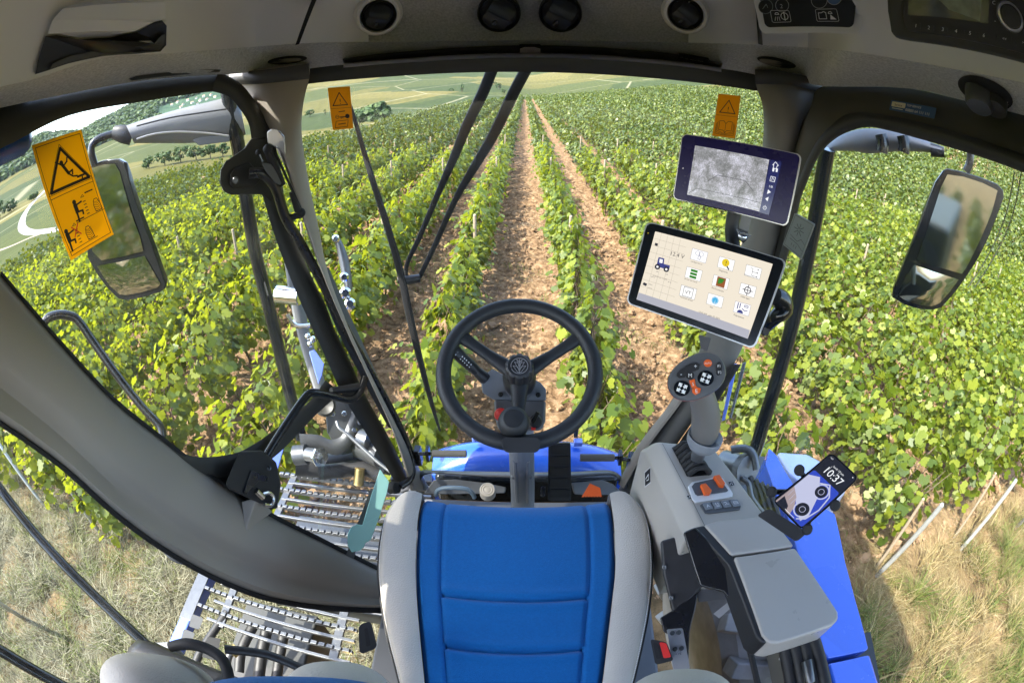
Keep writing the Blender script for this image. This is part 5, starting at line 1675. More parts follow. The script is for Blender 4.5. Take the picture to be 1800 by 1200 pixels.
# ================================================================== MONITORS
def rrq(q, mb, r, h, th, s0=0, t0=0, s1=1, t1=1): q.poly(mb, q.rr(s0, t0, s1, t1, r), h, th)
m1 = thing('camera_monitor', P(1300, 400, d=1.1), 'upper monitor showing a grey rear camera picture', 'monitor')
q1 = quad_on_plane([(1199, 235), (1410, 272), (1384, 399), (1182, 350)], .86)
mb = MB(); rrq(q1, mb, .010, .0, .022); mb.build('monitor_case', 'silver_rim', m1, bevel=.003)
mb = MB(); rrq(q1, mb, .009, .0016, .003, .008, .012, .985, .985); mb.build('monitor_bezel', mat('bezel_navy', (.012, .009, .10), .28, spec=.3), m1)
def qst(q, px, py):
    v = ray(px, py); n = q.n; p = v * (q.c[0].dot(n) / v.dot(n))
    s, t = .5, .5
    for _ in range(40):
        e = p - q.at(s, t); du = q.at(s + .01, t) - q.at(s - .01, t); dv = q.at(s, t + .01) - q.at(s, t - .01)
        g11, g12, g22 = du.dot(du), du.dot(dv), dv.dot(dv); b1_, b2_ = e.dot(du), e.dot(dv)
        D = g11 * g22 - g12 * g12
        s += (b1_ * g22 - b2_ * g12) / D * .02; t += (b2_ * g11 - b1_ * g12) / D * .02
    return s, t
def qp(q, px, m, name, parent, h=.002, th=0):
    mb = MB(); q.poly(mb, [qst(q, a, b) for a, b in px], h, th); return mb.build(name, m, parent)
def screen_mat(name, build):
    m = bpy.data.materials.new(name); m.use_nodes = True; nt = m.node_tree
    b = nt.nodes['Principled BSDF']; b.inputs['Base Color'].default_value = (.02, .02, .02, 1); b.inputs['Roughness'].default_value = .15
    build(nt, b); MATS[name] = m; return m
def emit_flat(name, col, s=1.0):
    def f(nt, b):
        b.inputs['Emission Color'].default_value = (*col, 1); b.inputs['Emission Strength'].default_value = s * 0.25
    return screen_mat(name, f)
def cam_picture(nt, b):
    N, L = nt.nodes.new, nt.links.new
    tc = N('ShaderNodeTexCoord')
    n1 = N('ShaderNodeTexNoise'); n1.inputs['Scale'].default_value = 38; n1.inputs['Detail'].default_value = 10; n1.inputs['Roughness'].default_value = .72; n1.inputs['Distortion'].default_value = .4; L(tc.outputs['Object'], n1.inputs['Vector'])
    n2 = N('ShaderNodeTexNoise'); n2.inputs['Scale'].default_value = 600; n2.inputs['Detail'].default_value = 3; L(tc.outputs['Object'], n2.inputs['Vector'])
    mx = N('ShaderNodeMix'); mx.inputs['Factor'].default_value = .3; L(n1.outputs['Fac'], mx.inputs['A']); L(n2.outputs['Fac'], mx.inputs['B'])
    rp = N('ShaderNodeValToRGB'); rp.color_ramp.elements.new(.5)
    for e, (p, c) in zip(rp.color_ramp.elements, [(.36, (.045, .05, .045)), (.5, (.16, .16, .17)), (.62, (.36, .36, .42))]): e.position = p; e.color = (*c, 1)
    L(mx.outputs['Result'], rp.inputs[0]); L(rp.outputs[0], b.inputs['Emission Color']); b.inputs['Emission Strength'].default_value = .36
screen_mat('camera_picture', cam_picture)
emit_flat('lit_white', (.75, .77, .8), .8); emit_flat('lit_navy', (.012, .016, .09), .8); emit_flat('lit_cream', (.70, .63, .52), .80); emit_flat('lit_grey', (.40, .40, .46), .7); emit_flat('lit_tile', (.80, .79, .78), .85)
emit_flat('lit_green', (.03, .22, .02), .7); emit_flat('lit_yellow', (.75, .55, .01), .7); emit_flat('lit_blue', (.05, .36, .62), .8); emit_flat('lit_brown', (.30, .09, .02), .7); emit_flat('lit_ink', (.03, .03, .05), .5); emit_flat('lit_indigo', (.04, .05, .22), .7); emit_flat('lit_line', (.42, .37, .30), .66)
sc1 = qp(q1, [(1222, 256), (1352, 281), (1335, 372), (1208, 342)], 'camera_picture', 'camera_picture', m1, .0022)
mb = MB()
q1.stroke(mb, [qst(q1, a, b) for a, b in ((1210, 340), (1225, 331), (1335, 356))], .0008, .0026)
q1.stroke(mb, [qst(q1, a, b) for a, b in ((1245, 318), (1262, 308), (1310, 318), (1324, 336))], .0008, .0026)
mb.build('guide_lines', 'lit_ink', sc1)
sb = qp(q1, [(1354, 281), (1374, 285), (1351, 378), (1334, 373)], 'lit_navy', 'screen_menu', m1, .0022)
mb = MB()
S1 = lambda a, b: qst(q1, a, b)
q1.stroke(mb, [S1(1358, 290), S1(1363, 285), S1(1368, 291), S1(1366, 292), S1(1364, 297), S1(1359, 296), S1(1360, 290)], .0011, .003, True)
mb.build('home_symbol', 'lit_white', sb); mb = MB()
for a, b in ((1358, 295), (1364, 296)): q1.poly(mb, [S1(a, b), S1(a + 3.4, b + .7), S1(a + 2.2, b + 7), S1(a - .8, b + 6.2)], .003)
q1.stroke(mb, [S1(1355, 310), S1(1363, 312), S1(1361, 320), S1(1353, 318)], .0009, .003, True); q1.stroke(mb, [S1(1356, 317), S1(1358, 312), S1(1361, 318)], .0008, .003)
mb.build('zoom_symbol', 'lit_white', sb); mb = MB()
q1.text(mb, '1/8', *S1(1354, 330), .006, .003, 'c', 0)
mb.build('page_lettering', 'lit_white', sb); mb = MB()
q1.poly(mb, [S1(1350, 333), S1(1355, 338), S1(1348, 341)], .003); q1.poly(mb, [S1(1351, 346), S1(1349, 354), S1(1345, 349)], .003)
mb.build('arrow_symbol', 'lit_white', sb); mb = MB()
q1.stroke(mb, q1.circ(*S1(1344, 365), .003, 12, -60, 240), .0008, .003); q1.stroke(mb, [S1(1345, 361), S1(1344, 365)], .0008, .003)
mb.build('power_symbol', 'lit_white', sb)
mb = MB(); q1.poly(mb, q1.circ(*S1(1201, 296), .0009, 8), .003); mb.build('status_light', 'lit_white', m1)

m2 = thing('display_terminal', P(1250, 560, d=1.1), 'large lower touch terminal with cream menu screen of app tiles', 'monitor')
q2 = quad_on_plane([(1136, 389), (1384, 458), (1326, 614), (1100, 533)], .82)
mb = MB(); rrq(q2, mb, .011, .0, .022); mb.build('monitor_case', 'silver_rim', m2, bevel=.003)
mb = MB(); rrq(q2, mb, .010, .0016, .003, .010, .012, .985, .985); mb.build('monitor_bezel', 'glossy_black', m2)
S2 = lambda a, b: qst(q2, a, b)
scr = qp(q2, [(1152, 407), (1358, 464), (1314, 595), (1119, 526)], 'lit_cream', 'menu_screen', m2, .0022)
qp(q2, [(1123, 514), (1318, 580), (1314, 595), (1119, 526)], 'lit_grey', 'status_bar', scr, .0026)
mb = MB()
sq = Q(*[q2.at(*S2(a, b), .0) for a, b in ((1152, 407), (1208, 422.5), (1183, 534), (1123, 514))])
for i in range(1, 5): sq.stroke(mb, [(i / 5, 0), (i / 5, 1)], .0004, .0026)
for i in range(1, 9): sq.stroke(mb, [(0, i / 9), (1, i / 9)], .0004, .0026)
mb.build('grid_lines', 'lit_line', scr)
mb = MB(); q2.text(mb, '12.4 V', *S2(1177, 448), .0098, .003, 'l', 0); mb.build('voltage_lettering', 'lit_ink', scr)
for t_, a, b, sz in (('Configurations', 1224, 463, .0034), ('Diagnostic', 1271, 478, .0038), ('Gestion données', 1320, 487, .0038), ('Ecrans de travail', 1214, 494, .0034), ('Performances', 1261, 510, .0040), ('Calibrages', 1309, 524, .0040), ('Terminal virtuel', 1206, 526, .0036), ('Info', 1250, 541, .0040), ('Polyvalence', 1298, 557, .0042), ('10:42 AM , Juin 19, 2023', 1246, 555, .0040)):
    mb = MB(); q2.text(mb, t_, *S2(a, b), sz, .003, 'c', 0); mb.build('tile_lettering', 'lit_ink', scr)
for t_, a, b in (('10:42 AM   Juin 19, 2023', 1160, 489), ('80 °C', 1148, 488), ('95 °C', 1177, 497), ('MOIS', 1144, 501), ('1521 h', 1143, 507), ('LIM', 1155, 478), ('LIM', 1172, 483)):
    mb = MB(); q2.text(mb, t_, *S2(a, b), .0026, .003, 'c', 0); mb.build('status_lettering', 'lit_ink', scr)
# tractor drawing
mb = MB()
T = lambda a, b: S2(1154 + a, 448 + b)
q2.poly(mb, [T(4, 4), T(14, 6.5), T(13, 16), T(24, 19), T(22, 27), T(0, 20)], .003)
mb.build('tractor_picture', 'lit_indigo', scr)
mb = MB(); q2.poly(mb, [T(6, 7), T(11.5, 8.5), T(10.5, 15), T(5.2, 13.6)], .0034); mb.build('tractor_window', 'lit_tile', scr)
mb = MB()
for a, b in ((2, 21), (17.5, 25.5)):
    mb = MB(); q2.poly(mb, q2.circ(*T(a, b), .0048, 18), .0034); mb.build('wheel_picture', 'lit_ink', scr)
    mb = MB(); q2.poly(mb, q2.circ(*T(a, b), .002, 12), .0038); mb.build('hub_picture', 'lit_tile', scr)
for px in ([(1152, 427), (1157, 428.5), (1156, 433), (1151, 431.5)], [(1132, 496), (1138, 499), (1136, 503), (1130, 500)]):
    mb = MB(); q2.poly(mb, [S2(a, b) for a, b in px], .003); mb.build('status_icon', 'lit_ink', scr)
tiles = {}
for r_ in range(3):
    for c_ in range(3):
        a, b = 1229 + 47.3 * c_ - 9.7 * r_, 449.5 + 14.2 * c_ + 32 * r_
        pxs = [(a - 11.5, b - 13), (a + 15.5, b - 5.4), (a + 11, b + 13.5), (a - 15.5, b + 5.5)]
        tq = Q(*[q2.at(*S2(x, y), .003) for x, y in pxs])
        mb = MB(); tq.poly(mb, [(0, 0), (1, 0), (1, 1), (0, 1)], 0)
        to = mb.build('menu_tile', 'lit_tile', scr)
        mb = MB(); tq.stroke(mb, [(0, 0), (1, 0), (1, 1), (0, 1)], .0004, .0003, True)
        tiles[(r_, c_)] = (tq, to)
        k = (r_, c_)
        if k == (0, 0):
            tq.stroke(mb, tq.circ(.38, .32, .0038, 14), .0005, .0003, True); tq.stroke(mb, tq.circ(.62, .32, .0038, 14), .0005, .0003, True); tq.stroke(mb, [(.5, .45), (.45, .8), (.6, .85), (.62, .6)], .0006, .0003, True)
        elif k == (0, 2):
            tq.stroke(mb, [(.3, .2), (.45, .2), (.45, .85), (.75, .85)], .0006, .0003); tq.stroke(mb, [(.45, .5), (.75, .5)], .0006, .0003)
            for y_ in (.2, .5, .85): tq.poly(mb, tq.circ(.78, y_, .0011, 8), .0003)
        elif k == (1, 2):
            tq.stroke(mb, tq.circ(.5, .5, .0055, 20), .0014, .0003, True)
            tq.stroke(mb, [(.5, .02), (.5, .98)], .0011, .0003); tq.stroke(mb, [(.18, .5), (.82, .5)], .0011, .0003)
        elif k == (2, 0):
            tq.stroke(mb, [(.2, .08), (.8, .08), (.8, .92), (.2, .92)], .0007, .0003, True); tq.text(mb, 'VT', .5, .68, .0088, .0003, 'c')
        elif k == (2, 2):
            tq.stroke(mb, [(.2, .1), (.2, .6)], .0016, .0003); tq.stroke(mb, [(.34, .1), (.34, .5)], .0016, .0003); tq.stroke(mb, [(.62, .15), (.85, .15), (.85, .3), (.62, .3)], .001, .0003, True); tq.stroke(mb, [(.5, .5), (.7, .65), (.85, .55)], .0012, .0003)
            tq.poly(mb, tq.circ(.42, .95, .0055, 14, 180, 360), .0003)
        mb.build('tile_drawing', 'lit_ink' if k not in ((0, 0), (2, 2)) else 'lit_indigo', to)
tq, to = tiles[(1, 0)]
for i in range(3):
    mb = MB(); tq.poly(mb, tq.rr(.28, .10 + i * .29, .72, .32 + i * .29, .0008), .0003); mb.build('menu_bar', 'lit_green', to)
tq, to = tiles[(0, 1)]
mb = MB(); tq.poly(mb, tq.circ(.46, .42, .0066, 20), .0003); mb.build('warning_disc', 'lit_yellow', to)
mb = MB(); tq.text(mb, '!', .47, .66, .011, .0006, 'c'); tq.stroke(mb, [(.60, .72), (.74, .92)], .0022, .0005); mb.build('warning_mark', 'lit_ink', to)
tq, to = tiles[(1, 1)]
mb = MB(); tq.poly(mb, tq.rr(.24, .06, .80, .94, .0006), .0003); mb.build('map_picture', 'lit_brown', to)
mb = MB(); tq.poly(mb, [(.32, .18), (.72, .18), (.60, .55), (.34, .72)], .0006); mb.build('field_picture', 'lit_green', to)
tq, to = tiles[(2, 1)]
mb = MB(); tq.poly(mb, tq.circ(.5, .5, .0062, 22), .0003); mb.build('info_disc', 'lit_blue', to)
mb = MB(); tq.stroke(mb, tq.circ(.5, .5, .0050, 20), .0004, .0006, True); tq.text(mb, 'i', .5, .74, .008, .0006, 'c'); mb.build('info_mark', 'lit_white', to)
mb = MB(); q2.poly(mb, q2.circ(*S2(1139.5, 410), .0009, 8), .003); mb.build('status_light', 'lit_yellow', m2)
# mounting arm behind the monitors
mk = thing('monitor_bracket', P(1310, 430, y=1.05), 'steel and black mounting arm holding both monitors on the right pillar', 'bracket')
mb = MB().tube([P(1291, 372, d=.95), P(1286, 405, d=.95), P(1290, 440, d=.93)], .014, 12, 3); mb.build('cable', 'hose', mk)
mb = MB(); q_ = quad_on_plane([(1303, 378), (1322, 380), (1312, 420), (1295, 416)], .96); q_.poly(mb, q_.rr(r=.002), 0, .012); mb.build('clamp_bar', 'galvanised', mk, bevel=.001)
mb = MB(); q_ = quad_on_plane([(1294, 402), (1322, 412), (1316, 430), (1292, 424)], .94); q_.poly(mb, [(0, 0), (1, .1), (.6, 1), (.1, .7)], 0, .008); mb.lathe(q_.at(.45, .45, 0), q_.n, [(.009, 0), (.009, .006), (.005, .008), (.001, .008)], 6); mb.build('clamp_plate', 'chrome', mk)
mb = MB(); q_ = quad_on_plane([(1228, 588), (1250, 594), (1243, 618), (1232, 612)], .92); q_.poly(mb, q_.rr(r=.002), 0, .012); mb.build('clamp_bar', 'galvanised', mk, bevel=.001)
mb = MB().tube([P(1362, 520, d=.9), P(1374, 528, d=.92), P(1377, 545, d=.93), P(1364, 556, d=.92), P(1340, 580, d=.95)], [.016, .020, .020, .015, .012], 12, 3); mb.build('ball_joint', 'glossy_black', mk)
mb = MB(); q_ = quad_on_plane([(1343, 575), (1354, 579), (1350, 590), (1340, 586)], .82); q_.poly(mb, q_.rr(r=.001), 0, .008); mb.build('usb_stick', 'black_plastic', mk)

# ================================================================== PHONE
ph = thing('smartphone', P(1430, 870, d=.85), 'smartphone clamped upright at the right, its lock screen showing a car and 10:37', 'phone')
qh = quad_on_plane([(1357, 879), (1461, 794), (1510, 839), (1409, 932)], .80)
# s runs from the bottom edge up to the top edge of the phone, t from its left to its right side
qhr = Q(qh.c[1], qh.c[2], qh.c[3], qh.c[0])   # upright: TL, TR, BR, BL of the phone
mb = MB(); rrq(qhr, mb, .010, 0, .009); pho = mb.build('phone_body', 'glossy_black', ph, bevel=.0015)
Sp = lambda a, b: qst(qhr, a, b)
emit_flat('lit_dark', (.006, .007, .016), .8); emit_flat('lit_deep_blue', (.02, .05, .42), .8); emit_flat('lit_silver', (.42, .44, .60), .8); emit_flat('lit_rose', (.36, .29, .30), .7)
mb = MB(); qhr.poly(mb, qhr.rr(.035, .02, .965, .98, .008), .0008); scp = mb.build('phone_screen', 'lit_dark', ph)
mb = MB(); qhr.poly(mb, qhr.rr(.06, .32, .94, .97, .004), .0011); mb.build('photo_area', 'lit_deep_blue', scp)
mb = MB(); qhr.poly(mb, [(.06, .42), (.30, .34), (.62, .52), (.84, .80), (.80, .93), (.40, .80), (.06, .66)], .0014); mb.build('car_wing', 'lit_silver', scp)
mb = MB(); qhr.poly(mb, [(.06, .66), (.30, .74), (.46, .86), (.52, .97), (.06, .97)], .0016); mb.build('car_grille', 'lit_rose', scp)
mb = MB()
for s_, t_, r_ in ((.60, .47, .0105), (.62, .80, .0115)): qhr.poly(mb, qhr.circ(s_, t_, r_, 24), .0018)
qhr.poly(mb, [(.10, .84), (.34, .90), (.40, .97), (.10, .97)], .0018)
mb.build('headlamp_dark', 'lit_dark', scp)
mb = MB()
for s_, t_, r_ in ((.60, .47, .0125), (.62, .80, .0135)): qhr.stroke(mb, qhr.circ(s_, t_, r_, 24), .0022, .0020, True)
qhr.stroke(mb, [(.42, .40), (.62, .33), (.84, .45), (.90, .66), (.84, .86), (.70, .94)], .0022, .0020)
for s_, t_ in ((.60, .47), (.62, .80)): qhr.stroke(mb, qhr.circ(s_, t_, .005, 14), .0008, .0021, True)
for i in range(3): qhr.stroke(mb, [(.12 + .10 * i, .70 + .03 * i), (.14 + .10 * i, .80 + .03 * i)], .0006, .0021)
mb.build('headlamp_ring', 'lit_silver', scp)
mb = MB(); qhr.text(mb, '10:37', .5, .265, .0190, .0016, 'c'); mb.build('clock', 'lit_white', scp); mb = MB(); qhr.text(mb, 'lundi 19 juin', .5, .13, .0052, .0016, 'c'); mb.build('date_lettering', 'lit_white', scp); mb = MB(); qhr.text(mb, '10:37', .14, .065, .0030, .0016, 'c')
for i in range(5): qhr.stroke(mb, [(.30 + i * .08, .13 + (i % 3) * .03), (.30 + i * .08, .20)], .0004, .0013)
qhr.poly(mb, qhr.circ(.88, .055, .001, 8), .0016); qhr.stroke(mb, [(.35, .955), (.65, .955)], .0008, .0022)
mb.build('home_bar', 'lit_white', scp)
hl = thing('phone_holder', P(1400, 930, d=.9), 'black clamp with round rubber feet gripping the smartphone', 'holder')
for a, b in ((1405, 826), (1356, 864), (1468, 888), (1419, 930)):
    c = P(a, b, d=.80); n = qhr.n
    MB().lathe(c - n * .016, n, [(.0075, 0), (.0082, .006), (.0095, .010), (.0095, .017), (.007, .020), (.001, .020)], 16).build('rubber_foot', 'rubber', hl)
    cc = P(1433, 863, d=.825)
    MB().tube([c - n * .016, c.lerp(cc, .3) - n * .014, cc - n * .006], [.005, .0045, .006], 8).build('holder_arm', 'black_plastic', hl)
mb = MB(); q_ = quad_on_plane([(1330, 905), (1352, 893), (1420, 935), (1400, 952)], .86); q_.poly(mb, q_.rr(r=.006), 0, .02); mb.build('holder_base', 'black_plastic', hl, bevel=.004)
# ================================================================== OVERHEAD SWITCHES AND RADIO
def over_quad(px, h): return Q(*[on(over_bvh, a, b, h) for a, b in px])
def flat_quad(px, bvh, h, probe, lean=(0, 0, 0)):
    """A flat plate through pixel corners, turned to the driver, its nearest probe point h in front of the surface."""
    cx, cy = sum(p[0] for p in probe) / len(probe), sum(p[1] for p in probe) / len(probe)
    n = (-ray(cx, cy) + Vector(lean)).normalized()
    k = min(on(bvh, a, b, h).dot(-n) for a, b in probe)
    return Q(*[ray(a, b) * (k / ray(a, b).dot(-n)) for a, b in px])
sp = thing('switch_panel', on(over_bvh, 1420, 20, 0), 'glossy black overhead switch panel left of the radio', 'switch panel')
qs = flat_quad([(1323, -60), (1510, -60), (1500, 49), (1345, 49)], over_bvh, .012, [(1340, 8), (1500, 8), (1345, 49), (1497, 49), (1420, 30)])
mb = MB(); qs.poly(mb, qs.rr(r=.010), 0, .02); spo = mb.build('panel_plate', 'switch_black', sp, bevel=.002)
qs2 = qs
Ss = lambda a, b: qst(qs, a, b)
mb = MB(); qs.poly(mb, qs.rr(-.07, -.05, 1.09, 1.10, .014), -.006, .012); mb.build('panel_surround', 'roof_plastic', sp, bevel=.004)
for cx, cy, r_, m_ in ((1346, 12, 12.5, 'switch_black'), (1375, 10, 11.5, 'switch_black'), (1440, 1, 14, 'switch_black'), (1466, -4, 13, 'sticker_blue')):
    mb = MB(); qs.poly(mb, [Ss(a, b) for a, b in ell(cx, cy, r_, r_, 24)], .002, .003); bo = mb.build('round_switch', m_, spo, bevel=.0005)
    mb = MB(); qs.stroke(mb, [Ss(a, b) for a, b in ell(cx, cy, r_, r_, 28)], .0009, .0026, True)
    if cx == 1375: qs.text(mb, '2', *Ss(1374, 15), .011, .0026, 'c', 0)
    if cx == 1346: qs.stroke(mb, [Ss(1341, 16), Ss(1347, 8), Ss(1350, 14)], .0012, .0026)
    mb.build('switch_print', 'grey_print' if cx != 1346 else 'etched_plate', bo)
for px, k in (([(1354, 19), (1387, 19), (1391, 39), (1358, 40)], 0), ([(1433, 17), (1470, 16), (1475, 38), (1436, 38)], 1)):
    kq = Q(*[qs.at(*Ss(a, b), .0005) for a, b in px])
    mb = MB(); kq.poly(mb, kq.rr(r=.003), .002, .003); bo = mb.build('switch_key', 'switch_black', spo, bevel=.0005)
    mb = MB(); kq.stroke(mb, kq.rr(r=.003), .0006, .0026, True)
    if k == 0:
        kq.stroke(mb, kq.circ(.32, .34, .0034, 14, 180, 360), .001, .0026, True)
        for i in range(3): kq.stroke(mb, [(.22 + .09 * i, .55), (.16 + .13 * i, .85)], .0008, .0026)
        kq.stroke(mb, kq.circ(.70, .5, .0062, 20), .001, .0026, True); kq.stroke(mb, [(.70, .15), (.70, .85)], .0014, .0026)
    else:
        kq.stroke(mb, [(.12, .3), (.26, .3), (.36, .2), (.46, .3), (.46, .8), (.12, .8)], .001, .0026, True)
        kq.stroke(mb, kq.circ(.66, .38, .0034, 14, 180, 360), .001, .0026, True); kq.poly(mb, [(.66, .45), (.9, .85), (.62, .85)], .0026)
    mb.build('switch_print', 'white_print', bo)

rd = thing('radio', on(over_bvh, 1690, 40, 0), 'black car radio with numbered keys and round knob set into the roof corner', 'radio')
qr = flat_quad([(1566, -90), (1960, -90), (1960, 140), (1592, 58)], over_bvh, .014, [(1560, 10), (1580, 66), (1690, 86), (1790, 105), (1790, 10), (1690, 40)])
Sr = lambda a, b: qst(qr, a, b)
mb = MB(); qr.poly(mb, [Sr(a, b) for a, b in ((1552, -80), (1560, 20), (1566, 56), (1574, 68), (1600, 73), (1800, 112), (1960, 150), (1960, -80))], .0, .05); mb.build('radio_surround', 'frame_black', rd, bevel=.006)
mb = MB(); qr.poly(mb, [Sr(a, b) for a, b in ((1584, -80), (1588, 40), (1594, 53), (1604, 56), (1800, 95), (1960, 128), (1960, -80))], .008, .02); rfo = mb.build('radio_face', 'black_plastic', rd, bevel=.003)
mb = MB(); qr.poly(mb, [Sr(a, b) for a, b in ((1596, -70), (1598, 27), (1736, 42), (1738, -70))], .0105, .003); mb.build('radio_display', mat('display_glass', (.05, .055, .05), .05, coat=1), rfo)
mb = MB(); qr.poly(mb, [Sr(a, b) for a, b in ((1630, -70), (1650, 0), (1668, 18), (1722, 38), (1727, -70))], .0112, .001); mb.build('radio_display', mat('painted_display_sheen', (.30, .33, .24), .2, var=.6, vscale=60), rfo)  # pale reflection painted as a flat patch over the dark display
for i, (a, b) in enumerate(((1610, 45), (1633, 48.5), (1657, 51.5), (1680, 54.5), (1704, 58), (1728, 62))):
    kq = Q(*[qr.at(*Sr(x, y), .009) for x, y in ((a - 8.5, b - 5), (a + 9.5, b - 3), (a + 9, b + 6.5), (a - 9, b + 4))])
    mb = MB(); kq.poly(mb, kq.rr(r=.0015), .003, .004); ko = mb.build('preset_key', 'vent_black', rfo, bevel=.0006)
    mb = MB(); kq.text(mb, str(i + 1), .5, .80, .0075, .0036, 'c', -4); mb.build('key_number', 'white_print', ko)
for (a, b, t_) in ((1763, 67, '<<'), (1797, 74, '>>')):
    kq = Q(*[qr.at(*Sr(x, y), .009) for x, y in ((a - 12, b - 7), (a + 14, b - 3), (a + 13, b + 8), (a - 12, b + 5))])
    mb = MB(); kq.poly(mb, kq.rr(r=.002), .003, .004); ko = mb.build('seek_key', 'vent_black', rfo, bevel=.0006)
    mb = MB(); kq.text(mb, t_, .5, .75, .006, .0036, 'c', -6); mb.build('key_symbol', 'white_print', ko)
c = qr.at(*Sr(1774, 30), .008)
kr = c.length / F
MB().lathe(c, qr.n, [(25 * kr, -.004), (25 * kr, .004), (23 * kr, .009), (21 * kr, .010)], 36).build('knob_ring', 'silver_rim', rfo)
MB().lathe(c, qr.n, [(19.5 * kr, -.002), (19 * kr, .018), (17 * kr, .021), (.001, .0215)], 36).build('volume_knob', 'frame_black', rfo)
for t_, a, b in (('C', 1746, 9), ('-', 1748, 40)):
    mb = MB(); qr.text(mb, t_, *Sr(a, b), .008, .0118, 'c'); mb.build('key_symbol', 'white_print', rfo)

# ================================================================== STICKERS AND PLATES
def outline_tri(q, mb, pts, w, h):
    q.stroke(mb, pts, w, h, True)
def flat_on(px, s=None, y=None, off=.004):
    pts = [P(a, b, s=s, off=off) if s else P(a, b, y=y) for a, b in px]
    return Q(*pts)
sk1 = thing('warning_sticker', P(125, 340, s='L', off=.006), 'large yellow warning sticker with falling figure and climbing figures on the left glass', 'sticker')
cs_ = [P(a, b, s='L', off=.03) for a, b in ((56, 256), (143, 228), (200, 412), (125, 458))]
q = Q(*cs_)
mb = MB(); q.poly(mb, [(0, 0), (1, 0), (1, 1), (0, 1)], 0, .0008); s1o = mb.build('sticker_sheet', 'yellow_sticker', sk1)
mb = MB()
q.stroke(mb, [(.05, .03), (.95, .03), (.95, .97), (.05, .97)], .0012, .0005, True)
q.stroke(mb, [(.05, .475), (.95, .475)], .0012, .0005)
mb.build('print_frame', 'black_print', s1o)
mb = MB()
tri = [(.5, .10), (.90, .425), (.10, .425)]
q.stroke(mb, tri, .0055, .0005, True)
mb.build('print_triangle', 'black_print', s1o)
mb = MB(); q.stroke(mb, [(.5, .065), (.96, .445), (.04, .445)], .0009, .0005, True); mb.build('print_triangle', 'black_print', s1o)
def figure_fall(q, mb):
    q.poly(mb, q.circ(.45, .22, .0042, 14), .0005)
    q.stroke(mb, [(.46, .245), (.53, .325)], .0062, .0005)
    q.stroke(mb, [(.47, .25), (.38, .215), (.34, .20)], .003, .0005); q.stroke(mb, [(.48, .25), (.56, .225), (.58, .195)], .003, .0005)
    q.stroke(mb, [(.53, .325), (.62, .31), (.60, .345)], .0032, .0005); q.stroke(mb, [(.52, .325), (.60, .365), (.68, .375)], .0032, .0005)
    q.stroke(mb, [(.68, .385), (.84, .385)], .004, .0005); q.stroke(mb, [(.78, .385), (.76, .415)], .003, .0005)
mb = MB(); figure_fall(q, mb); mb.build('print_falling_figure', 'black_print', s1o)
def figure_climb(q, mb, x, y, ok):
    q.poly(mb, q.circ(x, y, .0044, 14), .0005)
    q.stroke(mb, [(x, y + .03), (x + .0, y + .085)], .0085, .0005)
    q.stroke(mb, [(x + .02, y + .03), (x + .14, y + .02)], .0032, .0005)
    q.stroke(mb, [(x, y + .09), (x + .11, y + .095), (x + .10, y + .125)], .0036, .0005)
    q.stroke(mb, [(x - .01, y + .09), (x - .02, y + .17)], .0042, .0005)
    q.stroke(mb, [(x - .08, y + .172), (x + .55, y + .172)], .0012, .0005)
    for i in range(5): q.stroke(mb, [(x + .17, y + .03 + i * .028), (x + .22, y + .03 + i * .028)], .0016, .0005)
    q.stroke(mb, [(x + .15, y - .012), (x + .20, y - .03), (x + .22, y - .01)], .001, .0005, True)
    q.stroke(mb, [(x + .26, y - .035), (x + .42, y - .035)], .0026, .0005)
def wheel_mark(q, mb, x, y):
    q.stroke(mb, [(x + .28, y + .16), (x + .27, y + .10), (x + .31, y + .05), (x + .37, y + .05), (x + .41, y + .10), (x + .42, y + .16)], .0014, .0005, True)
    for i in range(6): q.stroke(mb, [(x + .28, y + .065 + i * .017), (x + .345, y + .08 + i * .017), (x + .41, y + .065 + i * .017)], .0009, .0005)
for x, y, nm in ((.46, .575, 1), (.12, .765, 0)):
    mb = MB(); figure_climb(q, mb, x, y, nm); mb.build('print_climbing_figure', 'black_print', s1o)
    mb = MB(); wheel_mark(q, mb, x + .08, y); mb.build('print_wheel', 'black_print', s1o)
mb = MB(); q.stroke(mb, [(.24, .755), (.38, .845)], .0022, .0009); q.stroke(mb, [(.38, .755), (.24, .845)], .0022, .0009); mb.build('print_cross', 'red_plastic', s1o)
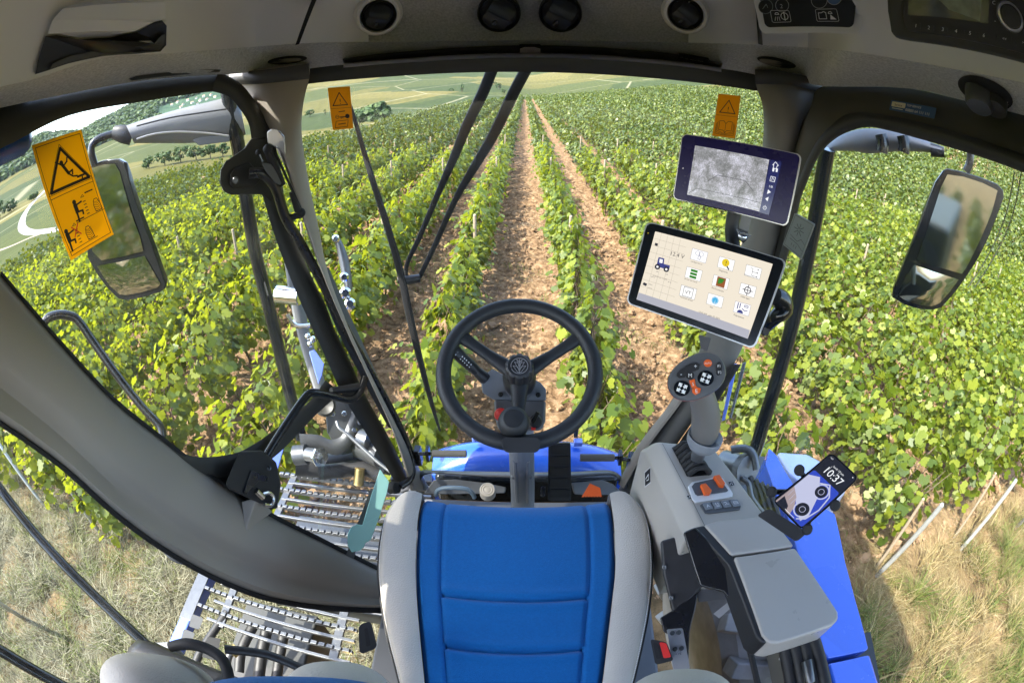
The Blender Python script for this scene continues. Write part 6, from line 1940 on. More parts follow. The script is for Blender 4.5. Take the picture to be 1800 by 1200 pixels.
for px, nm, lb in (([(576, 155), (615, 152), (621, 226), (585, 229)], 'key', 'orange warning sticker with exclamation triangle and key symbol on the left of the windscreen'),
                   ([(1263, 165), (1302, 169), (1292, 244), (1252, 239)], 'book', 'orange warning sticker with exclamation triangle and open book above the upper monitor')):
    q = Q(*[P(a, b, y=1.185) for a, b in px])
    t = thing('warning_sticker', q.at(.5, 1), lb, 'sticker')
    mb = MB(); q.poly(mb, q.rr(r=.002), 0, .0008); so = mb.build('sticker_sheet', 'orange_sticker', t)
    mb = MB(); q.stroke(mb, [(0.02, .5), (.98, .5)], .0007, .0005); mb.build('print_line', 'black_print', so)
    mb = MB(); q.stroke(mb, [(.5, .13), (.84, .43), (.16, .43)], .0024, .0005, True); q.text(mb, '!', .5, .40, .020, .0007, 'c'); mb.build('print_triangle', 'black_print', so)
    if nm == 'key':
        mb = MB(); q.stroke(mb, q.circ(.30, .70, .0048, 16), .001, .0005, True); q.stroke(mb, [(.22, .7), (.38, .7)], .0012, .0005); q.poly(mb, q.circ(.78, .70, .0062, 16), .0005); q.stroke(mb, [(.42, .71), (.72, .71)], .0026, .0005); q.stroke(mb, [(.48, .72), (.48, .745)], .002, .0005); q.stroke(mb, [(.56, .72), (.56, .74)], .002, .0005); mb.build('print_key', 'black_print', so)
        mb = MB(); q.stroke(mb, [(.22, .80), (.80, .79), (.74, .94), (.14, .95)], .0012, .0005, True); q.stroke(mb, [(.32, .875), (.66, .865)], .0022, .0005); mb.build('print_page', 'black_print', so)
        mb = MB(); q.stroke(mb, [(.40, .585), (.68, .575)], .002, .0005); mb.build('print_bar', 'black_print', so)
    else:
        mb = MB()
        for k_ in (0, .035, .07): q.stroke(mb, [(.16 - k_, .64 + k_ * .8), (.16 - k_, .86 + k_), (.50, .92 + k_ * .5), (.84 + k_, .86 + k_), (.84 + k_, .64 + k_ * .8)], .0009, .0005)
        q.stroke(mb, [(.5, .68), (.40, .62), (.22, .63), (.22, .84), (.42, .84), (.5, .90)], .0012, .0005); q.stroke(mb, [(.5, .68), (.60, .62), (.78, .63), (.78, .84), (.58, .84), (.5, .90)], .0012, .0005); q.stroke(mb, [(.5, .68), (.5, .90)], .001, .0005)
        mb.build('print_book', 'black_print', so)
q = Q(*[P(a, b, s='R', off=.03) for a, b in ((1567, 176), (1646, 190), (1642, 209), (1563, 193))])
t = thing('service_sticker', q.at(.5, 1), 'blue and cream service telephone sticker on the dark panel over the right window', 'sticker')
mb = MB(); q.poly(mb, q.rr(r=.001), 0, .0008); so = mb.build('sticker_sheet', 'sticker_blue', t)
mb = MB(); q.poly(mb, q.rr(.03, .12, .34, .62, .002), .0004); cr_ = mb.build('cream_panel', 'sticker_cream', so)
mb = MB(); q.text(mb, 'Service', .185, .50, .0068, .0008, 'c'); mb.build('lettering', 'black_print', so)
mb = MB(); q.text(mb, 'TOP SERVICE', .37, .36, .0062, .0006, 'l'); mb.build('lettering', 'white_print', so)
mb = MB(); q.text(mb, '00800 64 111 111', .36, .84, .0083, .0006, 'l'); mb.build('lettering', 'white_print', so)
mb = MB(); q.stroke(mb, [(.06, .78), (.30, .78)], .0012, .0006); mb.build('print_line', 'white_print', so)
q = Q(*[P(a, b, s='R', off=.05) for a, b in ((1397, 374), (1432, 394), (1408, 456), (1376, 430))])
t = thing('etched_plate', q.at(.5, 1), 'small grey plate engraved with a sun and a hand beside the monitors', 'plate')
mb = MB(); q.poly(mb, q.rr(r=.003), 0, .003); so = mb.build('plate_sheet', 'etched_plate', t)
mb = MB()
q.stroke(mb, q.rr(.06, .05, .94, .95, .002), .0007, .0005, True)
for i in range(8):
    a = i * math.pi / 4
    q.stroke(mb, [(.45 + .04 * math.cos(a), .36 + .04 * math.sin(a)), (.45 + .24 * math.cos(a), .36 + .17 * math.sin(a))], .0012, .0005)
q.stroke(mb, [(.15, .60), (.55, .66), (.70, .55), (.92, .62)], .0009, .0005); q.stroke(mb, [(.2, .70), (.62, .72), (.90, .80)], .0009, .0005)
for i in range(3): q.stroke(mb, [(.36 + i * .12, .78), (.36 + i * .12, .86)], .0009, .0005)
mb.build('engraving', 'black_print', so)

# ================================================================== WIPER
wi = thing('windscreen_wiper', P(715, 480, y=1.31), 'long black windscreen wiper with double arm hanging from the roof', 'wiper')
def WP(a, b, o=0): return P(a, b, y=1.30 + o)
mb = MB().tube([WP(606, 160), WP(622, 205), WP(648, 295), WP(680, 395), WP(704, 480), WP(720, 560), WP(742, 650), WP(760, 715), WP(773, 757)], [.003, .006, .009, .011, .012, .011, .009, .007, .003], 8, 4, flat=.55, up=(1, 0, 0))
wbo = mb.build('wiper_blade', 'rubber', wi)
mb = MB().tube([WP(610, 165, -.02), WP(652, 298, -.025), WP(684, 396, -.03), WP(709, 480, -.03), WP(727, 562, -.03), WP(748, 655, -.025), WP(774, 757, -.01)], [.0025] * 7, 6, 4); mb.build('wiper_rubber', 'rubber', wbo)
for pts, r_ in (([(866, 120), (848, 165), (820, 222), (800, 272), (768, 345), (736, 420), (716, 462), (713, 490)], .0125), ([(926, 120), (902, 165), (868, 236), (836, 290), (800, 352), (765, 430), (736, 490)], .0125)):
    mb = MB().tube([WP(a, b, .03) for a, b in pts], [.016, .016, .015, .013, .009, .008, .007, .007][:len(pts)], 10, 3, flat=.7, up=(1, 0, 0)); mb.build('wiper_arm', 'rubber', wi)
mb = MB().tube([WP(700, 492, .01), WP(718, 492, .01), WP(738, 489, .02)], [.012, .014, .013], 12); mb.build('wiper_joint', 'black_plastic', wi)

# ================================================================== MIRRORS AND OUTSIDE TUBES
def tubepx(pts, d, rad, name, m, parent=None, n=12, k=5):
    ds = d if isinstance(d, (list, tuple)) else [d] * len(pts)
    return MB().tube([P(a, b, d=q) for (a, b), q in zip(pts, ds)], rad, n, k).build(name, m, parent)
ml = thing('door_mirror', P(230, 530, d=1.7), 'tall split mirror hanging from its grey arm outside the left door glass', 'mirror')
out_l = [(161, 289), (185, 281), (209, 279), (218, 285), (224, 302), (245, 372), (270, 436), (292, 498), (291, 506), (282, 513), (252, 522), (226, 527), (210, 525), (190, 506), (172, 482), (155, 452), (150, 380), (152, 310)]
def mirror_build(px, d, tilt, parent, glass1, glass2, rim='glossy_black'):
    cx, cy = sum(p[0] for p in px) / len(px), sum(p[1] for p in px) / len(px)
    c = ray(cx, cy) * d
    n = (Vector(tilt).normalized() - ray(cx, cy)).normalized()
    def pr_(a, b, h=0): 
        v = ray(a, b); return v * (c.dot(n) / v.dot(n)) + n * h
    mb = MB()
    o2 = [pr_(a, b) for a, b in px]
    ctr = sum(o2, Vector()) / len(o2)
    rings = [[p + n * .004 for p in o2], [p for p in o2], [ctr + (p - ctr) * .97 - n * .022 for p in o2], [ctr + (p - ctr) * .7 - n * .05 for p in o2]]
    mb.loft(rings)
    h = mb.build('mirror_housing', rim, parent, bevel=.003)
    for g, nm, bow in ((glass1, 'mirror_glass', 0), (glass2, 'wide_angle_glass', 1)):
        mb = MB()
        gp_ = [pr_(a, b, .0065) for a, b in g]
        gc = sum(gp_, Vector()) / len(gp_)
        rr_ = [[gc.lerp(p, t) + n * (bow * .007 * (1 - t * t)) for p in gp_] for t in (.001, .25, .5, .75, 1.0)]
        mb.loft(rr_, caps=False)
        mb.build(nm, 'mirror', h, angle=80)
    return h
def inset(px, k=.90):
    cx, cy = sum(p[0] for p in px) / len(px), sum(p[1] for p in px) / len(px)
    return [(cx + (a - cx) * k, cy + (b - cy) * k) for a, b in px]
mirror_build(out_l, 1.62, (-.62, -.75, -.20), ml,
             [(158, 296), (186, 288), (204, 287), (212, 300), (232, 370), (248, 415), (254, 440), (215, 450), (180, 456), (164, 440), (157, 380)],
             [(172, 466), (215, 458), (256, 448), (284, 497), (278, 504), (250, 512), (225, 517), (212, 516), (194, 500)])
tubepx([(167, 290), (161, 268), (163, 253), (176, 243), (198, 236), (222, 232)], 1.62, .013, 'mirror_arm', 'black_paint', ml)
mb = MB().tube([P(200, 233, d=1.62), P(218, 236, d=1.6), P(232, 238, d=1.6)], [.022, .030, .032], 12, 2, flat=.7); mb.build('arm_joint', 'black_plastic', ml)
mb = MB().band([P(a, b, d=1.56) for a, b in ((222, 221), (300, 196), (360, 181), (402, 172), (418, 180), (424, 195))], [P(a, b, d=1.56) for a, b in ((236, 252), (300, 252), (345, 251), (400, 244), (424, 240), (432, 236))], .035, .06, 9, 4); fo_ = mb.build('arm_fairing', 'mirror_shell', ml)
mb = MB().tube([P(a, b, d=1.515) for a, b in ((240, 245), (270, 236), (310, 232), (360, 234), (402, 239))], .003, 6, 4); mb.build('fairing_rib', 'silver_rim', fo_)
mb = MB().tube([P(a, b, d=1.512) for a, b in ((240, 222), (300, 207), (350, 199), (398, 192))], .0025, 6, 4); mb.build('fairing_groove', 'black_print', fo_)
mb = MB().prism([P(a, b, d=1.54) for a, b in ((338, 247), (352, 240), (405, 238), (405, 249), (350, 256))], ray(370, 248) * .05); mb.build('fairing_foot', 'mirror_shell', fo_, bevel=.004)
pol = tubepx([(398, 150), (405, 190), (414, 230), (424, 290), (436, 370), (450, 450), (470, 530), (492, 620), (516, 715), (530, 770)], [1.55, 1.55, 1.55, 1.6, 1.62, 1.66, 1.70, 1.75, 1.8, 1.85], .024, 'mirror_post', 'glossy_black', None, 16, 4)
tag(pol, 'glossy black tube post reflecting vines, outside the left door', 'post')
mr = thing('door_mirror', P(1610, 545, d=1.7), 'tall split mirror tilted outside the right window', 'mirror')
out_r = [(1658, 300), (1664, 296), (1690, 301), (1722, 311), (1752, 323), (1763, 334), (1764, 346), (1752, 380), (1738, 415), (1718, 455), (1698, 486), (1676, 516), (1654, 540), (1640, 544), (1618, 543), (1590, 535), (1568, 522), (1569, 510), (1586, 468), (1604, 425), (1626, 365), (1644, 320)]
mirror_build(out_r, 1.55, (-.03, -.97, -.16), mr,
             [(1664, 306), (1692, 310), (1726, 321), (1752, 334), (1742, 372), (1722, 420), (1698, 468), (1690, 480), (1640, 466), (1610, 454), (1632, 392), (1652, 330)],
             [(1606, 464), (1640, 476), (1684, 490), (1668, 512), (1650, 532), (1636, 537), (1616, 535), (1592, 527), (1578, 518), (1590, 488)])
tubepx([(1698, 302), (1704, 288), (1706, 268), (1703, 250)], 1.56, .014, 'mirror_arm', 'black_paint', mr)
mb = MB().band([P(a, b, d=1.56) for a, b in ((1445, 262), (1478, 238), (1520, 226), (1580, 232), (1656, 258))], [P(a, b, d=1.56) for a, b in ((1452, 266), (1500, 266), (1530, 270), (1590, 266), (1654, 270))], .03, .06, 9, 4); fr_ = mb.build('arm_fairing', 'mirror_shell', mr)
tubepx([(1548, 236), (1552, 252), (1550, 268)], 1.50, .02, 'fairing_band', 'black_paint', fr_); tubepx([(1586, 238), (1590, 254), (1588, 268)], 1.50, .02, 'fairing_band', 'black_paint', fr_)
mb = MB().tube([P(1636, 263, d=1.55), P(1660, 268, d=1.55)], [.022, .016], 10); mb.build('arm_joint', 'black_plastic', mr)
pol = tubepx([(1455, 262), (1446, 310), (1436, 370), (1420, 450), (1400, 540), (1374, 640), (1346, 730), (1328, 790), (1312, 830)], [1.5, 1.52, 1.54, 1.58, 1.62, 1.68, 1.74, 1.78, 1.8], .026, 'mirror_post', 'glossy_black', None, 16, 4)
tag(pol, 'glossy black tube post reflecting vines, outside the right window', 'post')
o = tubepx([(78, 566), (86, 558), (104, 553), (122, 555), (138, 564), (165, 602), (205, 658), (250, 715), (276, 742), (284, 755), (286, 768)], 1.45, .0135, 'outer_grab_rail', 'black_paint', None, 14, 5); tag(o, 'bent black grab rail outside the lower edge of the left door glass', 'rail')
o = tubepx([(-40, 800), (10, 872), (60, 935), (110, 990), (160, 1040), (210, 1088), (264, 1138)], [1.35, 1.3, 1.28, 1.25, 1.24, 1.22, 1.2], .0145, 'platform_rail', 'glossy_black', None, 14, 4); tag(o, 'shiny black rail running down from the left edge to the rear platform', 'rail')
o = tubepx([(-50, 1112), (0, 1142), (50, 1172), (110, 1205), (160, 1235)], 1.12, .015, 'platform_rail', 'glossy_black', None, 14, 4); tag(o, 'short black rail crossing the lower left corner', 'rail')
o = tubepx([(255, 920), (280, 955), (303, 980), (325, 988), (360, 1000)], 1.75, .011, 'platform_step_rail', 'steel_dark', None, 10, 4); tag(o, 'thin bent steel bar beside the blue edge of the rear platform', 'rail')
mb = MB(); mb.prism([P(a, b, z=-1.2) for a, b in ((262, 1128), (300, 1126), (312, 1140), (290, 1160), (262, 1146))], (0, 0, -.05)); o = mb.build('rail_foot', 'mirror_shell', None, bevel=.006); tag(o, 'grey foot block at the lower end of the black platform rail', 'bracket')

# ================================================================== PLATFORM GRATINGS, BLUE PANELS, MACHINERY
def grating(name, x0, x1, ys, z, label, crossx, skew=0.0):
    t = thing(name, ((x0 + x1) / 2, sum(ys) / len(ys), z), label, 'grating')
    for i, y in enumerate(ys):
        mb = MB()
        ser = i % 2 == 0
        a, b = Vector((x0 + (0.0 if ser else .06), y, z)), Vector((x1, y + skew, z))
        u = (b - a).normalized()
        mb.box((a + b) / 2 - Vector((0, 0, .008)), ((b - a).length, .011, .016), u, (0, 1, 0))
        if ser:
            n = int((b - a).length / .028)
            for k in range(n):
                mb.box(a + u * (.014 + k * .028) + Vector((0, 0, .003)), (.021, .013, .010), u, (0, 1, 0))
        mb.build('grating_bar', 'galvanised', t, bevel=.0012)
    for cx in crossx:
        mb = MB(); mb.box((cx, (ys[0] + ys[-1]) / 2, z - .012), (.030, abs(ys[-1] - ys[0]) + .03, .012)); mb.build('cross_plate', 'galvanised', t, bevel=.001)
    return t
grating('walkway_grating', -1.02, -.34, [1.215, 1.175, 1.13, 1.085, 1.04, .995, .95, .905, .86, .815, .77], -1.40, 'galvanised walkway grating with serrated bars below the door', (-.95, -.42), .0)
grating('walkway_grating', -1.12, -.50, [.665, .625, .585, .545, .505, .465], -1.40, 'galvanised rear platform grating beside the passenger seat', (-1.0, -.56), -.02)
mb = MB(); mb.box((-1.145, .56, -1.395), (.055, .27, .006)); o = mb.build('edge_plate', 'galvanised', None, bevel=.001); tag(o, 'perforated flat metal strip at the outer end of the rear grating', 'plate')
mb = MB(); mb.prism([P(a, b, z=-1.40) for a, b in ((362, 984), (379, 992), (346, 1062), (318, 1128), (306, 1158), (286, 1150), (300, 1118), (334, 1044))], (0, 0, -.05)); o = mb.build('blue_edge_panel', 'blue_pale', None, bevel=.008); tag(o, 'narrow blue panel edging the rear platform', 'panel')

fr = thing('side_fairing', P(1460, 1000, z=-1.5), 'long royal blue curved side panel outside the right window', 'panel')
up_px = [(1352, 786), (1366, 800), (1380, 826), (1400, 858), (1436, 884), (1468, 902), (1476, 935), (1486, 985), (1502, 1045), (1522, 1118), (1527, 1138), (1524, 1142), (1456, 1156), (1448, 1146), (1436, 1100), (1420, 1040), (1402, 970), (1384, 905), (1362, 862), (1346, 815)]
mb = MB(); mb.prism([P(a, b, z=-1.28) for a, b in up_px], (0, 0, -.30)); mb.build('front_panel', 'blue_paint', fr, bevel=.02)
lo_px = [(1456, 1164), (1520, 1150), (1530, 1148), (1546, 1200), (1566, 1290), (1490, 1290), (1470, 1215)]
mb = MB(); mb.prism([P(a, b, z=-1.28) for a, b in lo_px], (0, 0, -.30)); mb.build('rear_panel', 'blue_paint', fr, bevel=.012)
mb = MB(); mb.prism([P(a, b, z=-1.34) for a, b in ((1440, 1120), (1530, 1110), (1550, 1220), (1470, 1230))], (0, 0, -.1)); mb.build('panel_gap', 'black_print', fr)
mb = MB(); mb.prism([P(a, b, z=-1.42) for a, b in ((1366, 792), (1420, 796), (1470, 822), (1490, 860), (1470, 880), (1420, 860), (1390, 830))], (0, 0, -.2)); o = mb.build('front_mudguard', mat('mudguard_pale', (.38, .44, .62), .3, coat=.6), None, bevel=.02); tag(o, 'pale glossy mudguard top behind the smartphone', 'mudguard')

ns = thing('nose_fairing', (0, 1.4, -1.5), 'glossy blue nose fairing just ahead of the windscreen foot', 'fairing')
mb = MB(); rings = []
for i in range(25):
    u = -1 + 2 * i / 24
    x = .025 + u * .385
    e = (1 - abs(u) ** 3.2)
    w = max(.02, e)
    yb = 1.42 + .03 * e
    rings.append([Vector((x, yb, -1.62)), Vector((x, yb + .02, -1.42)), Vector((x, yb, -1.345 - .05 * (1 - w))), Vector((x, yb - .03, -1.325 - .06 * (1 - w))), Vector((x, 1.37, -1.325 - .07 * (1 - w))), Vector((x, 1.33, -1.34 - .07 * (1 - w))), Vector((x, 1.305, -1.37 - .05 * (1 - w))), Vector((x, 1.295, -1.45)), Vector((x, 1.30, -1.62))])
mb.loft(rings); mb.build('fairing_shell', 'blue_paint', ns, angle=60)
mb = MB(); mb.box((.025, 1.30, -1.475), (.74, .05, .16)); mb.build('fairing_lip', 'glossy_black', ns, bevel=.02)
for a, b in ((838, 770), (1016, 777)):
    c = P(a, b, y=1.40)
    mb = MB(); mb.box(c, (.036, .03, .022)); bo = mb.build('hood_clip', 'blue_pale', ns, bevel=.004)
    mb = MB(); mb.box(c + Vector((-.008, .03, .030)), (.016, .02, .05)); mb.build('clip_post', 'black_plastic', bo, bevel=.003)
# arch line on both front lower corners
mb = MB(); mb.box((0, 1.34, -1.62), (1.1, .06, .3)); o = mb.build('front_beam', 'steel_dark', None, bevel=.01); tag(o, 'dark cross beam below the windscreen', 'beam')

lk_ = thing('lifting_linkage', P(570, 800, z=-1.5), 'bolted steel lifting linkage outside the lower left glass', 'linkage')
def cyl(a, b, r, name, m, parent, n=18): return MB().lathe(a, b - a, [(r * .9, 0), (r, (b - a).length * .03), (r, (b - a).length * .97), (r * .9, (b - a).length)], n).build(name, m, parent)
cyl(P(518, 800, d=1.80), P(540, 798, d=1.78), .038, 'pivot_boss', 'steel_dark', lk_)
cyl(P(540, 798, d=1.76), P(562, 802, d=1.72), .026, 'pivot_pin', 'galvanised', lk_)
c = P(562, 803, d=1.71)
MB().lathe(c, P(572, 806, d=1.68) - c, [(.036, -.004), (.036, .004), (.022, .005), (.022, .02), (.001, .021)], 6).build('pin_bolt', 'chrome', lk_)
mb = MB().band([P(a, b, d=1.80) for a, b in ((526, 762), (560, 764), (580, 772), (600, 766), (612, 742), (620, 715))], [P(a, b, d=1.80) for a, b in ((530, 800), (560, 790), (592, 800), (618, 782), (632, 745), (642, 715))], .01, .04, 5, 4); mb.build('link_arm', 'steel_dark', lk_)
mb = MB().prism([P(a, b, d=1.86) for a, b in ((570, 695), (625, 700), (640, 740), (640, 790), (600, 800), (575, 760))], ray(610, 750) * .03); mb.build('link_plate', 'steel_dark', lk_, bevel=.004)
for a, b in ((585, 727), (605, 727), (623, 756), (632, 742)):
    c = P(a, b, d=1.79); MB().lathe(c + c.normalized() * .01, -c, [(.012, 0), (.012, .014), (.009, .018), (.001, .018)], 6).build('plate_bolt', 'chrome', lk_)
cyl(P(632, 782, d=1.86), P(672, 800, d=1.8), .050, 'hydraulic_cylinder', 'steel_dark', lk_)
cyl(P(633, 770, d=1.80), P(650, 775, d=1.78), .038, 'cylinder_cap', 'galvanised', lk_)
tubepx([(592, 740), (596, 752), (612, 764), (640, 790), (668, 815), (700, 838)], [1.74, 1.73, 1.72, 1.70, 1.68, 1.66], .0065, 'hydraulic_pipe', 'galvanised', lk_, 10, 4)
tubepx([(560, 830), (600, 826), (640, 822), (670, 836)], 1.86, .03, 'hydraulic_hose', 'hose', lk_, 10, 4)
tubepx([(520, 815), (580, 818), (640, 806), (690, 815)], 1.95, .05, 'hydraulic_hose', 'hose', lk_, 10, 4)
cyl(P(633, 822, d=1.83), P(630, 852, d=1.85), .020, 'brass_fitting', 'brass', lk_)
mb = MB().prism([P(a, b, d=1.84) for a, b in ((510, 755), (496, 800), (488, 828), (478, 828), (470, 808), (490, 770))], ray(490, 800) * .03); mb.build('blue_bracket', 'blue_pale', lk_, bevel=.004)
mb = MB().prism([P(a, b, d=1.9) for a, b in ((570, 826), (600, 815), (610, 830), (580, 840))], ray(590, 828) * .03); mb.build('blue_bracket', 'blue_paint', lk_, bevel=.004)

co_ = thing('steel_column', P(530, 690, d=1.7), 'grey steel column with chrome collar and bolts behind the door frame', 'column')
mb = MB().tube([P(a, b, d=1.72) for a, b in ((500, 380), (510, 450), (520, 520), (535, 590), (556, 660), (575, 720))], .034, 12, 4, flat=.6); mb.build('column_body', 'mirror_shell', co_)
cyl(P(486, 517, d=1.62), P(528, 521, d=1.58), .030, 'chrome_collar', 'chrome', co_)
mb = MB().tube([P(a, b, d=1.6) for a, b in ((505, 552), (520, 572), (545, 572))], .008, 8, 4); mb.build('collar_bracket', 'chrome', co_)
for a, b in ((541, 591), (545, 604), (550, 596)):
    c = P(a, b, d=1.57); MB().ball(c, .011, 8).build('column_bolt', 'chrome', co_)
mb = MB().prism([P(a, b, d=1.58) for a, b in ((543, 618), (553, 614), (570, 640), (566, 662), (560, 676))], ray(555, 645) * .02); mb.build('blue_plate', 'blue_pale', co_, bevel=.003)
c = P(571, 712, d=1.52); MB().lathe(c, -c, [(.036, -.02), (.036, .0), (.028, .008), (.018, .0), (.001, -.004)], 24).build('column_foot', 'frame_black', co_)
la = thing('steel_latch', P(605, 540, d=1.6), 'shiny steel latch with two bolts just outside the left windscreen pillar', 'latch')
mb = MB().band([P(a, b, d=1.62) for a, b in ((586, 418), (592, 440), (598, 470), (606, 505))], [P(a, b, d=1.62) for a, b in ((596, 414), (608, 440), (616, 470), (620, 510))], .01, .02, 5, 4); mb.build('latch_plate', 'galvanised', la)
for a, b, r_ in ((590, 420, .014), (605, 487, .016), (607, 515, .020), (615, 534, .020)):
    c = P(a, b, d=1.58); MB().lathe(c + c.normalized() * .01, -c, [(r_, 0), (r_, .012), (r_ * .6, .02), (.001, .02)], 16).build('latch_bolt', 'chrome', la)

# right hand machinery below the console window
rm = thing('hydraulic_block', P(1300, 860, d=1.7), 'dark hydraulic block with steel fittings between console and blue panel', 'hydraulics')
mb = MB(); mb.prism([P(a, b, z=-1.45) for a, b in ((1262, 800), (1345, 800), (1372, 870), (1400, 960), (1350, 990), (1290, 880))], (0, 0, -.3)); mb.build('block_body', 'steel_dark', rm, bevel=.01)
cyl(P(1272, 812, d=1.72), P(1306, 822, d=1.66), .045, 'block_cylinder', 'galvanised', rm)
cyl(P(1306, 822, d=1.66), P(1316, 826, d=1.64), .055, 'block_flange', 'mirror_shell', rm)
tubepx([(1285, 790), (1310, 788), (1325, 800), (1330, 825)], 1.62, .014, 'hydraulic_pipe', 'galvanised', rm, 10, 4)
tubepx([(1305, 840), (1316, 850), (1322, 875), (1340, 900)], 1.62, .010, 'hydraulic_pipe', 'galvanised', rm, 10, 4)
for i in range(4): tubepx([(1318 + i * 9, 838 + i * 5), (1328 + i * 9, 870), (1338 + i * 10, 910)], 1.66, .012, 'hydraulic_hose', 'hose', rm, 8, 4)
mb = MB(); q_ = quad_on_plane([(1288, 640), (1312, 636), (1286, 735), (1268, 740)], 1.62); q_.poly(mb, [(0, 0), (.35, 0), (.35, 1), (0, 1)], 0, .02); mb.build('blue_bar', 'blue_pale', rm, bevel=.003)
mb = MB(); q_.poly(mb, [(.7, 0), (1, 0), (1, 1), (.72, 1)], 0, .02); mb.build('blue_bar', 'galvanised', rm, bevel=.003)
# hoses and fitting beside the rear of the armrest
hb2 = thing('hose_bundle', P(1420, 1180, z=-1.5), 'black hoses with a steel fitting inside the blue side panel', 'hoses')
for i in range(4): tubepx([(1372 + i * 18, 1110), (1384 + i * 19, 1160), (1396 + i * 20, 1230)], .98, .014, 'hose', 'hose', hb2, 10, 4)
cyl(P(1418, 1160, d=.96), P(1424, 1200, d=.96), .011, 'hose_fitting', 'galvanised', hb2)
mb = MB(); q_ = quad_on_plane([(1338, 1110), (1372, 1120), (1410, 1240), (1364, 1240)], 1.02); q_.poly(mb, [(0, 0), (1, 0), (1, 1), (0, 1)], 0, .01); bo = mb.build('mounting_plate', mat('plate_olive', (.10, .095, .075), .5), hb2, bevel=.001)
for a, b in ((1373, 1157), (1380, 1180)):
    c = q_.at(*qst(q_, a, b), .0); MB().lathe(c, q_.n, [(.005, 0), (.005, .001), (.003, .0012), (.001, .0008)], 12).build('plate_hole', 'silver_rim', bo)
# dusty lugged tyre below
ty = thing('lugged_wheel', P(1265, 1130, z=-3.3), 'dust covered lugged wheel seen under the armrest', 'wheel')
tc = P(1262, 1110, d=2.35); ax_ = Vector((1, .12, .1)).normalized()
mb = MB().lathe(tc, ax_, [(.22, -.15), (.40, -.15), (.46, -.10), (.47, 0), (.46, .10), (.40, .15), (.22, .15)], 40); mb.build('tyre_body', 'tyre_dusty', ty)
for i in range(16):
    a = i * 2 * math.pi / 16
    e1 = Vector((0, 0, 1)); e1 = (e1 - ax_ * e1.dot(ax_)).normalized(); e2 = ax_.cross(e1)
    rd_ = e1 * math.cos(a) + e2 * math.sin(a); tg_ = -e1 * math.sin(a) + e2 * math.cos(a)
    for sg in (-1, 1):
        mb = MB(); mb.box(tc + rd_ * .478 + ax_ * (sg * .075) + tg_ * (sg * .03), (.17, .07, .09), ax_ + tg_ * (.5), rd_.cross(ax_)); mb.build('tyre_lug', 'tyre_dusty', ty, bevel=.008)

# teal scraper standing against the glass
tl = thing('plastic_scraper', P(640, 965, d=1.4), 'translucent turquoise plastic scraper leaning left of the driver seat', 'scraper')
tp_ = [(668, 824), (684, 846), (680, 866), (668, 905), (652, 948), (642, 954), (640, 961), (633, 967), (618, 970), (611, 958), (611, 938), (617, 926), (627, 921), (637, 922), (652, 872)]
mb = MB(); mb.prism([P(a, b, d=1.42) for a, b in tp_], ray(650, 900) * .008); mb.build('scraper_handle', 'teal_plastic', tl, bevel=.002)
mb = MB(); mb.prism([P(a, b, d=1.45) for a, b in ((652, 858), (662, 862), (634, 930), (622, 982), (608, 975))], ray(640, 915) * .004); mb.build('scraper_blade', 'galvanised', tl)

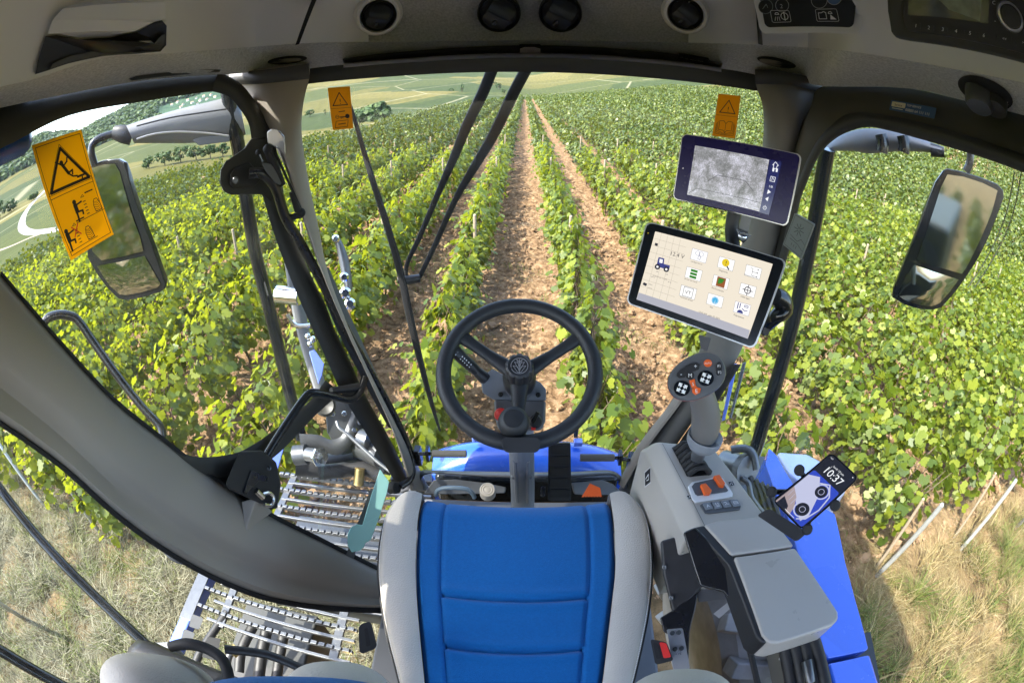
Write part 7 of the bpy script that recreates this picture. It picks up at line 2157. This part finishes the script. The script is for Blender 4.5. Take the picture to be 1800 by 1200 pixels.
# machine frame below the cab and platforms
fm_ = thing('machine_frame', (0, .2, -2.2), 'dark machine frame with hoses below the platforms', 'frame')
mb = MB(); mb.box((0, .05, -1.72), (.72, 2.0, .44)); mb.build('main_beam', 'steel_dark', fm_, bevel=.02)
mb = MB(); mb.box((-.95, .52, -1.85), (.34, .40, .30)); mb.build('tray', 'frame_black', fm_, bevel=.01)
mb = MB(); mb.box((-.72, 1.0, -1.75), (.62, .46, .10)); mb.build('tray', 'steel_dark', fm_, bevel=.01)
mb = MB(); mb.box((-.60, .30, -1.75), (.10, .34, .06)); mb.build('cross_member', 'brass', fm_, bevel=.004)
mb = MB(); mb.box((.85, -.45, -1.9), (.55, 1.2, .9)); mb.build('engine_cover', 'frame_black', fm_, bevel=.02)
for pts, r_ in (([(400, 1075), (375, 1110), (350, 1150), (340, 1180)], .016), ([(445, 1100), (425, 1140), (420, 1180)], .02), ([(470, 1100), (460, 1150), (455, 1190)], .022), ([(500, 1110), (492, 1150), (486, 1190)], .02)):
    tubepx(pts, 1.80, r_, 'frame_hose', 'hose', fm_, 10, 4)
cyl(P(407, 1148, d=1.44), P(418, 1138, d=1.44), .017, 'hose_nut', 'brass', fm_)
tubepx([(418, 1138), (404, 1150), (400, 1165)], 1.44, .011, 'hose_elbow', 'galvanised', fm_, 10, 4)
mb = MB(); q_ = quad_on_plane([(365, 1118), (388, 1122), (380, 1160), (355, 1154)], 1.46); q_.poly(mb, [(0, 0), (1, 0), (1, 1), (0, 1)], 0, .006); mb.build('frame_plate', 'dark_trim', fm_)
for i in range(2):
    mb = MB(); q_ = quad_on_plane([(338 - i * 15, 1078 + i * 26), (358 - i * 15, 1086 + i * 26), (350 - i * 15, 1106 + i * 26), (332 - i * 15, 1100 + i * 26)], 1.5); q_.poly(mb, q_.rr(r=.006), 0, .05); mb.build('step_box', 'mirror_shell', fm_, bevel=.004)
# unseen rear wall and posts of the cab, added to keep sun off the seat
rw = MB(); rw.box((0, -.52, -.95), (1.3, .05, .9))
MB().box((0, -2.6, -1.55), (2.3, 2.6, 2.1)).build('hopper', 'frame_black', fm_, bevel=.05)
rwo = rw.build('rear_wall', 'dark_trim', cab, bevel=.01)
for sx in (-1, 1):
    MB().box((sx * .74, -.48, -.2), (.08, .08, 1.1)).build('rear_post', 'pillar_trim', cab, bevel=.02)
MB().box((0, -.5, .12), (1.5, .08, .22)).build('rear_header', 'frame_black', cab, bevel=.01)

# ================================================================== HAZE
hz = MB().box((0, 900, 60), (3800, 2900, 260))
ho = hz.build('haze', 'glass', None, smooth=False)
hm = bpy.data.materials.new('haze'); hm.use_nodes = True
hm.node_tree.nodes.clear()
hv = hm.node_tree.nodes.new('ShaderNodeVolumePrincipled')
hv.inputs['Color'].default_value = (.75, .85, 1.0, 1)
hv.inputs['Density'].default_value = 0.00003
hout = hm.node_tree.nodes.new('ShaderNodeOutputMaterial')
hm.node_tree.links.new(hv.outputs[0], hout.inputs['Volume'])
ho.data.materials[0] = hm
tag(ho, 'thin bluish summer haze over the valley', 'haze', kind='stuff')
